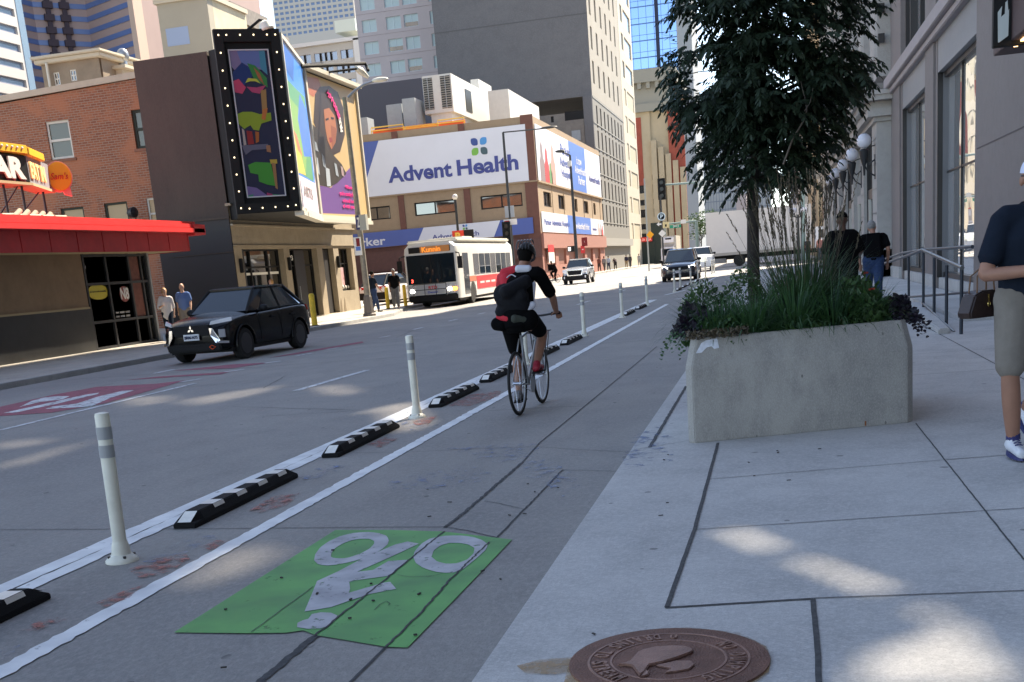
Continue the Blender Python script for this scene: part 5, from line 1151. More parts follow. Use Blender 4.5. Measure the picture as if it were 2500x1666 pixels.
f = FQ2; P = [kr(1755, 985), kr(1750, 270), kr(1790, 210), kr(1845, 150), kr(1850, 330), (kr(1900, 320)), kr(1925, 310), kr(1930, 60), kr(1970, 10), kr(1975, 230), kr(2005, 215), kr(1985, 810), kr(1790, 975)]
P = [kr(1755, 985), kr(1750, 290), kr(1845, 150), kr(1820, 400), kr(1910, 320), kr(1925, 60), kr(1970, 10), kr(1985, 260), kr(2005, 215), kr(1985, 830), kr(1790, 975)]
b = MB(); f.quadpx(b, P, 0, .02); build(b, 'white_pictogram', mat('lit_white', (.62, .66, .62), rough=.4), t)
# unseen slab standing in for the shading tower, with slits added to pass sun patches
def prj(x, y, z=.1, X=8.0): k = (X-x)/SD.x; return V((X, y+SD.y*k, z+SD.z*k))
b = MB(); b.box(8, 8.6, -45, 84, 7.0, 71); tow = build(b, 'slit_shade_slab', m_gran, None)
cut = MB()
def shrink(pts, k):
    c = [sum(p[i] for p in pts)/len(pts) for i in range(3)]; return pts
def clipz(q, z, keep):
    out = []
    for i in range(len(q)):
        a, c = q[i], q[(i+1) % len(q)]; ia, ic = (a.z-z)*keep >= 0, (c.z-z)*keep >= 0
        if ia: out.append(a)
        if ia != ic: out.append(a.lerp(c, (z-a.z)/(c.z-a.z)))
    return out
def slot(pts, duty=.5, pitch=.15):
    """an added opening: thin slits whose sunlight blurs into a patch on the ground"""
    q = [prj(*p) for p in pts]; z = min(p.z for p in q); zm = max(p.z for p in q)
    while z < zm:
        s = clipz(clipz(q, z, 1), z+pitch*duty, -1)
        if len(s) > 2: cut.hexa([p-SD*3 for p in s], [p+SD*5 for p in s])
        z += pitch
gp = lambda pts, f, z=.12: [tuple(G(*f(*p), z)) for p in pts]
for pts in ([(430, 778), (520, 762), (800, 885), (700, 900)], [(880, 962), (950, 944), (1500, 1140), (1400, 1168)], [(1380, 1560), (1850, 1400), (1950, 1385), (2140, 1560), (2260, 1760), (1300, 1760)], [(1640, 1245), (1690, 1238), (1930, 1385), (1880, 1398)]):
    slot(gp(pts, c1), .42 if pts[0][1] > 1400 else .62)
for pts in ([(1150, 905), (1280, 885), (1400, 935), (1250, 1010), (1030, 1090), (920, 1065)], [(1560, 88), (1700, 85), (1790, 110), (1760, 135), (1640, 130)], [(900, 160), (1200, 110), (1400, 85), (1300, 125), (1000, 185)],
            [(-20, 365), (200, 360), (250, 370), (100, 395), (-20, 395)], [(600, 150), (820, 138), (860, 160), (700, 190)], [(-60, 480), (160, 440), (420, 350), (500, 335), (300, 420), (60, 500)]):
    slot(gp(pts, a6, 0), .28)
for pts in ([(160, 430), (420, 360), (540, 345), (640, 480), (520, 540), (420, 500), (330, 400)],): slot(gp(pts, c8, 0), .45)
cu_ = build(cut, 'cutter', m_gran, None)
modmesh(tow, [('BOOLEAN', dict(object=cu_, operation='DIFFERENCE', solver='EXACT'))]); bpy.data.objects.remove(cu_)
tag(tow, 'unseen slab in place of the shading tower, slitted to let sun patches through, at the right', 'tower')
# ornate stone building
XO = 3.46; FO = Face((XO, 0, 0), (0, -1, 0)); m_orn = grime_mat('ornate_stone', (.43, .405, .37), (.36, .335, .305), big=.6, small=4, rough=.75)
t = thing('ornate_building', 'ornate pale stone building with cornice, fluted piers and tall windows', 'building', (XO, 45, 0))
b = MB(); b.box(XO+.75, 24, 41.75, 84.4, .12, 30); b.box(XO+1.5, 24, 57, 84.4, 30, 46); build(b, 'core', m_orn, t)
Ys = [41.75, 47.6, 53.4, 59.2, 65, 70.8, 76.6, 82.6]
for i, y in enumerate(Ys):
    w_ = 1.9 if i == 0 else 1.5
    b = MB(); b.box(XO, XO+.8, y, y+w_, .12, 5.2); b.box(XO-.08, XO+.8, y-.0, y+w_+.08, .12, 1.1)
    for z in (1.5, 2.3, 3.1, 3.9, 4.7): b.box(XO-.01, XO+.01, y, y+w_, z, z+.02)
    pier = build(b, 'pier', m_orn, t, bevel=.02)
    b = MB(); b.box(XO+.05, XO+.8, y+.1, y+w_-.1, 6.6, 30)
    for k in range(4): b.cyl((XO+.05, y+.3+k*(w_-.6)/3, 7.2), (XO+.05, y+.3+k*(w_-.6)/3, 29), .12, n=8)
    build(b, 'fluted_pier', m_orn, t)
    if i < len(Ys)-1:
        a, c = y+w_, Ys[i+1]
        b = MB(); b.box(XO+.28, XO+.32, a, c, .6, 5.1); w_o = build(b, 'window', m_gl, t)
        b = MB(); b.box(XO+.15, XO+.5, a, c, 2.9, 3.25); 
        for k in range(5): yy = a+(c-a)*k/4; b.box(XO+.12 if k in (0, 4) else XO+.2, XO+.4, yy-.05, yy+.05, .6, 5.1)
        b.box(XO+.15, XO+.7, a, c, .12, .7); build(b, 'window_frame', m_orn if i % 2 else m_bronze, w_o)
        for k in (1, 3): b = MB(); yy = a+(c-a)*k/4; b.box(XO+.1, XO+.2, yy-.1, yy+.1, .7, 2.9); build(b, 'white_mullion', m_wf, w_o)
        b = MB(); b.box(XO+.45, XO+.5, a, c, 6.6, 29); build(b, 'upper_window', m_gl, t)
b = MB()
for x, z0_, z1_ in ((.1, 5.2, 5.35), (.3, 5.35, 5.6), (.62, 5.82, 5.98), (.7, 5.98, 6.12)):
    b.box(XO-x, XO+.9, 41.75-x, 84.4+x, z0_, z1_)
b.box(XO-.2, XO+.9, 41.6, 84.5, 5.6, 5.82)
y = 41.9
while y < 84: b.box(XO-.5, XO-.2, y, y+.22, 5.62, 5.82); y += .55
build(b, 'cornice', m_orn, t)
b = MB(); Fz = Face((0, 41.75, 0), (1, 0, 0))
for z in (7.6, 8.5, 9.4, 10.3, 11.2): b.box(3.52, 3.72, 41.62, 41.76, z, z+.28)
build(b, 'dark_square_ornament', m_bronze, t)
m_globe = mat('opal_globe', (.66, .66, .72), rough=.25)
GY = [42.35, 48.6, 54.6, 60.7, 66.7]
GL = ['nearest and largest opal globe lamp on the ornate facade', 'second opal globe lamp from the corner of the ornate building', 'third opal globe lamp, partly behind leaves', 'fourth opal globe lamp, small and half hidden by the tree', 'farthest opal globe lamp on the facade']
def mk_globe():
    t = thing('globe_lamp', '', 'wall lamp', group='opal globe lamps on the ornate building')
    b = MB(); b.sph((-.36, 0, .27), .24, 20, 14); build(b, 'globe', m_globe, t, smooth=60)
    b = MB(); b.lathe((-.36, 0, -.55), [(.03, -.3), (.05, 0), (.13, .25), (.17, .5), (.1, .56)], 12); b.tube([(0, 0, -.35), (-.2, 0, -.5), (-.36, 0, -.3)], .03); b.tube([(0, 0, -.9), (-.22, 0, -.75), (-.36, 0, -.5)], .025); b.box(-.03, 0, -.06, .06, -1.0, -.2); b.tube([(0, 0, .1), (-.2, 0, .05), (-.36, 0, -.05)], .02)
    build(b, 'bracket', m_dark, t, smooth=40); return t
g0 = mk_globe()
for i, y in enumerate(GY): o = g0 if i == 0 else copy_tree(g0); place(o, (XO, y, 4.42)); o['label'] = GL[i]
# beyond the cross street
t = thing('orange_arcade_building', 'orange brown building with pale arches beyond the cross street', 'building', (4.3, 107, 0))
FO2 = Face((4.4, 0, 0), (0, -1, 0)); m_ob = mat('orange_brown_brick', (.38, .17, .075), rough=.85, var=.1)
b = MB(); b.box(4.4, 20, 107.5, 150, .12, 24); build(b, 'wall', m_ob, t)
b = MB()
for k in range(4): xx = 4.5+k*2.3; b.box(xx, xx+.3, 107.1, 107.5, .12, 24)
for z in (5.3, 9.5, 14): b.box(4.2, 20, 107.1, 107.5, z, z+.5)
for k in range(5): b.box(4.0, 4.4, 108+k*7, 109+k*7, .12, 24)
b.tube([(4.9+1.0*math.cos(a)+.6, 107.3, 2.6+1.4*math.sin(a)) for a in [PI*k/10 for k in range(11)]], .18, 6); build(b, 'pale_trim', m_cream2 if 0 else mat('pale_orange_trim', (.6, .48, .3)), t)
b = MB(); b.box(4.7, 6.3, 107.42, 107.5, .12, 3.6); b.box(5.2, 6.4, 107.42, 107.5, 6.5, 9); build(b, 'dark_opening', m_pane_d, t)
Y0 = 150
for i, (x, y0, y1, h, c, lab) in enumerate(((5, 152, 195, 20, (.35, .36, .35), 'grey building with glass bays, far along the right side'), (5.5, 210, 270, 26, (.42, .36, .3), 'tan building second last on the right side'), (6, 285, 380, 30, (.3, .3, .32), 'dark grey building at the far end of the right side'))):
    t = thing('street_building', lab, 'building', (x, y0, 0)); Fi = Face((x, 0, 0), (0, -1, 0)); hh = [(-(y1-2-k*5), -(y1-5.2-k*5), 4+4*r, 6.6+4*r) for k in range(int((y1-y0-3)/5)) for r in range(int(h/4)-1)]
    hh = [(h_[0], h_[1], h_[2], h_[3]) for h_ in hh]; b = MB(); Fi.wall(b, -y1, -y0, .1, h, hh, .3); b.box(x+.35, x+16, y0, y1, .1, h); build(b, 'wall', mat('rb%d' % i, c, var=.05), t); windows(Fi, t, hh, m_pane_d, None, .25, limit=60)
# ------------------------------------------------------------------ street furniture
m_pole = mat('weathered_pole', (.26, .23, .18), rough=.7, var=.25, vs=6); m_dpole = mat('dark_pole', (.03, .034, .036), rough=.5)
kl = CR(840, 500, 5.6); k650 = CR(650, 0, 5.227)
pb = V((-15.78, 44.5, .12))
t = thing('street_light', 'weathered grey street light pole with signs in front of the theatre corner', 'street light', pb)
top = OY(*k650(1040, 1240), 44.5); top = V((pb.x-.05, 44.5, top.z))
b = MB(); b.lathe(pb, [(.27, 0), (.27, .08), (.22, .12), (.17, .75), (.14, .82)], 8); build(b, 'base', mat('grey_cast_base', (.14, .12, .105), rough=.7), t)
b = MB(); b.cyl(pb+V((0, 0, .8)), top, .125, .085, 12); build(b, 'pole', m_pole, t, smooth=40)
b = MB(); b.tube([OY(*k650(x, y), 44.5) for x, y in ((1045, 1245), (1130, 1160), (1250, 1080), (1390, 1030))], .05); build(b, 'arm', m_steel, t, smooth=40)
q = OY(*k650(1450, 1020), 44.5); b = MB(); b.sph(q, (.34, .16, .09), 14, 8); build(b, 'lamp_head', m_white, t, smooth=60)
FZ = Face((0, 44.3, 0), (1, 0, 0))
def sign(name, lab, F, pts, m, parent=None, cat='sign', thick=.02, **k):
    u0, u1, v0, v1 = F.bb(pts); t_ = thing(name, lab, cat, F.p((u0+u1)/2, v0)); b = MB(); F.rect(b, u0, u1, v0, v1, 0, thick); build(b, 'plate', m, t_); return t_, u0, u1, v0, v1
m_nav = mat('sign_navy', (.02, .025, .12), rough=.5)
t, u0, u1, v0, v1 = sign('zone_sign', 'dark blue sign with white Z on the street light pole', FZ, [kl(155, 150), kl(220, 150), kl(172, 345), kl(225, 340)], m_nav); text('Z', FZ.p(0, 0, .025), FZ.U, FZ.W, (u0+.06, u1-.05, v0+.08, v1-.08), m_ltr, t, off=.03)
t, u0, u1, v0, v1 = sign('parking_notice', 'red and blue parking notice plate low on the street light pole', FZ, [kl(130, 450), kl(225, 450), kl(155, 695), kl(240, 690)], m_ltr)
b = MB(); FZ.rect(b, u0+.1, u1-.05, v0+(v1-v0)*.5, v1-.04, .02, .025); build(b, 'red_field', mat('dark_red_sign', (.2, .015, .02)), t); b = MB(); FZ.rect(b, u0+.06, u1-.04, v0+(v1-v0)*.26, v0+(v1-v0)*.48, .02, .025); build(b, 'blue_field', m_bb2, t)
t, u0, u1, v0, v1 = sign('meter_box', 'small grey metal box strapped to the right of the street light pole', FZ, [kl(250, 140), kl(318, 140), kl(250, 350), kl(322, 345)], mat('box_grey', (.38, .38, .33)), thick=.25)
# yellow bollards
m_yb = mat('yellow_paint', (.75, .5, .03), rough=.5, var=.25, vs=9)
def bollard(p, h, r, lab):
    t = thing('bollard', lab, 'bollard', p, 'yellow bollards across the street'); b = MB(); b.lathe(p, [(r, 0), (r, h-.06), (r*.7, h-.01), (.01, h)], 14); build(b, 'post', m_yb, t, smooth=40)
    b = MB(); b.lathe(p, [(r*1.6, 0), (r*1.6, .02), (r, .03)], 14); build(b, 'foot_plate', m_dark, t)
bollard(V((-15.75, 38.6, .12)), 1.12, .1, 'thick yellow bollard standing behind the black car')
q1 = G(*kl(600, 1360), .12); q2 = G(*kl(835, 1320), .12); q1 = V((-19.3, 53.6, .12)); q2 = V((-18.6, 56.2, .12))
q1 = OY(*kl(598, 1362), 52.5); q1.z = .12; q2 = OY(*kl(838, 1320), 54.5); q2.z = .12
bollard(q1, 1.0, .085, 'thin yellow post just left of the walking man by the parking lot'); bollard(q2, 1.05, .085, 'thin yellow post beside the bus front')
# lamp post with long arm in front of the advert building
def polepx(name, lab, base, topy, Y, r0, r1, arm=None, cat='street light'):
    B = OY(*base, Y); B.z = .12; T = OY(*topy, Y); T.y = Y; t = thing(name, lab, cat, B)
    b = MB(); b.lathe(B, [(r0*2, 0), (r0*2, .1), (r0*1.3, .8), (r0, .9)], 10); build(b, 'base', m_dpole, t)
    b = MB(); b.cyl(B+V((0, 0, .8)), V((B.x, Y, T.z)), r0, r1, 10); build(b, 'pole', m_dpole, t, smooth=40)
    return t, B, T
k5 = CR(1140, 270, 3.7333)
t, B, T = polepx('street_light', 'dark street light with a long arm in front of the white hospital banner', k5(425, 1400), k5(330, 200), 92, .13, .09)
b = MB(); b.tube([V((B.x, 92, T.z)), OY(*k5(700, 165), 92)], .05, 6); build(b, 'arm', m_dpole, t); q = OY(*k5(745, 155), 92); b = MB(); b.sph(q, (.7, .2, .1), 10, 6); build(b, 'lamp_head', m_dpole, t, smooth=60)
b = MB(); q = OY(*k5(385, 925), 91.9); b.box(q.x-.33, q.x-.03, 91.8, 91.84, q.z-.42, q.z+.45); b.box(q.x+.12, q.x+.42, 91.8, 91.84, q.z-.42, q.z+.45); build(b, 'sign_back', m_unit2, t)
q = OY(*k5(395, 1018), 91.8); b = MB(); b.box(q.x-.52, q.x+.55, 91.7, 91.74, q.z-.22, q.z+.22); o = build(b, 'name_plate', m_ltr, t); b = MB(); b.box(q.x-.46, q.x-.06, 91.68, 91.7, q.z-.12, q.z+.12); build(b, 'red_mark', m_redl, o)
def signal(name, lab, p, s=1.0, facing=V((0, -1, 0)), lit=None):
    t = thing(name, lab, 'traffic light', p); side = facing.cross(V((0, 0, 1)))
    b = MB(); b.obox(p, side, V((0, 0, 1)), facing, .2*s, .55*s, .14*s); build(b, 'housing', m_blackf, t, bevel=.02)
    for k in (-1, 0, 1):
        b = MB(); q = p+V((0, 0, k*.34*s)); b.lathe(q+facing*.14*s, [(.13*s, 0), (.14*s, .12*s), (.12*s, .12*s), (.11*s, 0)], 12, ax=facing); build(b, 'visor', m_blackf, t)
        b = MB(); b.cyl(q+facing*.142*s, q+facing*.15*s, .105*s, n=12); build(b, 'lens', mat('dark_lens', (.03, .035, .03), rough=.3), t)
    return t
signal('traffic_light', 'traffic light on the dark pole beside the bus roof', OY(*k5(365, 1120), 91.7), 1.6)
t, B, T = polepx('signal_pole', 'dark signal pole with a curved lamp before the side banner', k5(1010, 1480), k5(908, 410), 100, .15, .09, cat='signal pole')
b = MB(); b.tube([V((B.x, 100, T.z)), OY(*k5(880, 385), 100), OY(*k5(845, 372), 100)], .06, 6); build(b, 'arm', m_dpole, t); b = MB(); b.sph(OY(*k5(850, 372), 100), (.45, .2, .12), 10, 6); build(b, 'lamp_head', m_dpole, t, smooth=60)
q = OY(*k5(935, 485), 99.8); b = MB(); b.box(q.x-.14, q.x+.16, 99.6, 99.9, q.z-.22, q.z+.22); build(b, 'camera_box', m_unit, t)
q = OY(*k5(962, 1262), 99.6); t = thing('walk_signal', 'small pedestrian signal on the pole left of the Y sign', 'pedestrian signal', q); b = MB(); b.box(q.x-.4, q.x+.22, 99.4, 99.8, q.z-.24, q.z+.24); build(b, 'housing', m_blackf, t); b = MB(); b.box(q.x-.33, q.x-.12, 99.35, 99.4, q.z-.15, q.z+.15); build(b, 'lit_hand', mat('signal_white', (.9, .9, .8), emit=.8), t)
FY = Face((0, 112, 0), (1, 0, 0))
t, u0, u1, v0, v1 = sign('letter_sign', 'dark red sign with a white Y on the rose canopy', FY, [k5(1045, 1160), k5(1095, 1160), k5(1048, 1235), k5(1095, 1235)], mat('maroon', (.2, .02, .02))); text('Y', FY.p(0, 0, .03), FY.U, FY.W, (u0+.3, u1-.3, v0+.3, v1-.3), m_ltr, t, off=.03)
t, u0, u1, v0, v1 = sign('framed_notice', 'small red framed notice under the Y sign', FY, [k5(1038, 1235), k5(1072, 1235), k5(1040, 1300), k5(1075, 1300)], m_redl); b = MB(); FY.rect(b, u0+.25, u1-.25, v0+.3, v1-.3, .02, .03); build(b, 'face', m_ltr, t)
FPp = Face((0, 107.9, 0), (1, 0, 0)); u, v = FPp.uv(*k5(735, 1300)); t = thing('lot_notice', 'red and white notice on the rose wall near the corner', 'sign', FPp.p(u, v))
b = MB(); FSd.rect(b, 110.2, 113.2, 1.6, 2.6, .31, .34); build(b, 'white_half', m_ltr, t); b = MB(); FSd.rect(b, 110.2, 113.2, 2.6, 3.3, .31, .34); build(b, 'red_half', m_redl, t)
# parking sign behind bus: red with yellow P
FPq = Face((0, 64, 0), (1, 0, 0)); t, u0, u1, v0, v1 = sign('parking_sign', 'red parking sign with yellow P above the bus', FPq, [kl(1480, 362), kl(1632, 350), kl(1490, 520), kl(1640, 515)], mat('sign_red', (.75, .06, .03)))
text('P', FPq.p(0, 0, .025), FPq.U, FPq.W, (u0+(u1-u0)*.25, u1-.2, v0+.15, v1-.1), mat('sign_yellow2', (.9, .6, .1)), t, off=.05)
b = MB(); FPq.rect(b, u1, u1+.55, v0, v1, -.1, 0); build(b, 'black_side', m_blackf, t); xx = (u0+u1)/2; b = MB(); b.cyl((xx, 64.05, .1), (xx, 64.05, v1+1.7), .07); build(b, 'post', m_dpole, t); b = MB(); b.sph((xx, 64.05, v1+1.8), .16, 10, 8); build(b, 'post_finial', m_ltr, t)
# far signals: mast arm
k6 = CR(1400, 400, 7.84)
p = OY(*k6(2352, 360), 100); t = thing('signal_mast', 'long pale green signal mast arm reaching out from behind the tree', 'signal mast', V((2.5, 100, .12)))
b = MB(); a = OY(*k6(1640, 415), 100); c_ = V((2.5, 100, a.z+(p.z-a.z)*(2.5-a.x)/(p.x-a.x))); b.cyl(a, c_, .07, .16, 8); b.cyl(V((2.5, 100, .12)), c_+V((0, 0, .4)), .2, .16, 10); build(b, 'mast', mat('mast_green', (.22, .3, .28), rough=.6), t, smooth=40)
b = MB(); b.obox((a+(c_-a)*.42)+V((0, -.12, -.08)), (c_-a).normalized(), V((0, 0, 1)), V((0, -1, 0)), 1.7, .22, .03); build(b, 'back_plate', mat('plate_grey', (.42, .46, .44)), t)
signal('traffic_light', 'black traffic light seen from behind on the mast arm above the minivan', OY(*k6(1695, 490), 100)+V((0, -.2, 0)), 1.55)
a = OY(*k6(1700, 1165), 106); c_ = OY(*k6(2352, 1098), 106); t = thing('far_signal_mast', 'thin far mast arm carrying the green street name sign', 'signal mast', V((-4, 106, .12)))
b = MB(); b.cyl(a, c_, .06, .1, 8); b.cyl(V((c_.x, 106, .12)), c_, .16, .14, 8); build(b, 'mast', mat('mast_green', (0, 0, 0)), t)
Fs = Face((0, 105.8, 0), (1, 0, 0)); t, u0, u1, v0, v1 = sign('street_name_sign', 'green street name sign hanging from the far mast arm', Fs, [k6(1842, 1180), k6(2060, 1165), k6(1845, 1240), k6(2065, 1215)], mat('sign_green', (.02, .28, .16))); text('Stout St', Fs.p(0, 0, .03), Fs.U, Fs.W, (u0+.3, u1-.2, v0+.25, v1-.25), m_ltr, t, off=.02)
t, u0, u1, v0, v1 = sign('lane_sign', 'cream rectangular sign with black arrow left of the street name sign', Fs, [k6(1710, 1120), k6(1825, 1110), k6(1712, 1235), k6(1828, 1225)], mat('cream_sign', (.7, .58, .3))); b = MB(); Fs.rect(b, u0+.2, u1-.2, (v0+v1)/2-.15, (v0+v1)/2+.05, .02, .03); build(b, 'arrow', m_blackf, t)
t, u0, u1, v0, v1 = sign('white_square_sign', 'plain white square sign right above the street name sign', Fs, [k6(2055, 1075), k6(2150, 1065), k6(2060, 1150), k6(2155, 1140)], m_ltr)
Fd = Face((0, 98, 0), (1, 0, 0)); xq, zq = Fd.uv(*k6(1685, 740))
t = thing('sign_pole', 'dark pole with round P sign, arrow and white diamond behind the minivan', 'sign pole', Fd.p(xq, .12)); b = MB(); B = OY(*k6(1712, 1560), 98); b.cyl((B.x, 98.02, .12), (B.x, 98.02, zq+.6), .07, n=8); build(b, 'pole', m_dpole, t)
u, v = Fd.uv(*k6(1685, 1012)); b = MB(); b.lathe(Fd.p(u, v, .05), [(.32, 0), (.32, .04), (.25, .04), (.25, 0)], 24, ax=Fd.N); build(b, 'ring_sign', mat('pale_blue_sign', (.55, .68, .75)), t); text('P', Fd.p(u, v, .06), Fd.U, Fd.W, (-.1, .13, -.15, .16), mat('pale_blue_sign', (0, 0, 0)), t, off=.04)
u, v = Fd.uv(*k6(1640, 1160)); b = MB(); b.prism([Fd.p(u-.2, v, .05), Fd.p(u, v-.17, .05), Fd.p(u, v-.06, .05), Fd.p(u+.2, v-.06, .05), Fd.p(u+.2, v+.06, .05), Fd.p(u, v+.06, .05), Fd.p(u, v+.17, .05)], Fd.N*.03); build(b, 'arrow_sign', m_ltr, t)
u, v = Fd.uv(*k6(1700, 1335)); b = MB(); b.prism([Fd.p(u-.3, v, .05), Fd.p(u, v-.3, .05), Fd.p(u+.3, v, .05), Fd.p(u, v+.3, .05)], Fd.N*.03); build(b, 'diamond_sign', m_ltr, t)
Fe = Face((0, 110, 0), (1, 0, 0)); u, v = Fe.uv(*k6(1470, 1360)); t = thing('warning_sign', 'orange diamond warning sign on a pale post by the red lettering', 'sign', Fe.p(u, .12))
b = MB(); b.prism([Fe.p(u-.34, v, .05), Fe.p(u, v-.36, .05), Fe.p(u+.34, v, .05), Fe.p(u, v+.36, .05)], Fe.N*.03); build(b, 'diamond_plate', mat('sign_orange2', (.9, .4, .02)), t); b = MB(); x_ = Fe.uv(*k6(1415, 1400))[0]; b.cyl((x_, 110, .12), (x_, 110, v+5), .07, n=8); build(b, 'post', mat('pale_post', (.35, .38, .36)), t)
Ff2 = Face((0, 200, 0), (1, 0, 0)); u0, v1 = Ff2.uv(*k6(1230, 1420)); u1, v0 = Ff2.uv(*k6(1510, 1470)); v0 = v1-4.2*1.0
t = thing('red_shop_sign', 'red shopfront sign with pale lettering at the far left kerb', 'sign', Ff2.p(u0, v0)); b = MB(); Ff2.rect(b, u0, u1, v1-.75, v1, 0, .3); build(b, 'plate', mat('bright_red_sign', (.6, .02, .02)), t)
text('ILLIA LEA', Ff2.p(0, 0, .32), Ff2.U, Ff2.W, (u0+.12, u1-.12, v1-.62, v1-.14), mat('pink_letter', (.85, .35, .3), emit=.2), t, off=.02)
b = MB(); b.box(u0+.1, u1+.3, 200.3, 204, 0, v1-.75); b.box(u1-.2, u1+1.9, 200.5, 206, 0, v1+2.2); tt = build(b, 'dark_shopfront', mat('dark_green_wall', (.035, .05, .045)), None); tag(tt, 'dark green ground floor wall below the red shop sign', 'shopfront')
# railing by the ramp
kR = CR(2100, 600, 7.84)
def railp(x, y, X): return OX(*kR(x, y), X)
t = thing('ramp_railing', 'dark blue metal handrail with vertical posts beside the ramp at the right', 'railing', (2.5, 20, .12))
m_rail = mat('navy_rail', (.022, .03, .045), rough=.4, metal=.3)
posts = [(1945, 425, 1720, 2.56), (1658, 375, 1600, 2.6), (1420, 235, 1380, 2.66), (1212, 95, 1205, 2.72), (930, 190, 1080, 2.8)]
prev = None
for i, (x, yt, yb, X_) in enumerate(posts):
    T = railp(x, yt, X_); B = railp(x-6, yb, X_); b = MB(); b.cyl((T.x, T.y, .1), (T.x, T.y, T.z), .026, n=10); build(b, 'post', m_rail, t, smooth=40)
P0 = railp(1945, 425, 2.56); P1_ = railp(1195, 85, 2.72)
b = MB(); b.tube([P0+V((0, -.05, 0)), P1_], .03, 10); build(b, 'top_rail', mat('rail_highlight', (.09, .095, .1), rough=.35, metal=.6), t, smooth=40)
Q = [railp(1195, 85, 2.72), railp(900, 195, 2.8), railp(345, 385, 2.75), railp(340, 900, 2.75)]
b = MB(); b.tube(Q, .03, 10); build(b, 'near_rail', m_rail, t, smooth=40)
P3 = [OX(*kR(2150, 20), 3.3), OX(*kR(1195, 80), 3.3), OX(*kR(800, 145), 3.3), OX(*kR(140, 370), 3.0), OX(*kR(140, 860), 3.0)]
b = MB(); b.tube(P3, .03, 10); build(b, 'far_rail', m_rail, t, smooth=40)
b = MB(); b.tube([railp(930, 985, 2.8), OX(*kR(1400, 950), 2.9), OX(*kR(2090, 895), 3.1)], .022, 8); build(b, 'lower_rail', m_rail, t, smooth=40)
b = MB(); b.tube([railp(1190, 1095, 2.72), railp(1700, 1560, 2.56), railp(1800, 1650, 2.54)], .018, 8); build(b, 'bottom_rail', mat('rail_highlight', (0, 0, 0)), t)
b = MB()
pt = [kR(820, 1090), kR(1190, 1080), kR(1720, 1570), kR(1500, 1590), kR(1250, 1400), kR(1000, 1230)]
Pm = [G(*p, .2) for p in pt]; b.hexa([V((p.x, p.y, .1)) for p in Pm], Pm); struct(b, 'ramp_kerb', m_walk, 'low sloping concrete ramp edge under the railing', bevel=.02)
b = MB(); b.box(2.9, XW, 19.8, 60, .12, .2); struct(b, 'ramp', m_walk, 'raised concrete ramp by the shop windows')
# yellow kerb block
A = OX(*kR(370, 570), 3.3); A_ = OY(*kR(660, 360), 42.5); B_ = OY(*kR(370, 590), 42.5)
b = MB(); b.box(B_.x-.35, 3.4, 40.9, 41.7, .2, A_.z); t = build(b, 'yellow_block', mat('yellow_block', (.62, .46, .02), rough=.6, var=.15), None, bevel=.03); tag(t, 'bright yellow painted block at the corner of the ornate building', 'barrier')
# ------------------------------------------------------------------ planter with plants
kp = CR(1600, 500, 2.613)
m_plc = grime_mat('planter_concrete', (.39, .37, .335), (.24, .23, .215), big=1.6, small=8, spots=9, stretch=(1, 1, .6), rough=.8, bump=.3)
pl = G(1682, 1084, .12); pr = G(2231, 1031, .12); U_ = (pr-pl); U_.z = 0; Wd = U_.length; U_.normalize(); N_ = V((-.05, 1, 0)).normalized()   # N_ points away from the camera
FPl = Face(V((pl.x, pl.y, 0)), U_)
hT = FPl.uv(*kp(900, 800))[1]
print('planter', Wd, hT)
t = thing('planter', 'large grey concrete planter box with chamfered ends and a white paper scrap', 'planter', pl)
Dp_ = 1.5
def PP(u, n, z): return V((pl.x, pl.y, 0))+U_*u+N_*n+V((0, 0, z))
b = MB(); c_ = .05
def ringp(z, s, ch=.05):
    a0, a1 = s, Wd-s; d0, d1 = s, Dp_-s
    return [PP(a0+ch, d0, z), PP(a1-ch, d0, z), PP(a1, d0+ch, z), PP(a1, d1-ch, z), PP(a1-ch, d1, z), PP(a0+ch, d1, z), PP(a0, d1-ch, z), PP(a0, d0+ch, z)]
b.loft([ringp(.12, 0), ringp(hT-.22, .0), ringp(hT-.2, .002), ringp(hT, .05), ringp(hT, .13), ringp(hT-.12, .14)])
build(b, 'box', m_plc, t, bevel=.006)
b = MB(); q = [FPl.uv(*kp(x, y)) for x, y in ((262, 950), (300, 885), (330, 868), (405, 855), (412, 915), (380, 922), (365, 905), (335, 912), (300, 945))]
vs = [FPl.p(u, v, .0) for u, v in q]
def onface(u, v): n = .004 if v < hT-.2 else .004-(v-(hT-.2))/.2*.05; return FPl.p(u, v, n)
b.poly([onface(u, v) for u, v in q]); build(b, 'paper_scrap', mat('torn_paper', (.72, .74, .8), rough=.6, var=.15, vs=30), t)
b = MB(); u, v = FPl.uv(*kp(1340, 1395)); b.obox(FPl.p(u, v, .002), U_, V((0, 0, 1)), -N_, .006, .018, .002); build(b, 'rust_spot', mat('rust_spot', (.25, .09, .03)), t)
b = MB(); b.poly([PP(.14, .14, hT-.1), PP(Wd-.14, .14, hT-.1), PP(Wd-.14, Dp_-.14, hT-.1), PP(.14, Dp_-.14, hT-.1)]); tag(build(b, 'soil', mat('soil', (.03, .022, .015), rough=1, bump=1, bs=30), None), 'dark soil filling the planter', 'soil')

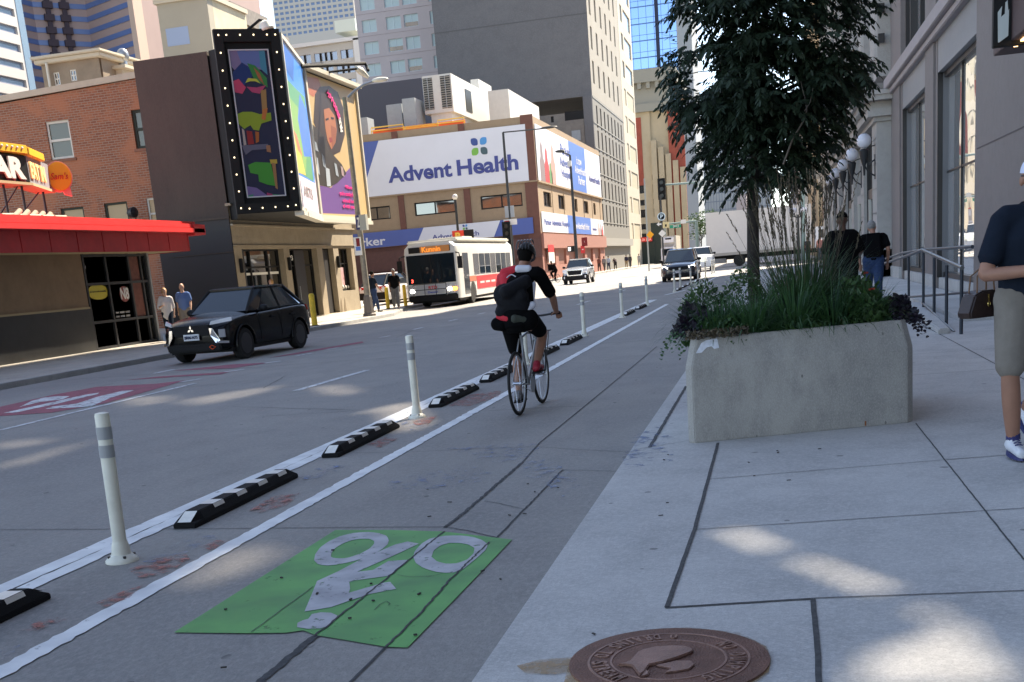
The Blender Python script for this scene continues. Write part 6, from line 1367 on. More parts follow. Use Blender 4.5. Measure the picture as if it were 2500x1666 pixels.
def leafmat(n, c, c2, trans=.25, rough=.5):
    m = bpy.data.materials.new(n); m.use_nodes = True; t_ = m.node_tree; p_ = t_.nodes['Principled BSDF']; p_.inputs['Roughness'].default_value = rough
    g = t_.nodes.new('ShaderNodeTexNoise'); g.inputs['Scale'].default_value = 7; tc = t_.nodes.new('ShaderNodeTexCoord'); t_.links.new(tc.outputs['Object'], g.inputs[0])
    r = t_.nodes.new('ShaderNodeMapRange'); r.inputs[1].default_value = .35; r.inputs[2].default_value = .65; t_.links.new(g.outputs[0], r.inputs[0])
    mx = t_.nodes.new('ShaderNodeMix'); mx.data_type = 'RGBA'; t_.links.new(r.outputs[0], mx.inputs['Factor']); mx.inputs['A'].default_value = (*c, 1); mx.inputs['B'].default_value = (*c2, 1)
    t_.links.new(mx.outputs['Result'], p_.inputs['Base Color'])
    tr = t_.nodes.new('ShaderNodeBsdfTranslucent'); t_.links.new(mx.outputs['Result'], tr.inputs[0]); ms = t_.nodes.new('ShaderNodeMixShader'); ms.inputs[0].default_value = trans
    t_.links.new(p_.outputs[0], ms.inputs[1]); t_.links.new(tr.outputs[0], ms.inputs[2]); t_.links.new(ms.outputs[0], t_.nodes['Material Output'].inputs[0]); MATS[n] = m; return m
m_grs = leafmat('grass_green', (.045, .095, .03), (.03, .07, .03)); m_grs2 = leafmat('blade_green', (.05, .12, .035), (.035, .085, .035)); m_plume = leafmat('plume_straw', (.12, .095, .055), (.085, .066, .04), .2)
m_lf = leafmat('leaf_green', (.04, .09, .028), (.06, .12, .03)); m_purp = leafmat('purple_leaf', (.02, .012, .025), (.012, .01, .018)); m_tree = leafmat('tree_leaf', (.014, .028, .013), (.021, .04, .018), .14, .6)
def blade(b, p, d, L, w, droop, n=5, mi=0):
    d = V(d).normalized(); side = d.cross(V((0, 0, 1)))
    side = side.normalized() if side.length > .01 else V((R.uniform(-1, 1), R.uniform(-1, 1), 0)).normalized()
    q = V(p); pts = []
    for i in range(n+1):
        f = i/n; ww = w*(1-f**2.2)*.5+.0006; pts.append((q-side*ww, q+side*ww)); q = q+d*(L/n); d = (d+V((0, 0, -droop/n*(.4+f*2)))).normalized()
    o = len(b.v); b.v += [tuple(x) for ab in pts for x in ab]
    for i in range(n): b.f.append((o+2*i, o+2*i+1, o+2*i+3, o+2*i+2)); b.m.append(mi)
def leaf(b, p, d, L, w, mi=0, up=None):
    d = V(d).normalized(); s = d.cross(up or V((R.uniform(-1, 1), R.uniform(-1, 1), R.uniform(-1, 1)))); s = s.normalized() if s.length > .01 else V((1, 0, 0)); n = s.cross(d)
    o = len(b.v); pts = [p, p+d*(L*.35)+s*w*.5+n*w*.12, p+d*(L*.7)+s*w*.38+n*w*.08, p+d*L, p+d*(L*.7)-s*w*.38+n*w*.08, p+d*(L*.35)-s*w*.5+n*w*.12]
    b.v += [tuple(x) for x in pts]; b.f += [(o, o+1, o+2, o+3), (o, o+3, o+4, o+5)]; b.m += [mi, mi]
zs_ = hT-.1
def rdir(a, tilt): return V((math.cos(a)*math.sin(tilt), math.sin(a)*math.sin(tilt), math.cos(tilt)))
# feather reed grass clump
gc = PP(Wd*.56, .85, zs_)
t = thing('feather_grass', 'tall feather reed grass with straw plumes rising from the middle of the planter', 'ornamental grass', gc)
b = MB()
for k in range(900):
    a = R.uniform(0, 2*PI); r = R.random()**.6*.2; blade(b, gc+V((math.cos(a)*r, math.sin(a)*r, 0)), rdir(a, R.uniform(.05, .7)), R.uniform(.4, .88), .008, R.uniform(.4, 1.6), 6)
build(b, 'foliage', m_grs, t)
b = MB(); b2 = MB()
for k in range(105):
    a = R.uniform(0, 2*PI); r = R.random()**.6*.2; tl = abs(R.gauss(0, .19)); d = rdir(a, tl); L = R.uniform(.75, 1.2)
    p = gc+V((math.cos(a)*r, math.sin(a)*r, 0)); q = p+d*L; b.cyl(p, q, .0022, .0015, 4, cap=False)
    d = (d+V((R.uniform(-.1, .1), R.uniform(-.1, .1), 0))).normalized(); PL = R.uniform(.16, .3)
    for j in range(26):
        f = j/26; pp = q+d*(PL*(f-.3)); aa = R.uniform(0, 2*PI); leaf(b2, pp, (d*1.6+rdir(aa, PI/2)*.5), .03*(1.2-f*.7), .009)
build(b, 'stem', m_plume, t); build(b2, 'plume', m_plume, t)
# mound of strap leaves
def clump(name, lab, cat, c, n, L, w, m, spread, tilt, droop, grp=None, rad=.1):
    t = thing(name, lab, cat, c, grp); b = MB()
    for k in range(n):
        a = R.uniform(0, 2*PI); r = R.random()**.5*rad; blade(b, c+V((math.cos(a)*r, math.sin(a)*r, 0)), rdir(a, R.uniform(*tilt)), R.uniform(*L), w*R.uniform(.7, 1.2), R.uniform(*droop), 6)
    build(b, 'leaves', m, t); return t
spots_ = [(.52, .3, 'central front'), (.85, .32, 'right of centre at the front'), (.25, .38, 'left'), (1.15, .35, 'right'), (.7, .75, 'behind the middle'), (1.4, .45, 'far right'), (.35, .8, 'back left'), (1.3, .95, 'back right')]
for i, (u, n, w_) in enumerate(spots_):
    clump('strap_leaf_clump', 'clump of arching green strap leaves, %s in the planter' % w_, 'daylily', PP(u*Wd/1.72, n, zs_), 280, (.36*(1-.42*abs(u-.95)), .62*(1-.42*abs(u-.95))), .015, m_grs2, .2, (.1, .9), (.8, 2.2), 'strap leaf clumps in the planter', .11)
for i, (u, n, w_) in enumerate(((.28, .95, 'left back'), (.2, .6, 'left edge'), (1.0, 1.1, 'right back'))):
    clump('fine_grass_clump', 'fine soft grass fountain, %s of the planter' % w_, 'grass clump', PP(u, n, zs_), 620, (.28, .52), .006, m_grs, .2, (.25, 1.1), (.8, 2.2), 'fine grass clumps in the planter', .12)
def herb(name, lab, cat, c, ext, n, m, L, w, flow=None, grp=None):
    t = thing(name, lab, cat, c, grp); b = MB()
    for k in range(n):
        a, e = R.uniform(0, 2*PI), R.random(); r = e**.5; h = (1-r*r)*ext[2]*R.uniform(.4, 1); p = c+U_*(math.cos(a)*r*ext[0])+N_*(math.sin(a)*r*ext[1])+V((0, 0, h))
        d = rdir(R.uniform(0, 2*PI), R.uniform(.4, 1.5)); leaf(b, p, d, L*R.uniform(.6, 1.3), w*R.uniform(.7, 1.2))
    build(b, 'leaves', m, t)
    if flow:
        f = MB()
        for k in range(flow[0]):
            a, e = R.uniform(0, 2*PI), R.random(); r = e**.5; p = c+U_*(math.cos(a)*r*ext[0])+N_*(math.sin(a)*r*ext[1])+V((0, 0, (1-r*r)*ext[2]+.02))
            for j in range(5): leaf(f, p, rdir(2*PI*j/5+k, 1.2), flow[2], flow[2]*.8)
        build(f, 'flowers', flow[1], t)
    return t
m_wfl = mat('white_flower', (.7, .7, .6)); m_rfl = mat('red_flower', (.35, .04, .02))
herb('leafy_bedding_plant', 'broad leafy green bedding plants along the front left rim', 'bedding plant', PP(.35, .28, zs_+.02), (.34, .22, .22), 900, m_lf, .06, .03)
herb('leafy_bedding_plant', 'broad leafy green bedding plants along the front middle rim', 'bedding plant', PP(.95, .24, zs_+.02), (.34, .16, .17), 800, m_lf, .06, .03)
herb('leafy_bedding_plant', 'broad leafy green bedding plants with red blossoms on the right', 'bedding plant', PP(1.42, .5, zs_+.04), (.3, .42, .42), 1300, m_lf, .06, .03, (7, m_rfl, .03))
herb('white_flower_plant', 'small white flowers at the back left of the planter', 'flowering plant', PP(.15, 1.2, zs_+.25), (.22, .2, .25), 500, m_lf, .04, .02, (26, m_wfl, .018))
herb('white_flower_plant', 'few white flowers behind the tall grass foot', 'flowering plant', PP(.5, 1.25, zs_+.3), (.2, .2, .3), 400, m_lf, .04, .02, (18, m_wfl, .018))
herb('purple_vine', 'dark purple sweet potato vine spilling over the left rim', 'trailing vine', PP(.07, .75, zs_+.1), (.13, .6, .22), 520, m_purp, .075, .06)
herb('purple_vine', 'dark purple sweet potato vine spilling over the right rim', 'trailing vine', PP(Wd-.04, .5, zs_+.06), (.14, .4, .2), 420, m_purp, .06, .05)
t = thing('trailing_sprig', 'thin trailing sprigs with small leaves hanging past the right rim', 'trailing vine', PP(Wd, .2, zs_)); b = MB()
for k in range(9):
    p = PP(Wd-.15, R.uniform(.05, .4), hT); d = (U_+V((0, 0, R.uniform(-.1, .5)))).normalized()
    for j in range(9): q = p+d*.035; leaf(b, q, rdir(R.uniform(0, 6.3), 1.2), .035, .028); leaf(b, q, rdir(R.uniform(0, 6.3), 1.2), .03, .024); p = q; d = (d+V((0, 0, -.14))).normalized()
build(b, 'leaves', m_purp, t)
t = thing('trailing_sprig', 'dry trailing creeper hanging down the left side of the planter', 'trailing vine', PP(0, .2, zs_)); b = MB()
for k in range(16):
    p = PP(R.uniform(-.02, .2), R.uniform(-.02, .6), hT+.02); d = (-U_*R.uniform(.3, 1)+V((0, 0, R.uniform(-.1, .3)))).normalized()
    for j in range(R.randint(5, 10)): q = p+d*.03; leaf(b, q, rdir(R.uniform(0, 6.3), 1.2), .03, .02); p = q; d = (d+V((0, 0, -.28))).normalized()
build(b, 'leaves', m_grs2, t)
b = MB()
for k in range(520):
    p = PP(R.uniform(.02, .5), R.uniform(-.03, .12), hT+R.uniform(-.01, .05)); leaf(b, p, rdir(R.uniform(0, 6.3), R.uniform(.4, 1.5)), .03, .015)
tag(build(b, 'dry_ground_cover', m_plume, None), 'low brownish ground cover on the front left rim of the planter', 'ground cover', kind='stuff')

# ------------------------------------------------------------------ street tree
TY = 14.0; tb = OY(1845, 700, TY); tb.z = .12
t = thing('street_tree', 'young street tree with dark drooping pinnate leaves behind the planter', 'tree', tb)
m_bark = mat('bark', (.03, .024, .02), rough=.95, var=.3, vs=15, bump=.6, bs=50)
b = MB(); nodes = [tb, tb+V((-.02, .0, 1.2)), tb+V((.0, .0, 2.1)), tb+V((.12, .05, 3.0)), tb+V((.2, .05, 4.0)), tb+V((.2, 0, 5.2))]
b.tube(nodes, [.085, .072, .065, .05, .035, .015], 10); build(b, 'trunk', m_bark, t, smooth=60)
axis = lambda z: tb+V((.05+.14*max(0, (z-2)/3), .03, 0))+V((0, 0, z-tb.z))
def prof(z):            # left and right reach of the crown at height z, seen from the street
    P = [(2.0, .2, .2), (2.25, .45, .5), (2.5, .62, .72), (2.9, .72, .85), (3.3, .82, 1.0), (3.8, .85, 1.12), (4.3, .95, 1.15), (5.2, .9, 1.0), (6.0, .45, .5), (6.5, .1, .1)]
    for i in range(len(P)-1):
        if P[i][0] <= z <= P[i+1][0]: f = (z-P[i][0])/(P[i+1][0]-P[i][0]); return tuple(P[i][k]*(1-f)+P[i+1][k]*f for k in (1, 2))
    return (.1, .1)
limbs = []
b = MB()
for k in range(30):
    z = R.uniform(2.0, 5.4); a = k*2.4+R.uniform(-.4, .4); l, r = prof(min(6.2, z+.25)); reach = (r if math.cos(a) > 0 else l)*abs(math.cos(a))+.95*abs(math.sin(a)); reach *= R.uniform(.65, .95)
    p0 = axis(z); pts = [p0]; d = V((math.cos(a), math.sin(a), .55)).normalized()
    for j in range(5): pts.append(pts[-1]+d*reach/4.4); d = (d+V((R.uniform(-.12, .12), R.uniform(-.12, .12), -.17))).normalized()
    limbs.append(pts); b.tube(pts, [.022, .017, .012, .009, .006, .003], 6)
build(b, 'limbs', m_bark, t, smooth=60)
b = MB(); nleaf = 0
gaps = [(OY(1700, 80, TY), .17), (OY(1738, 160, TY), .2), (OY(1722, 205, TY), .16), (OY(1915, 195, TY), .15), (OY(1870, 170, TY), .1), (OY(1725, 315, TY), .15), (OY(1800, 12, TY), .08)]
while nleaf < 3700:
    if R.random() < .72:
        pts = R.choice(limbs); i = R.randint(1, 5); p = pts[i]+V((R.gauss(0, .2), R.gauss(0, .2), R.gauss(0, .17)))
    else:
        z = R.uniform(2.1, 5.8); l, r = prof(z); a = R.uniform(0, 2*PI); e = R.random()**.45
        p = axis(z)+V(((r if math.cos(a) > 0 else l)*math.cos(a)*e, .95*math.sin(a)*e, 0))
    l, r = prof(p.z); ax_ = axis(p.z); dx = p.x-ax_.x
    if dx > r*1.1 or dx < -l*1.1 or p.z < 2.2: continue
    # gaps in the crown are real channels between clumps
    if any(((p.x-g.x*p.y/TY)**2+(p.z-HC-(g.z-HC)*p.y/TY)**2)**.5 < rr for g, rr in gaps): continue
    nleaf += 1
    out = V((p.x-ax_.x, p.y-ax_.y, 0)); out = out.normalized() if out.length > .05 else rdir(R.uniform(0, 6.3), PI/2)
    d = (out+V((R.uniform(-.9, .9), R.uniform(-.9, .9), R.uniform(-.5, .8)))).normalized(); q = p; nl = R.randint(6, 9); L = .034
    for j in range(nl):
        s = d.cross(V((0, 0, 1))); s = s.normalized() if s.length > .05 else V((1, 0, 0))
        for sg in (-1, 1): leaf(b, q, (d*.6+s*sg*.85+V((0, 0, R.uniform(-1.0, .05)))).normalized(), R.uniform(.06, .105), R.uniform(.028, .042), up=V((0, 0, 1))+d*.3)
        q = q+d*L; d = (d+V((0, 0, -.17))).normalized()
    leaf(b, q, d, .09, .03)
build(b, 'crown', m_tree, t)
b = MB(); tw = [OY(x, y, TY-.9) for x, y in ((1912, 402), (1935, 340), (1962, 295), (1970, 270), (1965, 240), (1955, 200))]; b.tube(tw, [.012, .011, .009, .007, .005, .003], 6); b.tube([OY(1964, 272, TY-.9), OY(1978, 250, TY-.9), OY(1985, 215, TY-.9)], [.007, .005, .003], 6); build(b, 'dead_twig', mat('pale_twig', (.12, .1, .08)), t, smooth=60)
b = MB(); b.box(tb.x-.6, tb.x+.6, TY-.6, TY+.6, .1205, .128); struct(b, 'tree_pit', mat('soil', (0, 0, 0)), 'soil square round the street tree')
# ------------------------------------------------------------------ vehicles (local: front towards -Y, centre at origin, wheels on z = 0)
m_tyre = mat('tyre', (.012, .012, .012), rough=.85); m_cgl = glass_mat('car_glass', (.01, .016, .022), rough=.02, spec=.5); m_cgl.node_tree.nodes['Principled BSDF'].inputs['IOR'].default_value = 1.5; m_chrome = mat('chrome', (.7, .7, .72), rough=.12, metal=1)
m_hl = mat('headlamp', (.75, .77, .8), rough=.08); m_hl_on = mat('headlamp_lit', (1, .97, .9), emit=2.5); m_tail = mat('tail_lamp', (.5, .01, .01), rough=.15); m_amb = mat('amber_lit', (1, .55, .05), emit=2.2)
m_trim = mat('black_trim', (.007, .007, .008), rough=.6, spec=.25); m_plate = mat('plate_white', (.6, .62, .66), rough=.4)
def wheel(t, x, y, r, w, rimm, spokes=5, side=1):
    b = MB(); b.lathe((x, y, r), [(r*.66, -w/2), (r*.94, -w/2), (r, -w/2+.03), (r, w/2-.03), (r*.94, w/2), (r*.66, w/2)], 28, ax=(1, 0, 0)); wh = build(b, 'wheel', m_tyre, t, smooth=40)
    b = MB(); xo = x+side*w*.42
    b.lathe((xo, y, r), [(r*.62, 0), (r*.67, 0), (r*.67, .02), (r*.62, .02)], 28, ax=(1, 0, 0)); b.cyl((xo-.02, y, r), (xo+.012, y, r), r*.16, n=12)
    for k in range(spokes):
        a = 2*PI*k/spokes+.2; d = V((0, math.cos(a), math.sin(a))); s = V((0, -math.sin(a), math.cos(a)))
        for o_ in (-.05, .05): b.obox(V((xo, y, r))+d*r*.38+s*r*o_*1.8, d, s, V((1, 0, 0)), r*.27, r*.05, .012)
    build(b, 'rim', rimm, wh, smooth=40)
    b = MB(); b.cyl((x+side*w*.15, y, r), (x+side*w*.2, y, r), r*.64, n=24); build(b, 'brake_disc', m_trim, wh)
def car(name, label, cat, L=4.4, W=1.8, H=1.64, body=None, hood=1.02, gc=.2, belt=1.05, wb=2.67, rimm=None, lit=False, group=None, chrome=True, wr=.35, van=False, roof_m=None, grille='dark', rear_slope=.55, black_low=False, win0=-.75):
    t = thing(name, label, cat, group=group); h2 = L/2; w2 = W/2; rimm = rimm or m_trim
    S = [(-h2, .78, .32, .66, .70), (-h2+.1, .9, .24, .78, .86), (-h2+.35, .97, gc, hood-.1, hood-.05), (-h2+.85, 1, gc, hood-.02, hood+.0), (-wb/2+.35, 1, gc, hood, hood+.04), (win0-.1, 1, gc, belt-.03, hood+.07), (0, 1, gc, belt, belt+.02), (wb/2, 1, gc, belt+.05, belt+.06), (h2-.35, .98, gc+.04, belt+.06, belt+.08), (h2-.08, .93, .3, belt-.0, belt+.04), (h2, .85, .38, belt-.12, belt-.1)]
    rings = []
    for y, k, zb, zs, zt in S:
        hw = w2*k; zm = (zb+zs)/2
        half = [(hw*.86, zb), (hw*.985, zb+.07), (hw, zm-.05), (hw*.99, zm+.1), (hw*.97, zs-.03), (hw*.9, zs+.01), (hw*.5, zt+.015), (0, zt+.03)]
        rings.append([V((x, y, z)) for x, z in half]+[V((-x, y, z)) for x, z in reversed(half[:-1])])
    b = MB(); b.loft(rings); o = build(b, 'body', body, t, smooth=1, clean=True)
    cutm = MB()
    for y in (-wb/2, wb/2): cutm.cyl((-W, y, wr*.98), (W, y, wr*.98), wr*1.16, n=28)
    inner = MB()
    c_ = build(cutm, 'cut', body, None); inv = o.matrix_parent_inverse.copy()
    modmesh(o, [('SUBSURF', dict(levels=2, render_levels=2)), ('BOOLEAN', dict(object=c_, operation='DIFFERENCE', solver='EXACT'))]); bpy.data.objects.remove(c_)
    for p in o.data.polygons: p.use_smooth = True
    o.data.set_sharp_from_angle(angle=math.radians(35))
    b = MB()
    for y in (-wb/2, wb/2): b.box(-w2*.78, w2*.78, y-wr*1.2, y+wr*1.2, gc, wr*2.1)
    b.box(-w2*.9, w2*.9, -h2+.3, h2-.3, gc-.03, gc+.12); build(b, 'underbody', m_trim, t)
    for y in (-wb/2, wb/2):
        for s in (-1, 1):
            b = MB(); b.tube([(s*w2*.985, y+wr*1.2*math.cos(a), wr*.98+wr*1.2*math.sin(a)) for a in [PI*k/14-.1*(1-k/7) for k in range(15)]], .03, 6); build(b, 'wheel_arch', m_trim if black_low else body, t, smooth=60)
            wheel(t, s*(w2-.12), y, wr, .22, rimm, side=s)
    # greenhouse
    ya, yb, yc, yd = win0, win0+.72 if not van else win0+.95, h2-rear_slope-.25, h2-.12
    zb = belt+.04; zr = H-.04; hb = w2*.9; hr = w2*.72
    base = [(-hb*.93, ya), (hb*.93, ya), (hb, ya+.5), (hb, yd-.35), (hb*.9, yd), (-hb*.9, yd), (-hb, yd-.35), (-hb, ya+.5)]
    topp = [(-hr*.92, yb), (hr*.92, yb), (hr, yb+.35), (hr, yc-.2), (hr*.92, yc), (-hr*.92, yc), (-hr, yc-.2), (-hr, yb+.35)]
    Bq = [V((x, y, zb-.02 if y > ya+.1 else hood+.06)) for x, y in base]; Tq = [V((x, y, zr)) for x, y in topp]
    names = {0: 'windshield', 4: 'rear_window'}
    def quad(i, j, name, ins=.0):
        b = MB(); p, q, r_, s_ = Bq[i], Bq[j], Tq[j], Tq[i]; b.poly([p, q, r_, s_]); return build(b, name, m_cgl, t)
    quad(0, 1, 'windshield'); quad(4, 5, 'rear_window')
    for i, j in ((1, 2), (2, 3), (3, 4), (5, 6), (6, 7), (7, 0)): quad(i, j, 'side_window')
    b = MB(); rm = roof_m or body
    ringsr = [[V((x*1.03, y*1.0+(.03 if y > 0 else -.03), z)) for x, y in topp] for z in (zr-.02, zr+.02)]+[[V((x*.85, (y-(yb+yc)/2)*.9+(yb+yc)/2, zr+.055)) for x, y in topp]]
    b.loft(ringsr); build(b, 'roof', rm, t, smooth=50, bevel=0)
    b = MB()
    for i, w_ in ((0, .035), (1, .035), (4, .05), (5, .05), (2, .012), (7, .012)): b = MB(); b.tube([Bq[i]+V((0, 0, -.03)), Tq[i]], w_, 6); build(b, 'pillar', m_trim if not van else body, t, smooth=60)
    for s in (-1, 1):
        ym = (yb+yc)/2+.1; b = MB(); b.tube([V((s*hb, ym, zb-.03)), V((s*hr, ym-.05, zr))], .03, 6); build(b, 'pillar', m_trim if not van else body, t, smooth=60)
        b = MB(); b.tube([V((s*(hb+.005), ya+.4, zb)), V((s*(hb+.005), yd-.3, zb+.02))], .014, 6); build(b, 'window_strip', m_trim, t)
    for s in (-1, 1):
        b = MB(); b.sph((s*(w2+.09), ya+.42, zb+.03), (.12, .08, .085), 12, 8); b.cyl((s*w2*.9, ya+.46, zb-.02), (s*(w2+.06), ya+.44, zb+.0), .025, n=6); build(b, 'mirror', m_trim, t, smooth=60)
        for yh in (-.05, .95): b = MB(); b.box(*sorted((s*w2*.985, s*(w2+.02))), yh, yh+.2, belt-.17, belt-.13); build(b, 'door_handle', m_trim, t)
    b = MB()
    for s in (-1, 1):
        for yy in (ya+.35, .42, h2-1.05): b.tube([(s*(w2+.001), yy, gc+.15), (s*(w2+.002), yy-.03, belt-.05)], .006, 4)
    build(b, 'door_gap', m_trim, t)
    return t, dict(h2=h2, w2=w2, hood=hood, belt=belt)
def lamp_(t, name, pts, m, d=(0, -.03, 0)):
    for s in (-1, 1): b = MB(); b.prism([(s*x, y, z) for x, y, z in pts], d); build(b, name, m, t, bevel=.006)
m_blk = mat('black_car_paint', (.0025, .003, .004), rough=.25, spec=.16, coat=.06)
t, g = car('black_car', 'black compact crossover with silver trim bars and white number plate driving toward the camera', 'car', body=m_blk, L=4.3, W=1.8, H=1.62, gc=.24, wr=.36, belt=1.04, win0=-.95, rear_slope=.7, rimm=mat('dark_rim', (.045, .045, .048), rough=.35, metal=.6))
h = g['h2']
lamp_(t, 'headlight', [(.5, -h+.0, .85), (.88, -h+.33, .9), (.86, -h+.36, .99), (.52, -h+.04, .93)], m_hl, (0, -.04, 0))
lamp_(t, 'chrome_bar', [(.48, -h-.03, .78), (.56, -h-.03, .78), (.72, -h+.0, .5), (.62, -h-.03, .44), (.5, -h-.03, .62)], m_chrome, (0, -.03, 0))
lamp_(t, 'chrome_bar', [(.62, -h-.03, .44), (.86, -h+.12, .42), (.86, -h+.12, .47), (.65, -h-.03, .5)], m_chrome, (0, -.03, 0))
lamp_(t, 'fog_lamp', [(.7, -h-.0, .56), (.82, -h+.08, .56), (.82, -h+.08, .74), (.7, -h+.0, .74)], mat('lamp_cluster', (.35, .36, .38), rough=.15), (0, -.03, 0))
b = MB(); b.box(-.47, .47, -h-.03, -h+.1, .62, .86); build(b, 'grille', m_trim, t, bevel=.02)
b = MB(); b.box(-.7, .7, -h-.02, -h+.15, .27, .45); build(b, 'lower_grille', m_trim, t, bevel=.03)
b = MB(); b.box(-.2, .2, -h-.06, -h-.03, .53, .67); pl_ = build(b, 'number_plate', m_plate, t); text('BRM-N75', (0, -h-.062, .6), (1, 0, 0), (0, 0, 1), (-.17, .17, -.035, .035), mat('plate_text', (.02, .03, .08)), pl_, off=.02)
for a in (90, 210, 330):
    a = math.radians(a); c0 = V((0, -h-.04, .77)); d = V((math.cos(a), 0, math.sin(a))); s = V((-math.sin(a), 0, math.cos(a))); b = MB(); b.prism([c0, c0+d*.045+s*.026, c0+d*.09, c0+d*.045-s*.026], (0, -.012, 0)); build(b, 'emblem', m_chrome, t)
b = MB(); b.tube([(.42, -h-.03, .36), (.5, -h-.05, .4), (.58, -h-.03, .36), (.5, -h-.04, .31), (.42, -h-.03, .36)], .012, 6); build(b, 'tow_hook', mat('orange_hook', (.6, .08, .02)), t)
lamp_(t, 'tail_light', [(.55, h-.07, .95), (.84, h-.2, .93), (.82, h-.22, 1.07), (.55, h-.09, 1.04)], m_tail, (0, .05, 0))
place(t, (-12.72, 26.45, 0), math.radians(-5))
t, g = car('silver_car', 'silver sport utility vehicle with black lower bumper approaching in sunlight', 'car', body=mat('silver_paint', (.55, .56, .57), rough=.25, metal=.6, coat=.6), L=4.7, W=1.85, H=1.72, hood=1.1, gc=.3, belt=1.12, wb=2.86, wr=.38, rimm=m_chrome, black_low=True)
h = g['h2']; lamp_(t, 'headlight', [(.55, -h+.0, .82), (.88, -h+.2, .84), (.88, -h+.25, 1.04), (.58, -h+.05, 1.02)], m_hl, (0, -.05, 0))
b = MB(); b.box(-.92, .92, -h-.04, -h+.3, .3, .66); build(b, 'bumper', m_trim, t, bevel=.06); b = MB(); b.hexa([(-.5, -h-.06, .6), (.5, -h-.06, .6), (.5, -h+.1, .6), (-.5, -h+.1, .6)], [(-.6, -h-.03, 1.0), (.6, -h-.03, 1.0), (.6, -h+.2, 1.0), (-.6, -h+.2, 1.0)]); build(b, 'chrome_surround', m_chrome, t, bevel=.01)
b = MB(); b.hexa([(-.43, -h-.09, .65), (.43, -h-.09, .65), (.43, -h+.1, .65), (-.43, -h+.1, .65)], [(-.52, -h-.07, .95), (.52, -h-.07, .95), (.52, -h+.2, .95), (-.52, -h+.2, .95)]); build(b, 'grille', m_trim, t)
lamp_(t, 'fog_lamp', [(.7, -h-.06, .42), (.78, -h-.05, .42), (.78, -h-.05, .58), (.7, -h-.06, .58)], m_hl, (0, -.02, 0))
q = OY(1401, 690, 81.5); place(t, (q.x, 84.0, 0), math.radians(2))
t, g = car('dark_minivan', 'dark grey minivan with lit headlamps coming along the lane beside the posts', 'minivan', body=mat('graphite_paint', (.03, .033, .042), rough=.2, metal=.4, coat=1), L=5.1, W=2.0, H=1.76, hood=1.02, gc=.22, belt=1.08, wb=3.09, wr=.36, rimm=m_chrome, van=True, rear_slope=.2, win0=-1.45)
h = g['h2']; lamp_(t, 'headlight', [(.52, -h+.02, .68), (.92, -h+.28, .74), (.9, -h+.3, .88), (.55, -h+.05, .8)], m_hl_on, (0, -.05, 0))
b = MB(); b.tube([(-.62, -h-.02, .8), (-.5, -h-.05, .62), (0, -h-.07, .56), (.5, -h-.05, .62), (.62, -h-.02, .8)], .02, 6); build(b, 'chrome_strip', m_chrome, t, smooth=60); b = MB(); b.box(-.16, .16, -h-.08, -h-.05, .46, .58); build(b, 'number_plate', m_plate, t)
b = MB(); b.box(-.6, .6, -h-.04, -h+.15, .62, .8); build(b, 'grille', m_trim, t, bevel=.03); b = MB(); b.box(-.75, .75, -h-.03, -h+.2, .26, .42); build(b, 'lower_grille', m_trim, t, bevel=.03)
q = OY(1657, 690, 66.6); place(t, (q.x, 69.2, 0), math.radians(0))
t, g = car('white_pickup', 'white pickup truck half hidden behind the minivan', 'pickup', body=mat('white_paint', (.75, .76, .78), rough=.25, coat=.5), L=5.4, W=2.0, H=1.85, hood=1.2, gc=.35, belt=1.25, wb=3.4, wr=.4, rimm=m_chrome)
h = g['h2']; lamp_(t, 'headlight', [(.62, -h, .85), (.92, -h+.1, .86), (.92, -h+.12, 1.08), (.62, -h+.02, 1.08)], m_hl, (0, -.05, 0)); b = MB(); b.box(-.58, .58, -h-.04, -h+.15, .72, 1.1); build(b, 'grille', m_chrome, t, bevel=.03)
q = OY(1706, 650, 92); place(t, (q.x, 95, 0), 0)
m_wp = mat('white_paint', (0, 0, 0)); m_bp = mat('blue_car_paint', (.03, .07, .25), rough=.2, coat=1)
t, g = car('white_parked_car', 'white parked car seen from behind with red tail lights beyond the light pole', 'car', body=m_wp, L=4.6, W=1.85, H=1.7, wr=.36, rimm=m_chrome)
h = g['h2']; lamp_(t, 'tail_light', [(.5, h-.02, .9), (.86, h-.15, .88), (.84, h-.18, 1.05), (.5, h-.04, 1.02)], m_tail, (0, .06, 0)); b = MB(); b.box(-.85, .85, h-.1, h+.05, .35, .72); build(b, 'bumper', m_trim, t, bevel=.04); b = MB(); b.box(-.2, .2, h+.04, h+.06, .76, .88); build(b, 'number_plate', m_plate, t)
q = OY(930, 728, 60); place(t, (q.x, 62.5, .1), math.radians(165))
t, g = car('blue_parked_car', 'blue parked car with pale window strip between the walking man and the bus', 'car', body=m_bp, L=4.5, W=1.8, H=1.5, wr=.34, rimm=m_chrome)
q = OY(985, 722, 64); place(t, (q.x, 66, .1), math.radians(170))
# ------------------------------------------------------------------ city bus
BW, BL, BH = 2.6, 12.2, 3.0
t = thing('city_bus', 'white city bus with orange destination sign, red side stripe and lit amber lamp', 'bus')
m_bus = mat('bus_white', (.64, .635, .61), rough=.4, var=.05, vs=2); m_busg = mat('bus_silver', (.42, .43, .45), rough=.4); m_busr = mat('bus_red', (.65, .03, .035), rough=.4); m_roof = mat('bus_roof_cream', (.68, .66, .58), rough=.5)
b = MB(); w2 = BW/2
def bring(y, s, z0_=.35): return [V((x*s, y, z)) for x, z in ((w2, z0_), (w2, 2.5), (w2*.97, 2.75), (w2*.8, 2.95), (0, BH), (-w2*.8, 2.95), (-w2*.97, 2.75), (-w2, 2.5), (-w2, z0_))]
b.loft([bring(0, .94), bring(.12, .99), bring(.3, 1), bring(BL-.2, 1), bring(BL, .96)]); o = build(b, 'body', m_bus, t, smooth=30)
cm = MB()
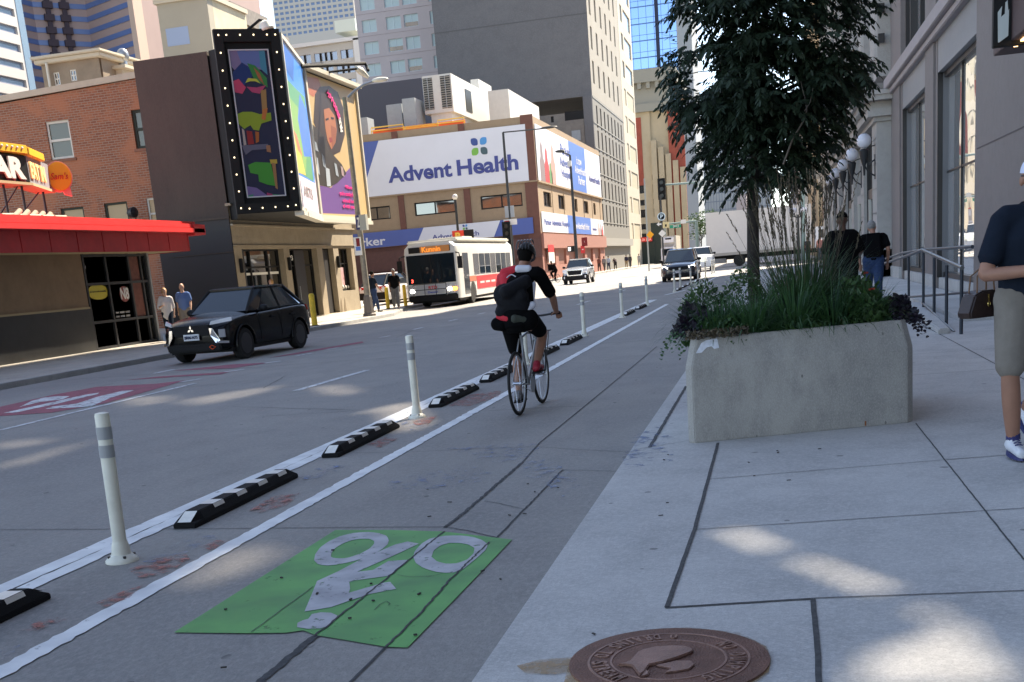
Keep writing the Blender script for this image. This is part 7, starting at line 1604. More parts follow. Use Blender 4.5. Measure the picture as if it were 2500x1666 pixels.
for y in (2.6, 8.9): cm.cyl((-2, y, .48), (2, y, .48), .58, n=24)
c_ = build(cm, 'cut', m_bus, None); modmesh(o, [('BOOLEAN', dict(object=c_, operation='DIFFERENCE', solver='EXACT'))]); bpy.data.objects.remove(c_)
b = MB(); b.box(-w2*.9, w2*.9, .4, BL-.3, .22, .8); build(b, 'underbody', m_trim, t)
for y in (2.6, 8.9):
    for s in (-1, 1): wheel(t, s*(w2-.18), y, .48, .3, m_steel, spokes=8, side=s)
b = MB(); b.box(-w2*.95, w2*.95, .5, BL-.5, 2.93, 3.12); b.box(-.9, .9, 3, 5, 3.1, 3.22); build(b, 'roof_pod', m_roof, t, bevel=.06)
b = MB(); b.hexa([(-1.16, -.03, 1.12), (1.16, -.03, 1.12), (1.2, .14, 1.12), (-1.2, .14, 1.12)], [(-1.16, -.02, 2.44), (1.16, -.02, 2.44), (1.2, .14, 2.44), (-1.2, .14, 2.44)]); ws = build(b, 'windshield', m_cgl, t); b = MB(); b.box(-.02, .02, -.045, -.02, 1.12, 2.42); build(b, 'centre_strip', m_trim, ws)
b = MB()
for s in (-.5, .45): b.tube([(s, -.05, 1.15), (s+.08, -.05, 1.5), (s+.02, -.05, 2.0)], .012, 5)
build(b, 'wiper', m_trim, t)
b = MB(); b.box(-1.05, 1.05, -.03, .12, 2.5, 2.84); ds = build(b, 'destination_sign', m_trim, t, bevel=.04); text('Kunnin', (0, -.045, 2.67), (1, 0, 0), (0, 0, 1), (-.35, .55, -.12, .12), mat('orange_led', (.85, .24, .03), emit=.4), ds, off=.02)
b = MB(); b.box(-.45, .98, -.04, -.03, 2.53, 2.81); build(b, 'sign_glow', mat('amber_sign', (.24, .1, .03), emit=.25), ds)
b = MB(); b.box(-1.22, 1.22, -.02, .1, .62, 1.1); build(b, 'front_panel', m_busg, t, bevel=.04)
b = MB(); b.box(-1.2, 1.2, -.1, .1, .3, .6); build(b, 'bumper', m_trim, t, bevel=.05)
text('RTD', (0, -.025, .93), (1, 0, 0), (0, 0, 1), (-.2, .22, -.07, .07), m_redl, t, off=.03); text('Denver', (0, -.025, .72), (1, 0, 0), (0, 0, 1), (-.25, .25, -.05, .05), mat('denver_blue', (.03, .06, .4)), t, off=.02)
text('3', (0, -.05, 1.28), (1, 0, 0), (0, 0, 1), (-1.0, -.9, -.08, .08), mat('red_led', (1, .08, .05), emit=1.5), t, off=.03)
for x0_, x1_, m_ in ((-1.1, -.9, m_hl_on), (.72, .92, m_hl_on), (.98, 1.18, m_amb)):
    b = MB(); b.box(x0_, x1_, -.05, -.01, .74, .88); build(b, 'headlight' if m_ is m_hl_on else 'turn_signal', m_, t, bevel=.02)
b = MB()
for z in (.55, .85, 1.1): b.tube([(-.85, -.35, z), (.75, -.35, z)], .016, 5)
for x in (-.85, -.3, .25, .75): b.tube([(x, -.1, .6), (x, -.35, .55), (x, -.35, 1.1)], .016, 5)
build(b, 'bicycle_rack', m_trim, t)
for s in (-1, 1):
    b = MB(); b.tube([(s*1.2, .1, 2.45), (s*1.45, -.15, 2.4), (s*1.48, -.15, 2.2)], .03, 6); b.box(*sorted((s*1.36, s*1.58)), -.22, -.1, 1.7, 2.25); build(b, 'mirror', m_trim, t, bevel=.02)
b = MB(); b.box(w2-.02, w2+.012, 1.0, 2.0, .5, 2.4); build(b, 'front_side_panel', mat('bus_dark_glass', (.03, .035, .04), rough=.1), t)
for s in (-1, 1):
    for k in range(7 if s > 0 else 8):
        y0_ = 3.0+k*1.22 if s > 0 else 1.8+k*1.25; b = MB(); b.box(*sorted((s*(w2-.02), s*(w2+.012))), y0_, y0_+1.1, 1.35, 2.35); build(b, 'side_window', m_cgl if k % 3 else mat('tinted_window', (.1, .1, .105), rough=.15), t, bevel=.01)
b = MB(); b.box(w2-.01, w2+.016, 3.4, 12.0, .65, 1.28); rs_ = build(b, 'red_stripe', m_busr, t)
b = MB()
for k in range(6): b.box(w2+.016, w2+.02, 4+k*1.2, 4.9+k*1.2, .9, 1.0)
build(b, 'stripe_mark', m_bus, rs_)
b = MB(); b.box(w2-.01, w2+.014, 2.0, 3.3, 1.05, 1.3); build(b, 'orange_mark', mat('dull_orange', (.5, .15, .08)), t)
q = OY(986, 700, 53.0); place(t, (q.x+BW/2+.05, 53.2, 0), math.radians(0)); BUSX = q.x+BW/2
# ------------------------------------------------------------------ trucks
t = thing('box_truck', 'big white box truck crossing the street behind the planter grasses', 'truck', (0, 105, 0))
a = OY(1722, 521, 105); z_t = a.z; bx0 = a.x; bx1 = bx0+8.9; m_tb = mat('truck_box', (.66, .62, .58), rough=.5, var=.03)
b = MB(); b.box(bx0, bx1, 105, 107.5, .98, z_t); build(b, 'cargo_box', m_tb, t, bevel=.03)
b = MB(); b.box(bx0, bx1, 104.97, 105, .98, 1.22); build(b, 'box_skirt', mat('truck_skirt', (.4, .37, .33)), t)
b = MB(); b.box(bx0+.2, bx1+1.5, 105.5, 107, .62, .97); build(b, 'chassis', m_trim, t)
for x in (bx0+2.75, bx0+2.95-.0, bx1+1.8):
    if x == bx0+2.95: continue
    for y in (105.15, 107.35):
        b = MB(); c0 = V((x, y, .5)); b.lathe(c0, [(.3, -.16), (.46, -.16), (.5, -.1), (.5, .1), (.46, .16), (.3, .16)], 24, ax=(0, 1, 0)); wh = build(b, 'wheel', m_tyre, t, smooth=40)
        b = MB(); b.lathe(c0+V((0, -.1, 0)), [(.3, 0), (.27, .02), (.12, .06), (.1, -.03), (.01, -.04)], 20, ax=(0, 1, 0)); build(b, 'rim', m_chrome, wh, smooth=40)
b = MB(); b.box(bx0+.1, bx0+1.6, 105.1, 107.3, .35, .75); build(b, 'lift_gate', mat('gate_grey', (.2, .2, .2), var=.4, vs=4), t)
b = MB(); b.box(bx1+.25, bx1+1.9, 105.2, 107.3, .9, 2.75); b.box(bx1+1.8, bx1+3.0, 105.3, 107.2, .8, 1.65); build(b, 'cab', m_wp, t, bevel=.12)
b = MB(); b.box(bx1+.6, bx1+1.7, 105.17, 105.21, 1.8, 2.5); build(b, 'cab_window', m_cgl, t)
t = thing('delivery_truck', 'cream refrigerated delivery truck facing the camera behind the minivan', 'truck', (0, 140, 0)); q0, q1 = OY(1611, 578, 138), OY(1648, 575, 138)
x0, x1 = q0.x, q1.x; w_ = x1-x0
b = MB(); b.box(x0, x1, 139.2, 146, .9, q0.z); build(b, 'cargo_box', mat('truck_cream', (.52, .5, .44), rough=.5), t, bevel=.04)
b = MB(); b.box(x0+.25, x1-.25, 138.9, 139.2, q0.z-.75, q0.z-.15); ru = build(b, 'cooling_unit', m_wp, t, bevel=.04); b = MB(); b.box(x0+w_*.3, x1-w_*.3, 138.85, 138.9, q0.z-.4, q0.z-.25); build(b, 'vent', m_trim, ru)
b = MB(); b.box(x0+.1, x1-.1, 137.2, 139.1, .5, 2.3); build(b, 'cab', m_wp, t, bevel=.12); b = MB(); b.box(x0+.25, x1-.25, 137.15, 137.3, 1.35, 2.1); build(b, 'windshield', m_cgl, t, bevel=.04)
b = MB(); b.box(x0+.1, x1-.1, 137.05, 137.3, .35, .7); build(b, 'bumper', m_trim, t)
for x in (x0+.2, x1-.2):
    for y in (138, 144.5): b = MB(); b.cyl((x-.12, y, .45), (x+.12, y, .45), .45, n=18); build(b, 'wheel', m_tyre, t)
# ------------------------------------------------------------------ people
m_skin = mat('skin', (.3, .15, .095), rough=.55, var=.08, vs=12); m_skin2 = mat('skin_dark', (.09, .045, .028), rough=.55); m_skin3 = mat('skin_light', (.5, .3, .21), rough=.55)
def ell(b, p0, p1, r0, r1, n=14, flat=1.0, U=None, steps=5, bulge=0.0):
    """tapered limb with an elliptical section; flat scales the second axis"""
    p0, p1 = V(p0), V(p1); d = (p1-p0).normalized(); a = U-d*U.dot(d) if U is not None else d.orthogonal(); a = a.normalized(); c = d.cross(a)
    rings = []
    for k in range(steps+1):
        f = k/steps; r = r0+(r1-r0)*f; r *= 1+bulge*math.sin(PI*f)
        rings.append([p0+(p1-p0)*f+(a*math.cos(2*PI*j/n)+c*(math.sin(2*PI*j/n)*flat))*r for j in range(n)])
    e0 = [p0-d*r0*.55+(a*math.cos(2*PI*j/n)+c*(math.sin(2*PI*j/n)*flat))*r0*.6 for j in range(n)]; e1 = [p1+d*r1*.55+(a*math.cos(2*PI*j/n)+c*(math.sin(2*PI*j/n)*flat))*r1*.6 for j in range(n)]
    b.loft([e0]+rings+[e1])
def organic(mb, name, m, parent, vox=.012, smooth=4):
    o = build(mb, name, m, parent)
    modmesh(o, [('REMESH', dict(mode='VOXEL', voxel_size=vox, use_smooth_shade=True)), ('SMOOTH', dict(factor=.5, iterations=smooth))])
    o.data.materials.clear(); o.data.materials.append(m)
    for p in o.data.polygons: p.use_smooth = True
    return o
X_ = V((1, 0, 0))
def hand(b, wr, d, side, curl=.5, s=1.0, pn=None):
    """palm and five fingers from wrist wr along d; pn = palm normal"""
    d = V(d).normalized(); pn = V(pn).normalized() if pn is not None else d.cross(X_).normalized(); pn = (pn-d*pn.dot(d)).normalized(); u = pn.cross(d)*side
    ell(b, wr, V(wr)+d*.085*s, .03*s, .042*s, flat=.42, U=u)
    for k, (o_, L) in enumerate(((-.032, .072), (-.011, .08), (.011, .076), (.031, .06))):
        p = V(wr)+d*.088*s+u*o_*s; dd = d.copy()
        for j in range(3):
            dd = (dd+pn*curl*(.45+.25*j)).normalized(); q = p+dd*L*s*(.42, .33, .25)[j]; ell(b, p, q, .0095*s, .0082*s, n=8, steps=2); p = q
    p = V(wr)+d*.03*s-u*.035*s; dd = (d*.6-u*.8+pn*.3).normalized()
    for j in range(2): q = p+dd*.034*s; ell(b, p, q, .012*s, .01*s, n=8, steps=2); p = q; dd = (dd+d*.6+pn*curl*.4).normalized()
def person(name, label, pose, skin, parts, vox=.02, cat='person', group=None, hair=None, detail=False):
    """pose: dict of joints in local metres, facing +Y; parts: list of (name, material, builder)"""
    t = thing(name, label, cat, group=group); J = {k: V(v) for k, v in pose.items() if isinstance(v, tuple)}; b = MB(); hd = J['head']; hu = (hd-J['neck']).normalized(); fw = V(pose.get('face', (0, 1, 0))).normalized(); sd = fw.cross(hu).normalized(); fw = hu.cross(sd).normalized()
    hc = hd+hu*.0
    b.sph(hc+hu*.03, (.075, .092, .1), 16, 12, U=sd, W=fw, N=hu); b.sph(hc+hu*-.045+fw*.018, (.058, .07, .07), 14, 10, U=sd, W=fw, N=hu)      # skull and jaw
    ell(b, J['neck']-hu*.03, hc-hu*.05, .058, .052)
    b.sph(hc+fw*.098-hu*.012, (.014, .02, .022), 8, 6, U=sd, W=fw, N=hu); b.sph(hc+fw*.088-hu*.052, (.026, .014, .012), 8, 6, U=sd, W=fw, N=hu); b.sph(hc+fw*.08-hu*.085, (.025, .022, .02), 8, 6, U=sd, W=fw, N=hu)
    for s in (-1, 1): b.sph(hc+sd*s*.08-fw*.005-hu*.01, (.012, .022, .033), 8, 6, U=sd, W=fw, N=hu)
    sl, sr = J['shl'], J['shr']; ac = (sr-sl).normalized()
    up = J['chest']; pe = J['pelvis']
    ell(b, pe, up, .145, .165, flat=.68, U=ac); ell(b, up, J['neck']-hu*.05, .165, .09, flat=.6, U=ac); ell(b, sl, sr, .062, .062, steps=6); 
    for s, q in ((-1, 'l'), (1, 'r')):
        ell(b, J['sh'+q], J['el'+q], .052, .042, bulge=.08); ell(b, J['el'+q], J['wr'+q], .04, .027, bulge=.12)
        dh = V(pose.get('hd'+q, (J['wr'+q]-J['el'+q]).normalized())); hand(b, J['wr'+q], dh, s, pose.get('curl'+q, .35), pn=pose.get('pn'+q))
        ell(b, J['hi'+q], J['kn'+q], .088, .056, bulge=.05); ell(b, J['kn'+q], J['an'+q], .052, .036, bulge=.22)
        b.sph(J['kn'+q], .056, 10, 8); f = J['an'+q]; tf = V(pose.get('ft'+q, (0, 1, -.05))).normalized(); ell(b, f+V((0, 0, -.04))-tf*.03, f+V((0, 0, -.05))+tf*.15, .038, .032, flat=.7)
        b.sph(J['hi'+q]+V((0, 0, .02)), .1, 10, 8)
    body = organic(b, 'body', skin, t, vox if not detail else .008)
    ctx = dict(J=J, hc=hc, hu=hu, fw=fw, sd=sd, t=t, ac=ac, body=body)
    for nm, m_, fn, vx in parts:
        b = MB(); fn(b, ctx)
        if vx: organic(b, nm, m_, t, vx)
        else: build(b, nm, m_, t, smooth=50)
    if detail:
        for s in (-1, 1): b = MB(); b.sph(hc+sd*s*.03+fw*.083+hu*.018, .011, 8, 6, U=sd, W=fw, N=hu); build(b, 'eye', m_dark, t)
    return t
def shirt(sl=.5, r=.03, hem=None, loose=.02):
    def f(b, c):
        J = c['J']; ac = c['ac']; pe = J['pelvis']; bot = pe+V((0, 0, -.02)) if hem is None else hem
        ell(b, bot, J['chest'], .16+loose, .172+loose, flat=.7, U=ac, steps=6); ell(b, J['chest'], J['neck']-c['hu']*.05, .172+loose, .085, flat=.68, U=ac); ell(b, J['shl'], J['shr'], .075, .075)
        for q in 'lr':
            a, e, w_ = J['sh'+q], J['el'+q], J['wr'+q]
            if sl <= 1: ell(b, a, a+(e-a)*sl, .072, .062+loose*.4)
            else: ell(b, a, e, .07, .056); ell(b, e, e+(w_-e)*(sl-1), .056, .042)
    return f
def trousers(ln=1.9, r=.02):
    def f(b, c):
        J = c['J']; ac = c['ac']; ell(b, J['pelvis']+V((0, 0, -.06)), J['pelvis']+V((0, 0, .07)), .155+r, .15+r, flat=.74, U=ac)
        for q in 'lr':
            h, k, a = J['hi'+q], J['kn'+q], J['an'+q]; f1 = min(1, ln); b.sph(h+V((0, 0, .02)), .108+r, 12, 8); ell(b, h+V((0, 0, .03)), h+(k-h)*f1, .1+r, (.1+(.062-.1)*f1)+r, bulge=.02)
            if ln > 1: b.sph(k, .06+r, 10, 8); ell(b, k, k+(a-k)*(ln-1), .062+r, .05+r*.9)
    return f
def shoes(b, c):
    J = c['J']
def shoe_parts(m, sole=None):
    def mk(q):
        def f(b, c):
            a = c['J']['an'+q]; tf = V((0, 1, -.05)).normalized(); ell(b, a+V((0, 0, -.045))-tf*.045, a+V((0, 0, -.058))+tf*.185, .047, .04, flat=.75); ell(b, a+V((0, 0, -.05)), a+V((0, 0, .0)), .045, .042)
        return f
    return [('shoe', m, mk('l'), .014), ('shoe', m, mk('r'), .014)]
def hair_part(m, low=-.04, back=.02):
    def f(b, c): b.sph(c['hc']+c['hu']*.045-c['fw']*back, (.083, .098, .1), 14, 10, U=c['sd'], W=c['fw'], N=c['hu'])
    return ('hair', m, f, None)
def cap_part(m, brim=True):
    def f(b, c):
        h, u, w_, s = c['hc'], c['hu'], c['fw'], c['sd']; rings = []
        for k in range(7): a = PI/2*k/6; rings.append([h+u*(.035+.1*math.sin(a))+(s*math.cos(2*PI*j/18)*.086+w_*math.sin(2*PI*j/18)*.102)*math.cos(a)*.99 for j in range(18)])
        b.loft(rings)
        if brim: b.hexa([h+u*.04+w_*y+s*x for x, y in ((-.075, .06), (.075, .06), (.06, .165), (0, .185), (-.06, .165))], [h+u*.052+w_*y+s*x for x, y in ((-.075, .06), (.075, .06), (.06, .165), (0, .185), (-.06, .165))])
    return ('cap', m, f, None)
def walk_pose(ph=1, H=1.0, arm=.18):
    s = ph*.16
    P = dict(pelvis=(0, 0, .95), chest=(0, .02, 1.3), neck=(0, .02, 1.49), head=(0, .035, 1.63), shl=(-.17, .01, 1.42), shr=(.17, .01, 1.42), ell=(-.22, -.02-arm*ph*.5, 1.14), elr=(.22, -.02+arm*ph*.5, 1.14),
             wrl=(-.22, .08-arm*ph, .9), wrr=(.22, .08+arm*ph, .9), hil=(-.09, 0, .92), hir=(.09, 0, .92), knl=(-.09, .06+s*.8, .5), knr=(.09, .06-s*.6, .5), anl=(-.09, s*1.5, .09), anr=(.09, -s*1.4, .11))
    return P
m_navy_s = mat('navy_shirt', (.012, .017, .028), rough=.9, spec=.08, bump=.5, bs=9); m_blk_s = mat('black_cloth', (.004, .004, .0045), rough=.95, spec=.08, bump=.5, bs=9); m_wht_s = mat('white_cloth', (.62, .58, .56), rough=.9, spec=.08, bump=.5, bs=9); m_blu_s = mat('blue_polo', (.1, .16, .34), rough=.9, spec=.08, bump=.5, bs=9); m_khaki = mat('khaki_cloth', (.2, .178, .152), rough=.9, spec=.08, bump=.5, bs=9, var=.1, vs=12); m_jeans = mat('jeans', (.03, .05, .11), rough=.9, spec=.08, bump=.5, bs=9, var=.2, vs=20); m_grey_s = mat('grey_cloth', (.1, .1, .105), rough=.9, spec=.08, bump=.5, bs=9)
m_shoe_w = mat('white_shoe', (.65, .66, .7), rough=.6); m_shoe_b = mat('black_shoe', (.012, .012, .012), rough=.6); m_hair_b = mat('blond_hair', (.4, .22, .08), rough=.7, var=.3, vs=40); m_hair_d = mat('dark_hair', (.006, .005, .004), rough=.9, spec=.1)

# man walking in at the right edge
P = walk_pose(1, arm=.0)
P.update(wrr=(.0, .33, 1.12), elr=(.29, .08, 1.1), wrl=(-.03, .3, 1.1), ell=(-.29, .06, 1.1), curll=.7, curlr=.7, hdl=(.75, .3, .05), hdr=(-.75, .3, .05), pnl=(0, .1, -1), pnr=(0, .1, -1), face=(-.1, 1, -.05), knr=(.15, .13, .52), anr=(.115, .1, .1), knl=(-.1, .02, .5), anl=(-.1, -.36, .22), ftl=(0, .8, -.5))
def polo_collar(b, c):
    n = c['J']['neck']; b.tube([n+V((.075*math.cos(a), .065*math.sin(a), -.012+.02*math.sin(a)*-1)) for a in [2*PI*k/16 for k in range(16)]], .014, 6, closed=True)
def beard(b, c): b.sph(c['hc']-c['hu']*.062+c['fw']*.03, (.063, .066, .055), 12, 8, U=c['sd'], W=c['fw'], N=c['hu'])
def glasses(b, c):
    h = c['hc']; 
    for s in (-1, 1): b.sph(h+c['sd']*s*.034+c['fw']*.096+c['hu']*.02, (.027, .008, .02), 10, 6, U=c['sd'], W=c['fw'], N=c['hu']); b.tube([h+c['sd']*s*.06+c['fw']*.09+c['hu']*.026, h+c['sd']*s*.084+c['hu']*.02], .004, 5)
man = person('person', 'person in white cap, dark polo and khaki shorts, cut by the right edge', P, m_skin, [
    ('polo_shirt', m_navy_s, shirt(.72, loose=.03), .012), ('shorts', m_khaki, trousers(.96, .022), .012), ('collar', m_navy_s, polo_collar, None), cap_part(mat('white_cap', (.62, .66, .8), rough=.8)),
    ('beard', mat('brown_beard', (.06, .032, .02), rough=.9), beard, .006), ('sunglasses', m_dark, glasses, None), ], detail=True, vox=.01)
for q in 'lr':
    a = V(P['an'+q]); tf = V(P.get('ft'+q, (0, 1, -.05))).normalized()
    b = MB(); ell(b, a+V((0, 0, -.035))-tf*.045, a+V((0, 0, -.045))+tf*.175, .046, .04, flat=.8); ell(b, a+V((0, 0, -.04)), a+V((0, 0, .012)), .046, .044); sh = organic(b, 'shoe', m_shoe_w, man, .009)
    b = MB(); s_ = V((1, 0, 0)); 
    for k in range(4): p = a+tf*(.03+k*.028)+V((0, 0, .018-k*.008)); b.tube([p-s_*.022, p+V((0, 0, .008)), p+s_*.022], .004, 5)
    build(b, 'laces', m_nav, sh)
    b = MB(); n_ = 14; tu = tf.cross(s_)*-1 if tf.cross(s_).z < 0 else tf.cross(s_); c0 = a+tf*.065-tu*.085
    b.hexa([c0+tf*(.13*math.cos(2*PI*k/n_))+s_*(.046*math.sin(2*PI*k/n_)) for k in range(n_)], [c0+tu*.022+tf*(.125*math.cos(2*PI*k/n_))+s_*(.044*math.sin(2*PI*k/n_)) for k in range(n_)]); build(b, 'sole', m_nav, sh)
    b = MB(); b.cyl(a+V((0, 0, -.005)), a+V((0, 0, .045)), .043, .041, 14); build(b, 'sock', mat('navy_sock', (.03, .03, .12)), man)
MX, MY = 1.565, 7.85
place(man, (MX, MY, .125), math.radians(186), 1.04)
t = thing('cup', 'small clear cup held in front of the dark polo at the right edge', 'cup', (0, 0, 0)); b = MB(); b.lathe((0, 0, 0), [(.03, -.06), (.038, .05), (.036, .05), (.03, -.055)], 16); build(b, 'cup_wall', mat('milky_plastic', (.6, .6, .6), rough=.2), t, smooth=40); b = MB(); b.lathe((0, 0, 0), [(.039, .05), (.04, .056), (.02, .06)], 16); build(b, 'lid', m_white, t); place(t, (MX-.02, MY-.45, 1.3))
t = thing('handbag', 'dark brown leather handbag with gold clasp beside the dark polo at the right edge', 'handbag', (0, 0, 0))
b = MB(); Lb = .19; rr_ = [[V((x*k, y, z*1.0)) for x, z in ((-.2, 0), (-.21, .05), (-.15, .2), (-.06, .235), (.06, .235), (.15, .2), (.21, .05), (.2, 0))] for y, k in ((-.08, .96), (-.06, 1), (.06, 1), (.08, .96))]; b.loft(rr_); build(b, 'bag_body', mat('brown_leather', (.028, .015, .012), rough=.4, var=.3, vs=30), t, bevel=.012)
for s in (-1, 1): b = MB(); b.tube([(-.1, s*.05, .2), (-.09, s*.04, .36), (0, s*.03, .42), (.09, s*.04, .36), (.1, s*.05, .2)], .008, 6); build(b, 'strap', mat('tan_leather', (.16, .09, .05)), t, smooth=60)
b = MB(); b.tube([(.0, -.085, .2), (.0, -.09, .13)], .004, 5); b.tube([(.014*math.cos(a), -.09, .115+.02*math.sin(a)) for a in [2*PI*k/12 for k in range(12)]], .004, 5, closed=True); build(b, 'gold_clasp', mat('gold', (.7, .5, .15), rough=.25, metal=1), t)
place(t, (MX-.27, MY+.12, 1.0), math.radians(35), .72)

# man in black seen from behind beyond the planter
def sweeps(): pass
P = walk_pose(-1, arm=.06); P.update(elr=(.27, .03, 1.16), wrr=(.25, .25, 1.1), ell=(-.25, -.02, 1.15), wrl=(-.28, .0, .9), curll=.5, curlr=.5)
bm_ = person('person', 'large person in black t-shirt and dark cap walking away behind the planter', P, m_skin2, [('t_shirt', m_blk_s, shirt(.85, loose=.075), .02), ('trousers', m_blk_s, trousers(1.85, .05), .02), cap_part(m_blk_s), *[('shoe', m_shoe_b, (lambda q: (lambda b, c: ell(b, c['J']['an'+q]+V((0, -.04, -.04)), c['J']['an'+q]+V((0, .17, -.055)), .047, .04, flat=.8)))(q), .016) for q in 'lr']], vox=.018)
q = OY(2058, 700, 19.8); place(bm_, (q.x, 19.8, .12), math.radians(-4), 1.06)
P = walk_pose(1, arm=.05); P.update(chest=(0, .06, 1.28), neck=(0, .12, 1.44), head=(-.02, .18, 1.56), shl=(-.2, .08, 1.38), shr=(.2, .08, 1.38), elr=(.28, .0, 1.12), ell=(-.27, .02, 1.12), wrr=(.27, .14, .88), wrl=(-.25, .12, .88))
def pack(b, c): b.hexa([V(p) for p in ((-.15, -.16, 1.0), (.15, -.16, 1.0), (.15, .0, .98), (-.15, .0, .98))], [V(p) for p in ((-.13, -.06, 1.46), (.13, -.06, 1.46), (.13, .08, 1.46), (-.13, .08, 1.46))])
bp_ = person('person', 'stooping person with black backpack and blue jeans walking away beside the railing', P, m_skin, [('t_shirt', m_blk_s, shirt(.7, loose=.03), .018), ('jeans', m_jeans, trousers(1.9, .02), .018), hair_part(mat('grey_hair', (.22, .21, .2), var=.3, vs=30)), ('backpack', m_blk_s, pack, .02), *[('shoe', m_shoe_b, (lambda q: (lambda b, c: ell(b, c['J']['an'+q]+V((0, -.04, -.04)), c['J']['an'+q]+V((0, .17, -.055)), .047, .04, flat=.8)))(q), .016) for q in 'lr']], vox=.018)
q = OY(2133, 700, 25); place(bp_, (q.x, 25.0, .12), math.radians(-3), 1.03)
# couple by the black car
sh2 = lambda m: [('shoe', m, (lambda q: (lambda b, c: ell(b, c['J']['an'+q]+V((0, -.04, -.04)), c['J']['an'+q]+V((0, .17, -.055)), .047, .04, flat=.8)))(q), .02) for q in 'lr']
P = walk_pose(1, arm=.1); P.update(elr=(.25, .05, 1.12), wrr=(.12, .24, 1.18), face=(-.3, 1, -.25))
def longhair(b, c): b.sph(c['hc']+c['hu']*.02-c['fw']*.025, (.09, .1, .12), 14, 10, U=c['sd'], W=c['fw'], N=c['hu'])
wm = person('person', 'blond person in white blouse and dark trousers looking down beside the diner door', P, m_skin3, [('blouse', m_wht_s, shirt(1.3, loose=.02, hem=V((0, 0, .82))), .022), ('trousers', m_navy_s, trousers(1.8, .005), .022), ('hair', m_hair_b, longhair, None), *sh2(m_wht_s)], vox=.024)
q = OX(414, 760, -18.9); place(wm, (-18.6, 34.0, .12), math.radians(205), .99)
P = walk_pose(-1, arm=.1)
mn = person('person', 'bald person in blue polo and khaki trousers walking beside the blouse wearer', P, m_skin3, [('polo_shirt', m_blu_s, shirt(.7, loose=.03), .022), ('trousers', m_khaki, trousers(1.9, .02), .022), *sh2(m_shoe_b)], vox=.024)
q2 = OY(458, 800, 35.4); place(mn, (q2.x, 35.4, .12), math.radians(195), 1.03)
q1 = OY(414, 800, 34.6); place(wm, (q1.x, 34.6, .12), math.radians(205), .97)
P = walk_pose(1, arm=.12)
hb_ = person('person', 'blond person in dark jacket of whom only the head shows above the black car roof', P, m_skin3, [('jacket', m_navy_s, shirt(1.9), .024), ('trousers', m_blk_s, trousers(1.9), .024), ('hair', m_hair_b, longhair, None), *sh2(m_shoe_b)], vox=.026)
q = OY(664, 700, 44); place(hb_, (q.x, 44, .12), math.radians(160), 1.0)
P = walk_pose(1, arm=.16); P['face'] = (.3, 1, 0)
wk = person('person', 'person in black t-shirt and grey trousers walking on the pavement left of the bus', P, m_skin, [('t_shirt', m_blk_s, shirt(.7, loose=.04), .024), ('trousers', m_grey_s, trousers(1.85, .02), .024), hair_part(mat('grey_hair', (0, 0, 0))), *sh2(m_shoe_b)], vox=.026)
q = OY(965, 720, 50.5); place(wk, (q.x, 50.5, .12), math.radians(200), 1.02)
P = walk_pose(1, arm=.2)
w2_ = person('person', 'person in dark blue shirt striding just behind the street light pole', P, m_skin, [('t_shirt', m_navy_s, shirt(.6), .026), ('trousers', m_jeans, trousers(1.9), .026), hair_part(m_hair_d), *sh2(m_shoe_b)], vox=.028)
q = OY(912, 720, 48.5); place(w2_, (q.x, 48.5, .12), math.radians(-40), 1.0)
# distant pedestrians
sets = [((1464, 664), 139, 170, 'distant person in brown plaid shirt by the base of the far street light', (.16, .06, .05), (.05, .03, .03)), ((1476, 662), 141, -10, 'distant person in grey beside the plaid shirt wearer', (.25, .25, .25), (.1, .1, .1)), ((1487, 662), 140, 175, 'distant person in light blue shirt right of the far street light', (.4, .5, .6), (.03, .04, .08)),
        ((1503, 657), 146, 20, 'distant person bending forward at the dark shop front', (.05, .03, .03), (.01, .01, .01)), ((1530, 652), 158, 180, 'distant person in navy top and khaki trousers by the cream tower', (.02, .02, .05), (.3, .22, .12)), ((1539, 649), 160, 0, 'distant person beside the navy top wearer, smaller', (.06, .06, .06), (.05, .05, .06)),
        ((1561, 648), 170, 170, 'distant person in pale grey by the red shop sign', (.4, .4, .4), (.3, .3, .3))]
for i, (p, y, rz, lab, c1_, c2_) in enumerate(sets):
    P = walk_pose(1 if i % 2 else -1, arm=.12)
    if i == 3: P.update(chest=(0, .2, 1.22), neck=(0, .36, 1.3), head=(0, .46, 1.34), shl=(-.17, .28, 1.28), shr=(.17, .28, 1.28), ell=(-.2, .4, 1.05), elr=(.2, .4, 1.05), wrl=(-.15, .45, .85), wrr=(.15, .45, .85))
    d_ = person('person', lab, P, m_skin, [('shirt', mat('far_top_%d' % i, c1_), shirt(1.5), .035), ('trousers', mat('far_leg_%d' % i, c2_), trousers(1.9), .035), hair_part(m_hair_d)], vox=.035)
    q = OY(p[0], p[1], y); place(d_, (q.x, y, .12), math.radians(rz), 1.0)

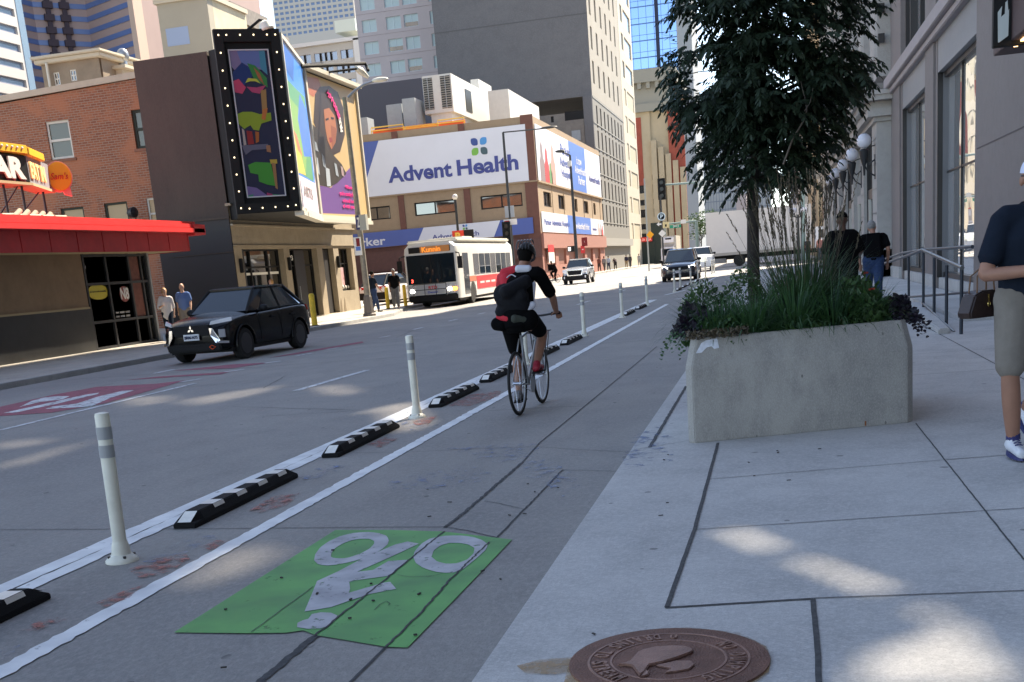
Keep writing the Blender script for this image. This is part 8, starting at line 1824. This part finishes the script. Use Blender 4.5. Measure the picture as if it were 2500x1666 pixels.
# ------------------------------------------------------------------ bicycle (local: front towards +Y)
def bicycle(name, label, frame_m, vox=None, rack=True, group=None, wr=.335):
    t = thing(name, label, 'bicycle', group=group); RW, FW = V((0, 0, wr)), V((0, .98, wr)); BB = V((0, .42, .28)); ST = V((0, .27, .82)); SD_ = V((0, .25, .9)); HT, HB = V((0, .86, .88)), V((0, .89, .72))
    for c in (RW, FW):
        b = MB(); b.tube([c+V((0, math.cos(a), math.sin(a)))*(wr-.016) for a in [2*PI*k/44 for k in range(44)]], .0165, 8, closed=True); w_ = build(b, 'wheel', m_tyre, t, smooth=60)
        b = MB(); b.tube([c+V((0, math.cos(a), math.sin(a)))*(wr-.04) for a in [2*PI*k/44 for k in range(44)]], .009, 6, closed=True); build(b, 'rim', m_steel, w_, smooth=60)
        b = MB(); b.cyl(c-V((.045, 0, 0)), c+V((.045, 0, 0)), .018, n=8)
        for k in range(18): a = 2*PI*k/18; b.cyl(c+V(((-1)**k*.03, 0, 0)), c+V((0, math.cos(a), math.sin(a)))*(wr-.045), .0013, n=4, cap=False)
        build(b, 'spokes', m_chrome, w_)
    b = MB(); b.tube([BB, ST], .0145); b.tube([ST+V((0, 0, -.03)), HT], .0145); b.tube([BB, HB], .017); b.tube([HB, HT], .018)
    for s in (-1, 1): b.tube([BB+V((s*.02, -.03, 0)), RW+V((s*.055, 0, 0))], .009); b.tube([ST+V((s*.02, 0, -.04)), RW+V((s*.055, 0, 0))], .008); b.tube([HB+V((s*.035, 0, -.0)), FW+V((s*.05, 0, 0))], .011)
    b.tube([HB+V((-.035, 0, 0)), HB+V((.035, 0, 0))], .016); build(b, 'frame', frame_m, t, smooth=60)
    b = MB(); b.tube([ST, SD_], .0135); build(b, 'seat_post', m_dark, t)
    b = MB(); b.hexa([SD_+V(p) for p in ((-.07, -.13, .02), (.07, -.13, .02), (.06, -.02, .02), (.018, .13, .02), (-.018, .13, .02), (-.06, -.02, .02))], [SD_+V(p) for p in ((-.065, -.13, .06), (.065, -.13, .06), (.055, -.02, .055), (.014, .13, .05), (-.014, .13, .05), (-.055, -.02, .055))]); build(b, 'saddle', m_trim, t, bevel=.012)
    hb = V((0, .93, .98)); b = MB(); b.tube([HT, hb-V((0, .03, .0)), hb], .014); b.tube([hb+V((-.27, -.06, .02)), hb+V((-.08, 0, 0)), hb, hb+V((.08, 0, 0)), hb+V((.27, -.06, .02))], .012); build(b, 'handlebar', m_dark, t, smooth=60)
    b = MB()
    for s in (-1, 1): b.tube([hb+V((s*.2, -.035, .015)), hb+V((s*.3, -.075, .022))], .017)
    build(b, 'grip', m_black, t, smooth=60)
    b = MB(); b.lathe(BB+V((.05, 0, 0)), [(.09, 0), (.09, .004), (.02, .006)], 22, ax=(1, 0, 0)); b.tube([BB+V((.045, 0, 0)), BB+V((.06, .0, .165))], .009); b.tube([BB-V((.045, 0, 0)), BB+V((-.06, 0, -.165))], .009); b.tube([BB+V((.052, 0, .09)), RW+V((.05, 0, .035))], .004, 5); b.tube([BB+V((.052, 0, -.09)), RW+V((.05, 0, -.035))], .004, 5); build(b, 'crank', m_steel, t, smooth=60)
    for s, z in ((1, .165), (-1, -.165)): b = MB(); b.box(*sorted((s*.06, s*.16)), BB.y-.04, BB.y+.04, BB.z+z-.012, BB.z+z+.012); build(b, 'pedal', m_trim, t, bevel=.004)
    if rack:
        b = MB()
        for s in (-1, 1): b.tube([(s*.09, .8, .8), (s*.1, 1.18, .8)], .007, 5); b.tube([(s*.055, .98, wr), (s*.09, 1.0, .8)], .006, 5); b.tube([(s*.055, .98, wr), (s*.09, 1.14, .8)], .005, 5)
        for k in range(5): b.tube([(-.1, .82+k*.09, .8), (.1, .82+k*.09, .8)], .006, 5)
        build(b, 'front_rack', m_dark, t)
    return t
bk = bicycle('bicycle', 'grey road bicycle with thin black tyres and small front rack in the bike lane', mat('bike_frame_grey', (.32, .33, .34), rough=.3, metal=.5))
br = G(1265, 1016); BX, BY = br.x+.01, br.y+.05; RZ = math.radians(-3.5)
place(bk, (BX, BY, .0), RZ, 1.02)
P = dict(pelvis=(-.02, .22, 1.0), chest=(-.02, .43, 1.33), neck=(0, .56, 1.5), head=(0.02, .66, 1.63), shl=(-.19, .5, 1.44), shr=(.19, .5, 1.44), ell=(-.3, .62, 1.18), elr=(.29, .63, 1.18), wrl=(-.27, .83, 1.01), wrr=(.27, .83, 1.01),
         hil=(-.1, .24, .96), hir=(.1, .24, .96), knl=(-.12, .5, .57), knr=(.14, .68, .8), anl=(-.1, .36, .2), anr=(.12, .4, .5), face=(0.05, 1, -.12), hdl=(0, 1, -.2), hdr=(0, 1, -.2), curll=1.1, curlr=1.1, pnl=(0, -.2, -1), pnr=(0, -.2, -1), ftl=(0, 1, -.1), ftr=(0, 1, -.15))
def jersey(b, c): shirt(.85, loose=.012, hem=V((-.02, .2, .97)))(b, c)
def bag(b, c):
    ce = V((-.05, .18, 1.2)); d = V((.55, .35, .75)).normalized(); s = V((.8, -.1, -.55)).normalized(); n = d.cross(s).normalized()
    b.sph(ce+V((0, .03, .0)), (.22, .15, .09), 18, 12, U=s, W=d, N=n)
    ell(b, V((-.18, .2, 1.07)), V((.08, .2, 1.24)), .085, .09, flat=.8); ell(b, V((-.1, .16, 1.26)), V((.13, .24, 1.38)), .09, .07)
def helmet(b, c):
    h, u, w_, s = c['hc']+c['hu']*.015, c['hu'], c['fw'], c['sd']; rings = []
    for k in range(8): a = PI/2*k/7; rings.append([h+u*(.14*math.sin(a)-.0)+(s*math.cos(2*PI*j/20)*.102+w_*math.sin(2*PI*j/20)*.13)*math.cos(a) for j in range(20)])
    b.loft(rings)
cy = person('person', 'cyclist seen from behind in black helmet, dark red and white jersey and black shorts', P, m_skin, [
    ('jersey', m_blk_s, jersey, .012), ('shorts', m_blk_s, trousers(.8, .012), .012), ('helmet', mat('helmet_black', (.012, .012, .013), rough=.35), helmet, None), ('hair', m_hair_d, (lambda b, c: b.sph(c['hc']-c['fw']*.03-c['hu']*.005, (.079, .078, .1), 14, 10, U=c['sd'], W=c['fw'], N=c['hu'])), None),
    ('backpack', mat('black_pack', (.006, .006, .008), rough=.8, spec=.2, bump=.4, bs=25), bag, .012)], vox=.009, detail=False)
b = MB(); h = V(P['head'])+V((0, 0, .055))
for k in (-2, -1, 0, 1, 2): b.tube([h+V((k*.034, -.13*math.cos(a)+.01, .112*math.sin(a)+.0)) for a in [.15+PI*.75*j/9 for j in range(10)]], [.004]+[.008]*8+[.004], 5)
build(b, 'helmet_rib', mat('helmet_grey', (.05, .05, .055), rough=.3), cy, smooth=60)
m_jr = mat('jersey_red', (.5, .02, .035), rough=.85); m_jw = mat('jersey_white', (.6, .6, .66), rough=.85)
def skinpatch(name, m_, c0, r, U_2, W_2, N_2, parent): b = MB(); b.sph(c0, r, 14, 8, U=U_2, W=W_2, N=N_2); organic(b, name, m_, parent, .008)
def shoulder_patch(b, c): ell(b, V((-.185, .475, 1.45)), V((-.05, .48, 1.5)), .075, .05); ell(b, V((-.2, .5, 1.43)), V((-.245, .55, 1.33)), .077, .07); ell(b, V((-.14, .36, 1.3)), V((-.16, .44, 1.42)), .06, .07)
b = MB(); shoulder_patch(b, None); organic(b, 'red_shoulder', m_jr, cy, .009)
b = MB(); ell(b, V((-.03, .455, 1.5)), V((.1, .47, 1.49)), .045, .045); ell(b, V((.14, .33, 1.12)), V((.155, .4, 1.34)), .02, .025); ell(b, V((.04, .17, 1.03)), V((.17, .25, 1.13)), .04, .04); organic(b, 'white_panel', m_jw, cy, .009)
b = MB(); ell(b, V((-.2, .19, 1.03)), V((-.08, .13, 1.0)), .04, .035); organic(b, 'red_hem', m_jr, cy, .009)
b = MB(); b.tube([V((-.13+.1*k/6-.0, .37+.0*k, 1.42+.03*math.sin(k/2))) for k in range(7)], .006, 5); build(b, 'jersey_lettering', m_jw, cy)
b = MB(); ell(b, V((-.24, .2, .96)), V((-.15, .17, .93)), .075, .06); organic(b, 'hip_pouch', m_blk_s, cy, .012)
b = MB(); ell(b, V((.12, .18, .98)), V((-.02, .13, 1.0)), .05, .06); organic(b, 'waist_pack', mat('olive_pack', (.03, .035, .025)), cy, .012)
for q, m_ in (('r', mat('red_shoe', (.3, .01, .03), rough=.6)), ('l', mat('grey_shoe', (.13, .12, .12), rough=.6))):
    a = V(P['an'+q]); b = MB(); ell(b, a+V((0, -.05, -.045)), a+V((0, .17, -.06)), .046, .04, flat=.85); ell(b, a+V((0, -.02, -.04)), a+V((0, 0, .01)), .045, .042); s_ = organic(b, 'shoe', m_, cy, .01)
    b = MB(); b.box(a.x-.045, a.x+.045, a.y-.09, a.y+.2, a.z-.105, a.z-.085); build(b, 'sole', m_trim, s_, bevel=.008)
place(cy, (BX, BY, .0), RZ, 1.02)
# far cyclist with a box
fb = bicycle('bicycle', 'small dark bicycle of the distant delivery rider in front of the rose wall', m_trim, rack=False); q = OY(1362, 683, 96); place(fb, (q.x, 96, .0), math.radians(150))
P2 = dict(P); P2.update(face=(0, 1, 0))
fc = person('person', 'distant rider in black carrying a square bag beside the silver car', P2, m_skin2, [('jacket', m_blk_s, shirt(1.9), .03), ('trousers', m_blk_s, trousers(1.9), .03), hair_part(m_hair_d)], vox=.03); place(fc, (q.x, 96, 0), math.radians(150))
t = thing('delivery_bag', 'square black delivery bag on the back of the distant rider', 'delivery bag', (q.x-.45, 96.2, 1.3)); b = MB(); b.box(q.x-.75, q.x-.3, 95.9, 96.4, 1.0, 1.5); build(b, 'box', m_blk_s, t, bevel=.02); b = MB(); b.box(q.x-.77, q.x-.28, 95.88, 96.42, 1.45, 1.52); build(b, 'lid', m_trim, t)

# distant figures and tree on the right, far street
for i, (p, y, rz, lab, c1_, c2_) in enumerate([((2003, 640), 84, 175, 'distant person in pale pink top seen between the grasses and the person in black', (.5, .22, .18), (.06, .07, .1)), ((1972, 636), 92, -10, 'distant person in dark clothes by the white truck cab', (.03, .03, .035), (.02, .02, .03))]):
    P = walk_pose(1, arm=.12); d_ = person('person', lab, P, m_skin, [('shirt', mat('far2_top_%d' % i, c1_), shirt(.7), .03), ('trousers', mat('far2_leg_%d' % i, c2_), trousers(1.9), .03), hair_part(m_hair_d)], vox=.032)
    q = OY(p[0], p[1], y); place(d_, (q.x, y, .12), math.radians(rz), 1.0)
def far_tree(px_, Y, h, r, lab):
    q = OY(px_, 620, Y); q.z = .1; t = thing('street_tree', lab, 'tree', q, 'small distant street trees'); b = MB(); b.tube([q, q+V((.1, 0, h*.4)), q+V((0, 0, h*.8))], [.13, .09, .03], 7); build(b, 'trunk', m_bark, t)
    b = MB()
    for k in range(9):
        a = k*2.4; p0 = q+V((0, 0, h*R.uniform(.35, .7))); b.tube([p0, p0+V((math.cos(a)*r*.6, math.sin(a)*r*.6, h*.15)), p0+V((math.cos(a)*r*.9, math.sin(a)*r*.9, h*.25))], [.05, .03, .01], 5)
    build(b, 'limbs', m_bark, t)
    b = MB()
    for k in range(46):
        c = q+V((R.gauss(0, r*.5), R.gauss(0, r*.5), h*R.uniform(.5, 1)))
        for j in range(16): leaf(b, c+V((R.gauss(0, .28), R.gauss(0, .28), R.gauss(0, .22))), rdir(R.uniform(0, 6.3), R.uniform(.5, 2)), .3, .16)
    build(b, 'crown', m_lf, t)
far_tree(1712, 185, 7.0, 1.5, 'small sparse street tree left of the big truck, beside the white pickup'); far_tree(1738, 240, 9, 2.0, 'second sparse street tree farther off above the truck roof edge')
def cluster_lamp(px_, Y, lab):
    q = OY(px_, 600, Y); z = OY(px_, 513, Y).z; q.z = .1; t = thing('cluster_lamp', lab, 'street light', q, 'white globe cluster street lights'); b = MB(); b.tube([q, V((q.x, Y, z-.35))], [.12, .08], 8)
    for k in range(4): a = PI/2*k+.5; b.tube([V((q.x, Y, z-.6)), V((q.x+math.cos(a)*.55, Y+math.sin(a)*.55, z-.45)), V((q.x+math.cos(a)*.6, Y+math.sin(a)*.6, z-.2))], .04, 5)
    build(b, 'post', m_dpole, t)
    for k in range(4): a = PI/2*k+.5; b = MB(); b.sph((q.x+math.cos(a)*.6, Y+math.sin(a)*.6, z), .22, 12, 8); build(b, 'globe', m_globe, t, smooth=60)
cluster_lamp(1950, 100, 'white globe cluster lamp seen through the grass plumes right of the tree trunk'); cluster_lamp(1868, 128, 'white globe cluster lamp just right of the tree trunk')
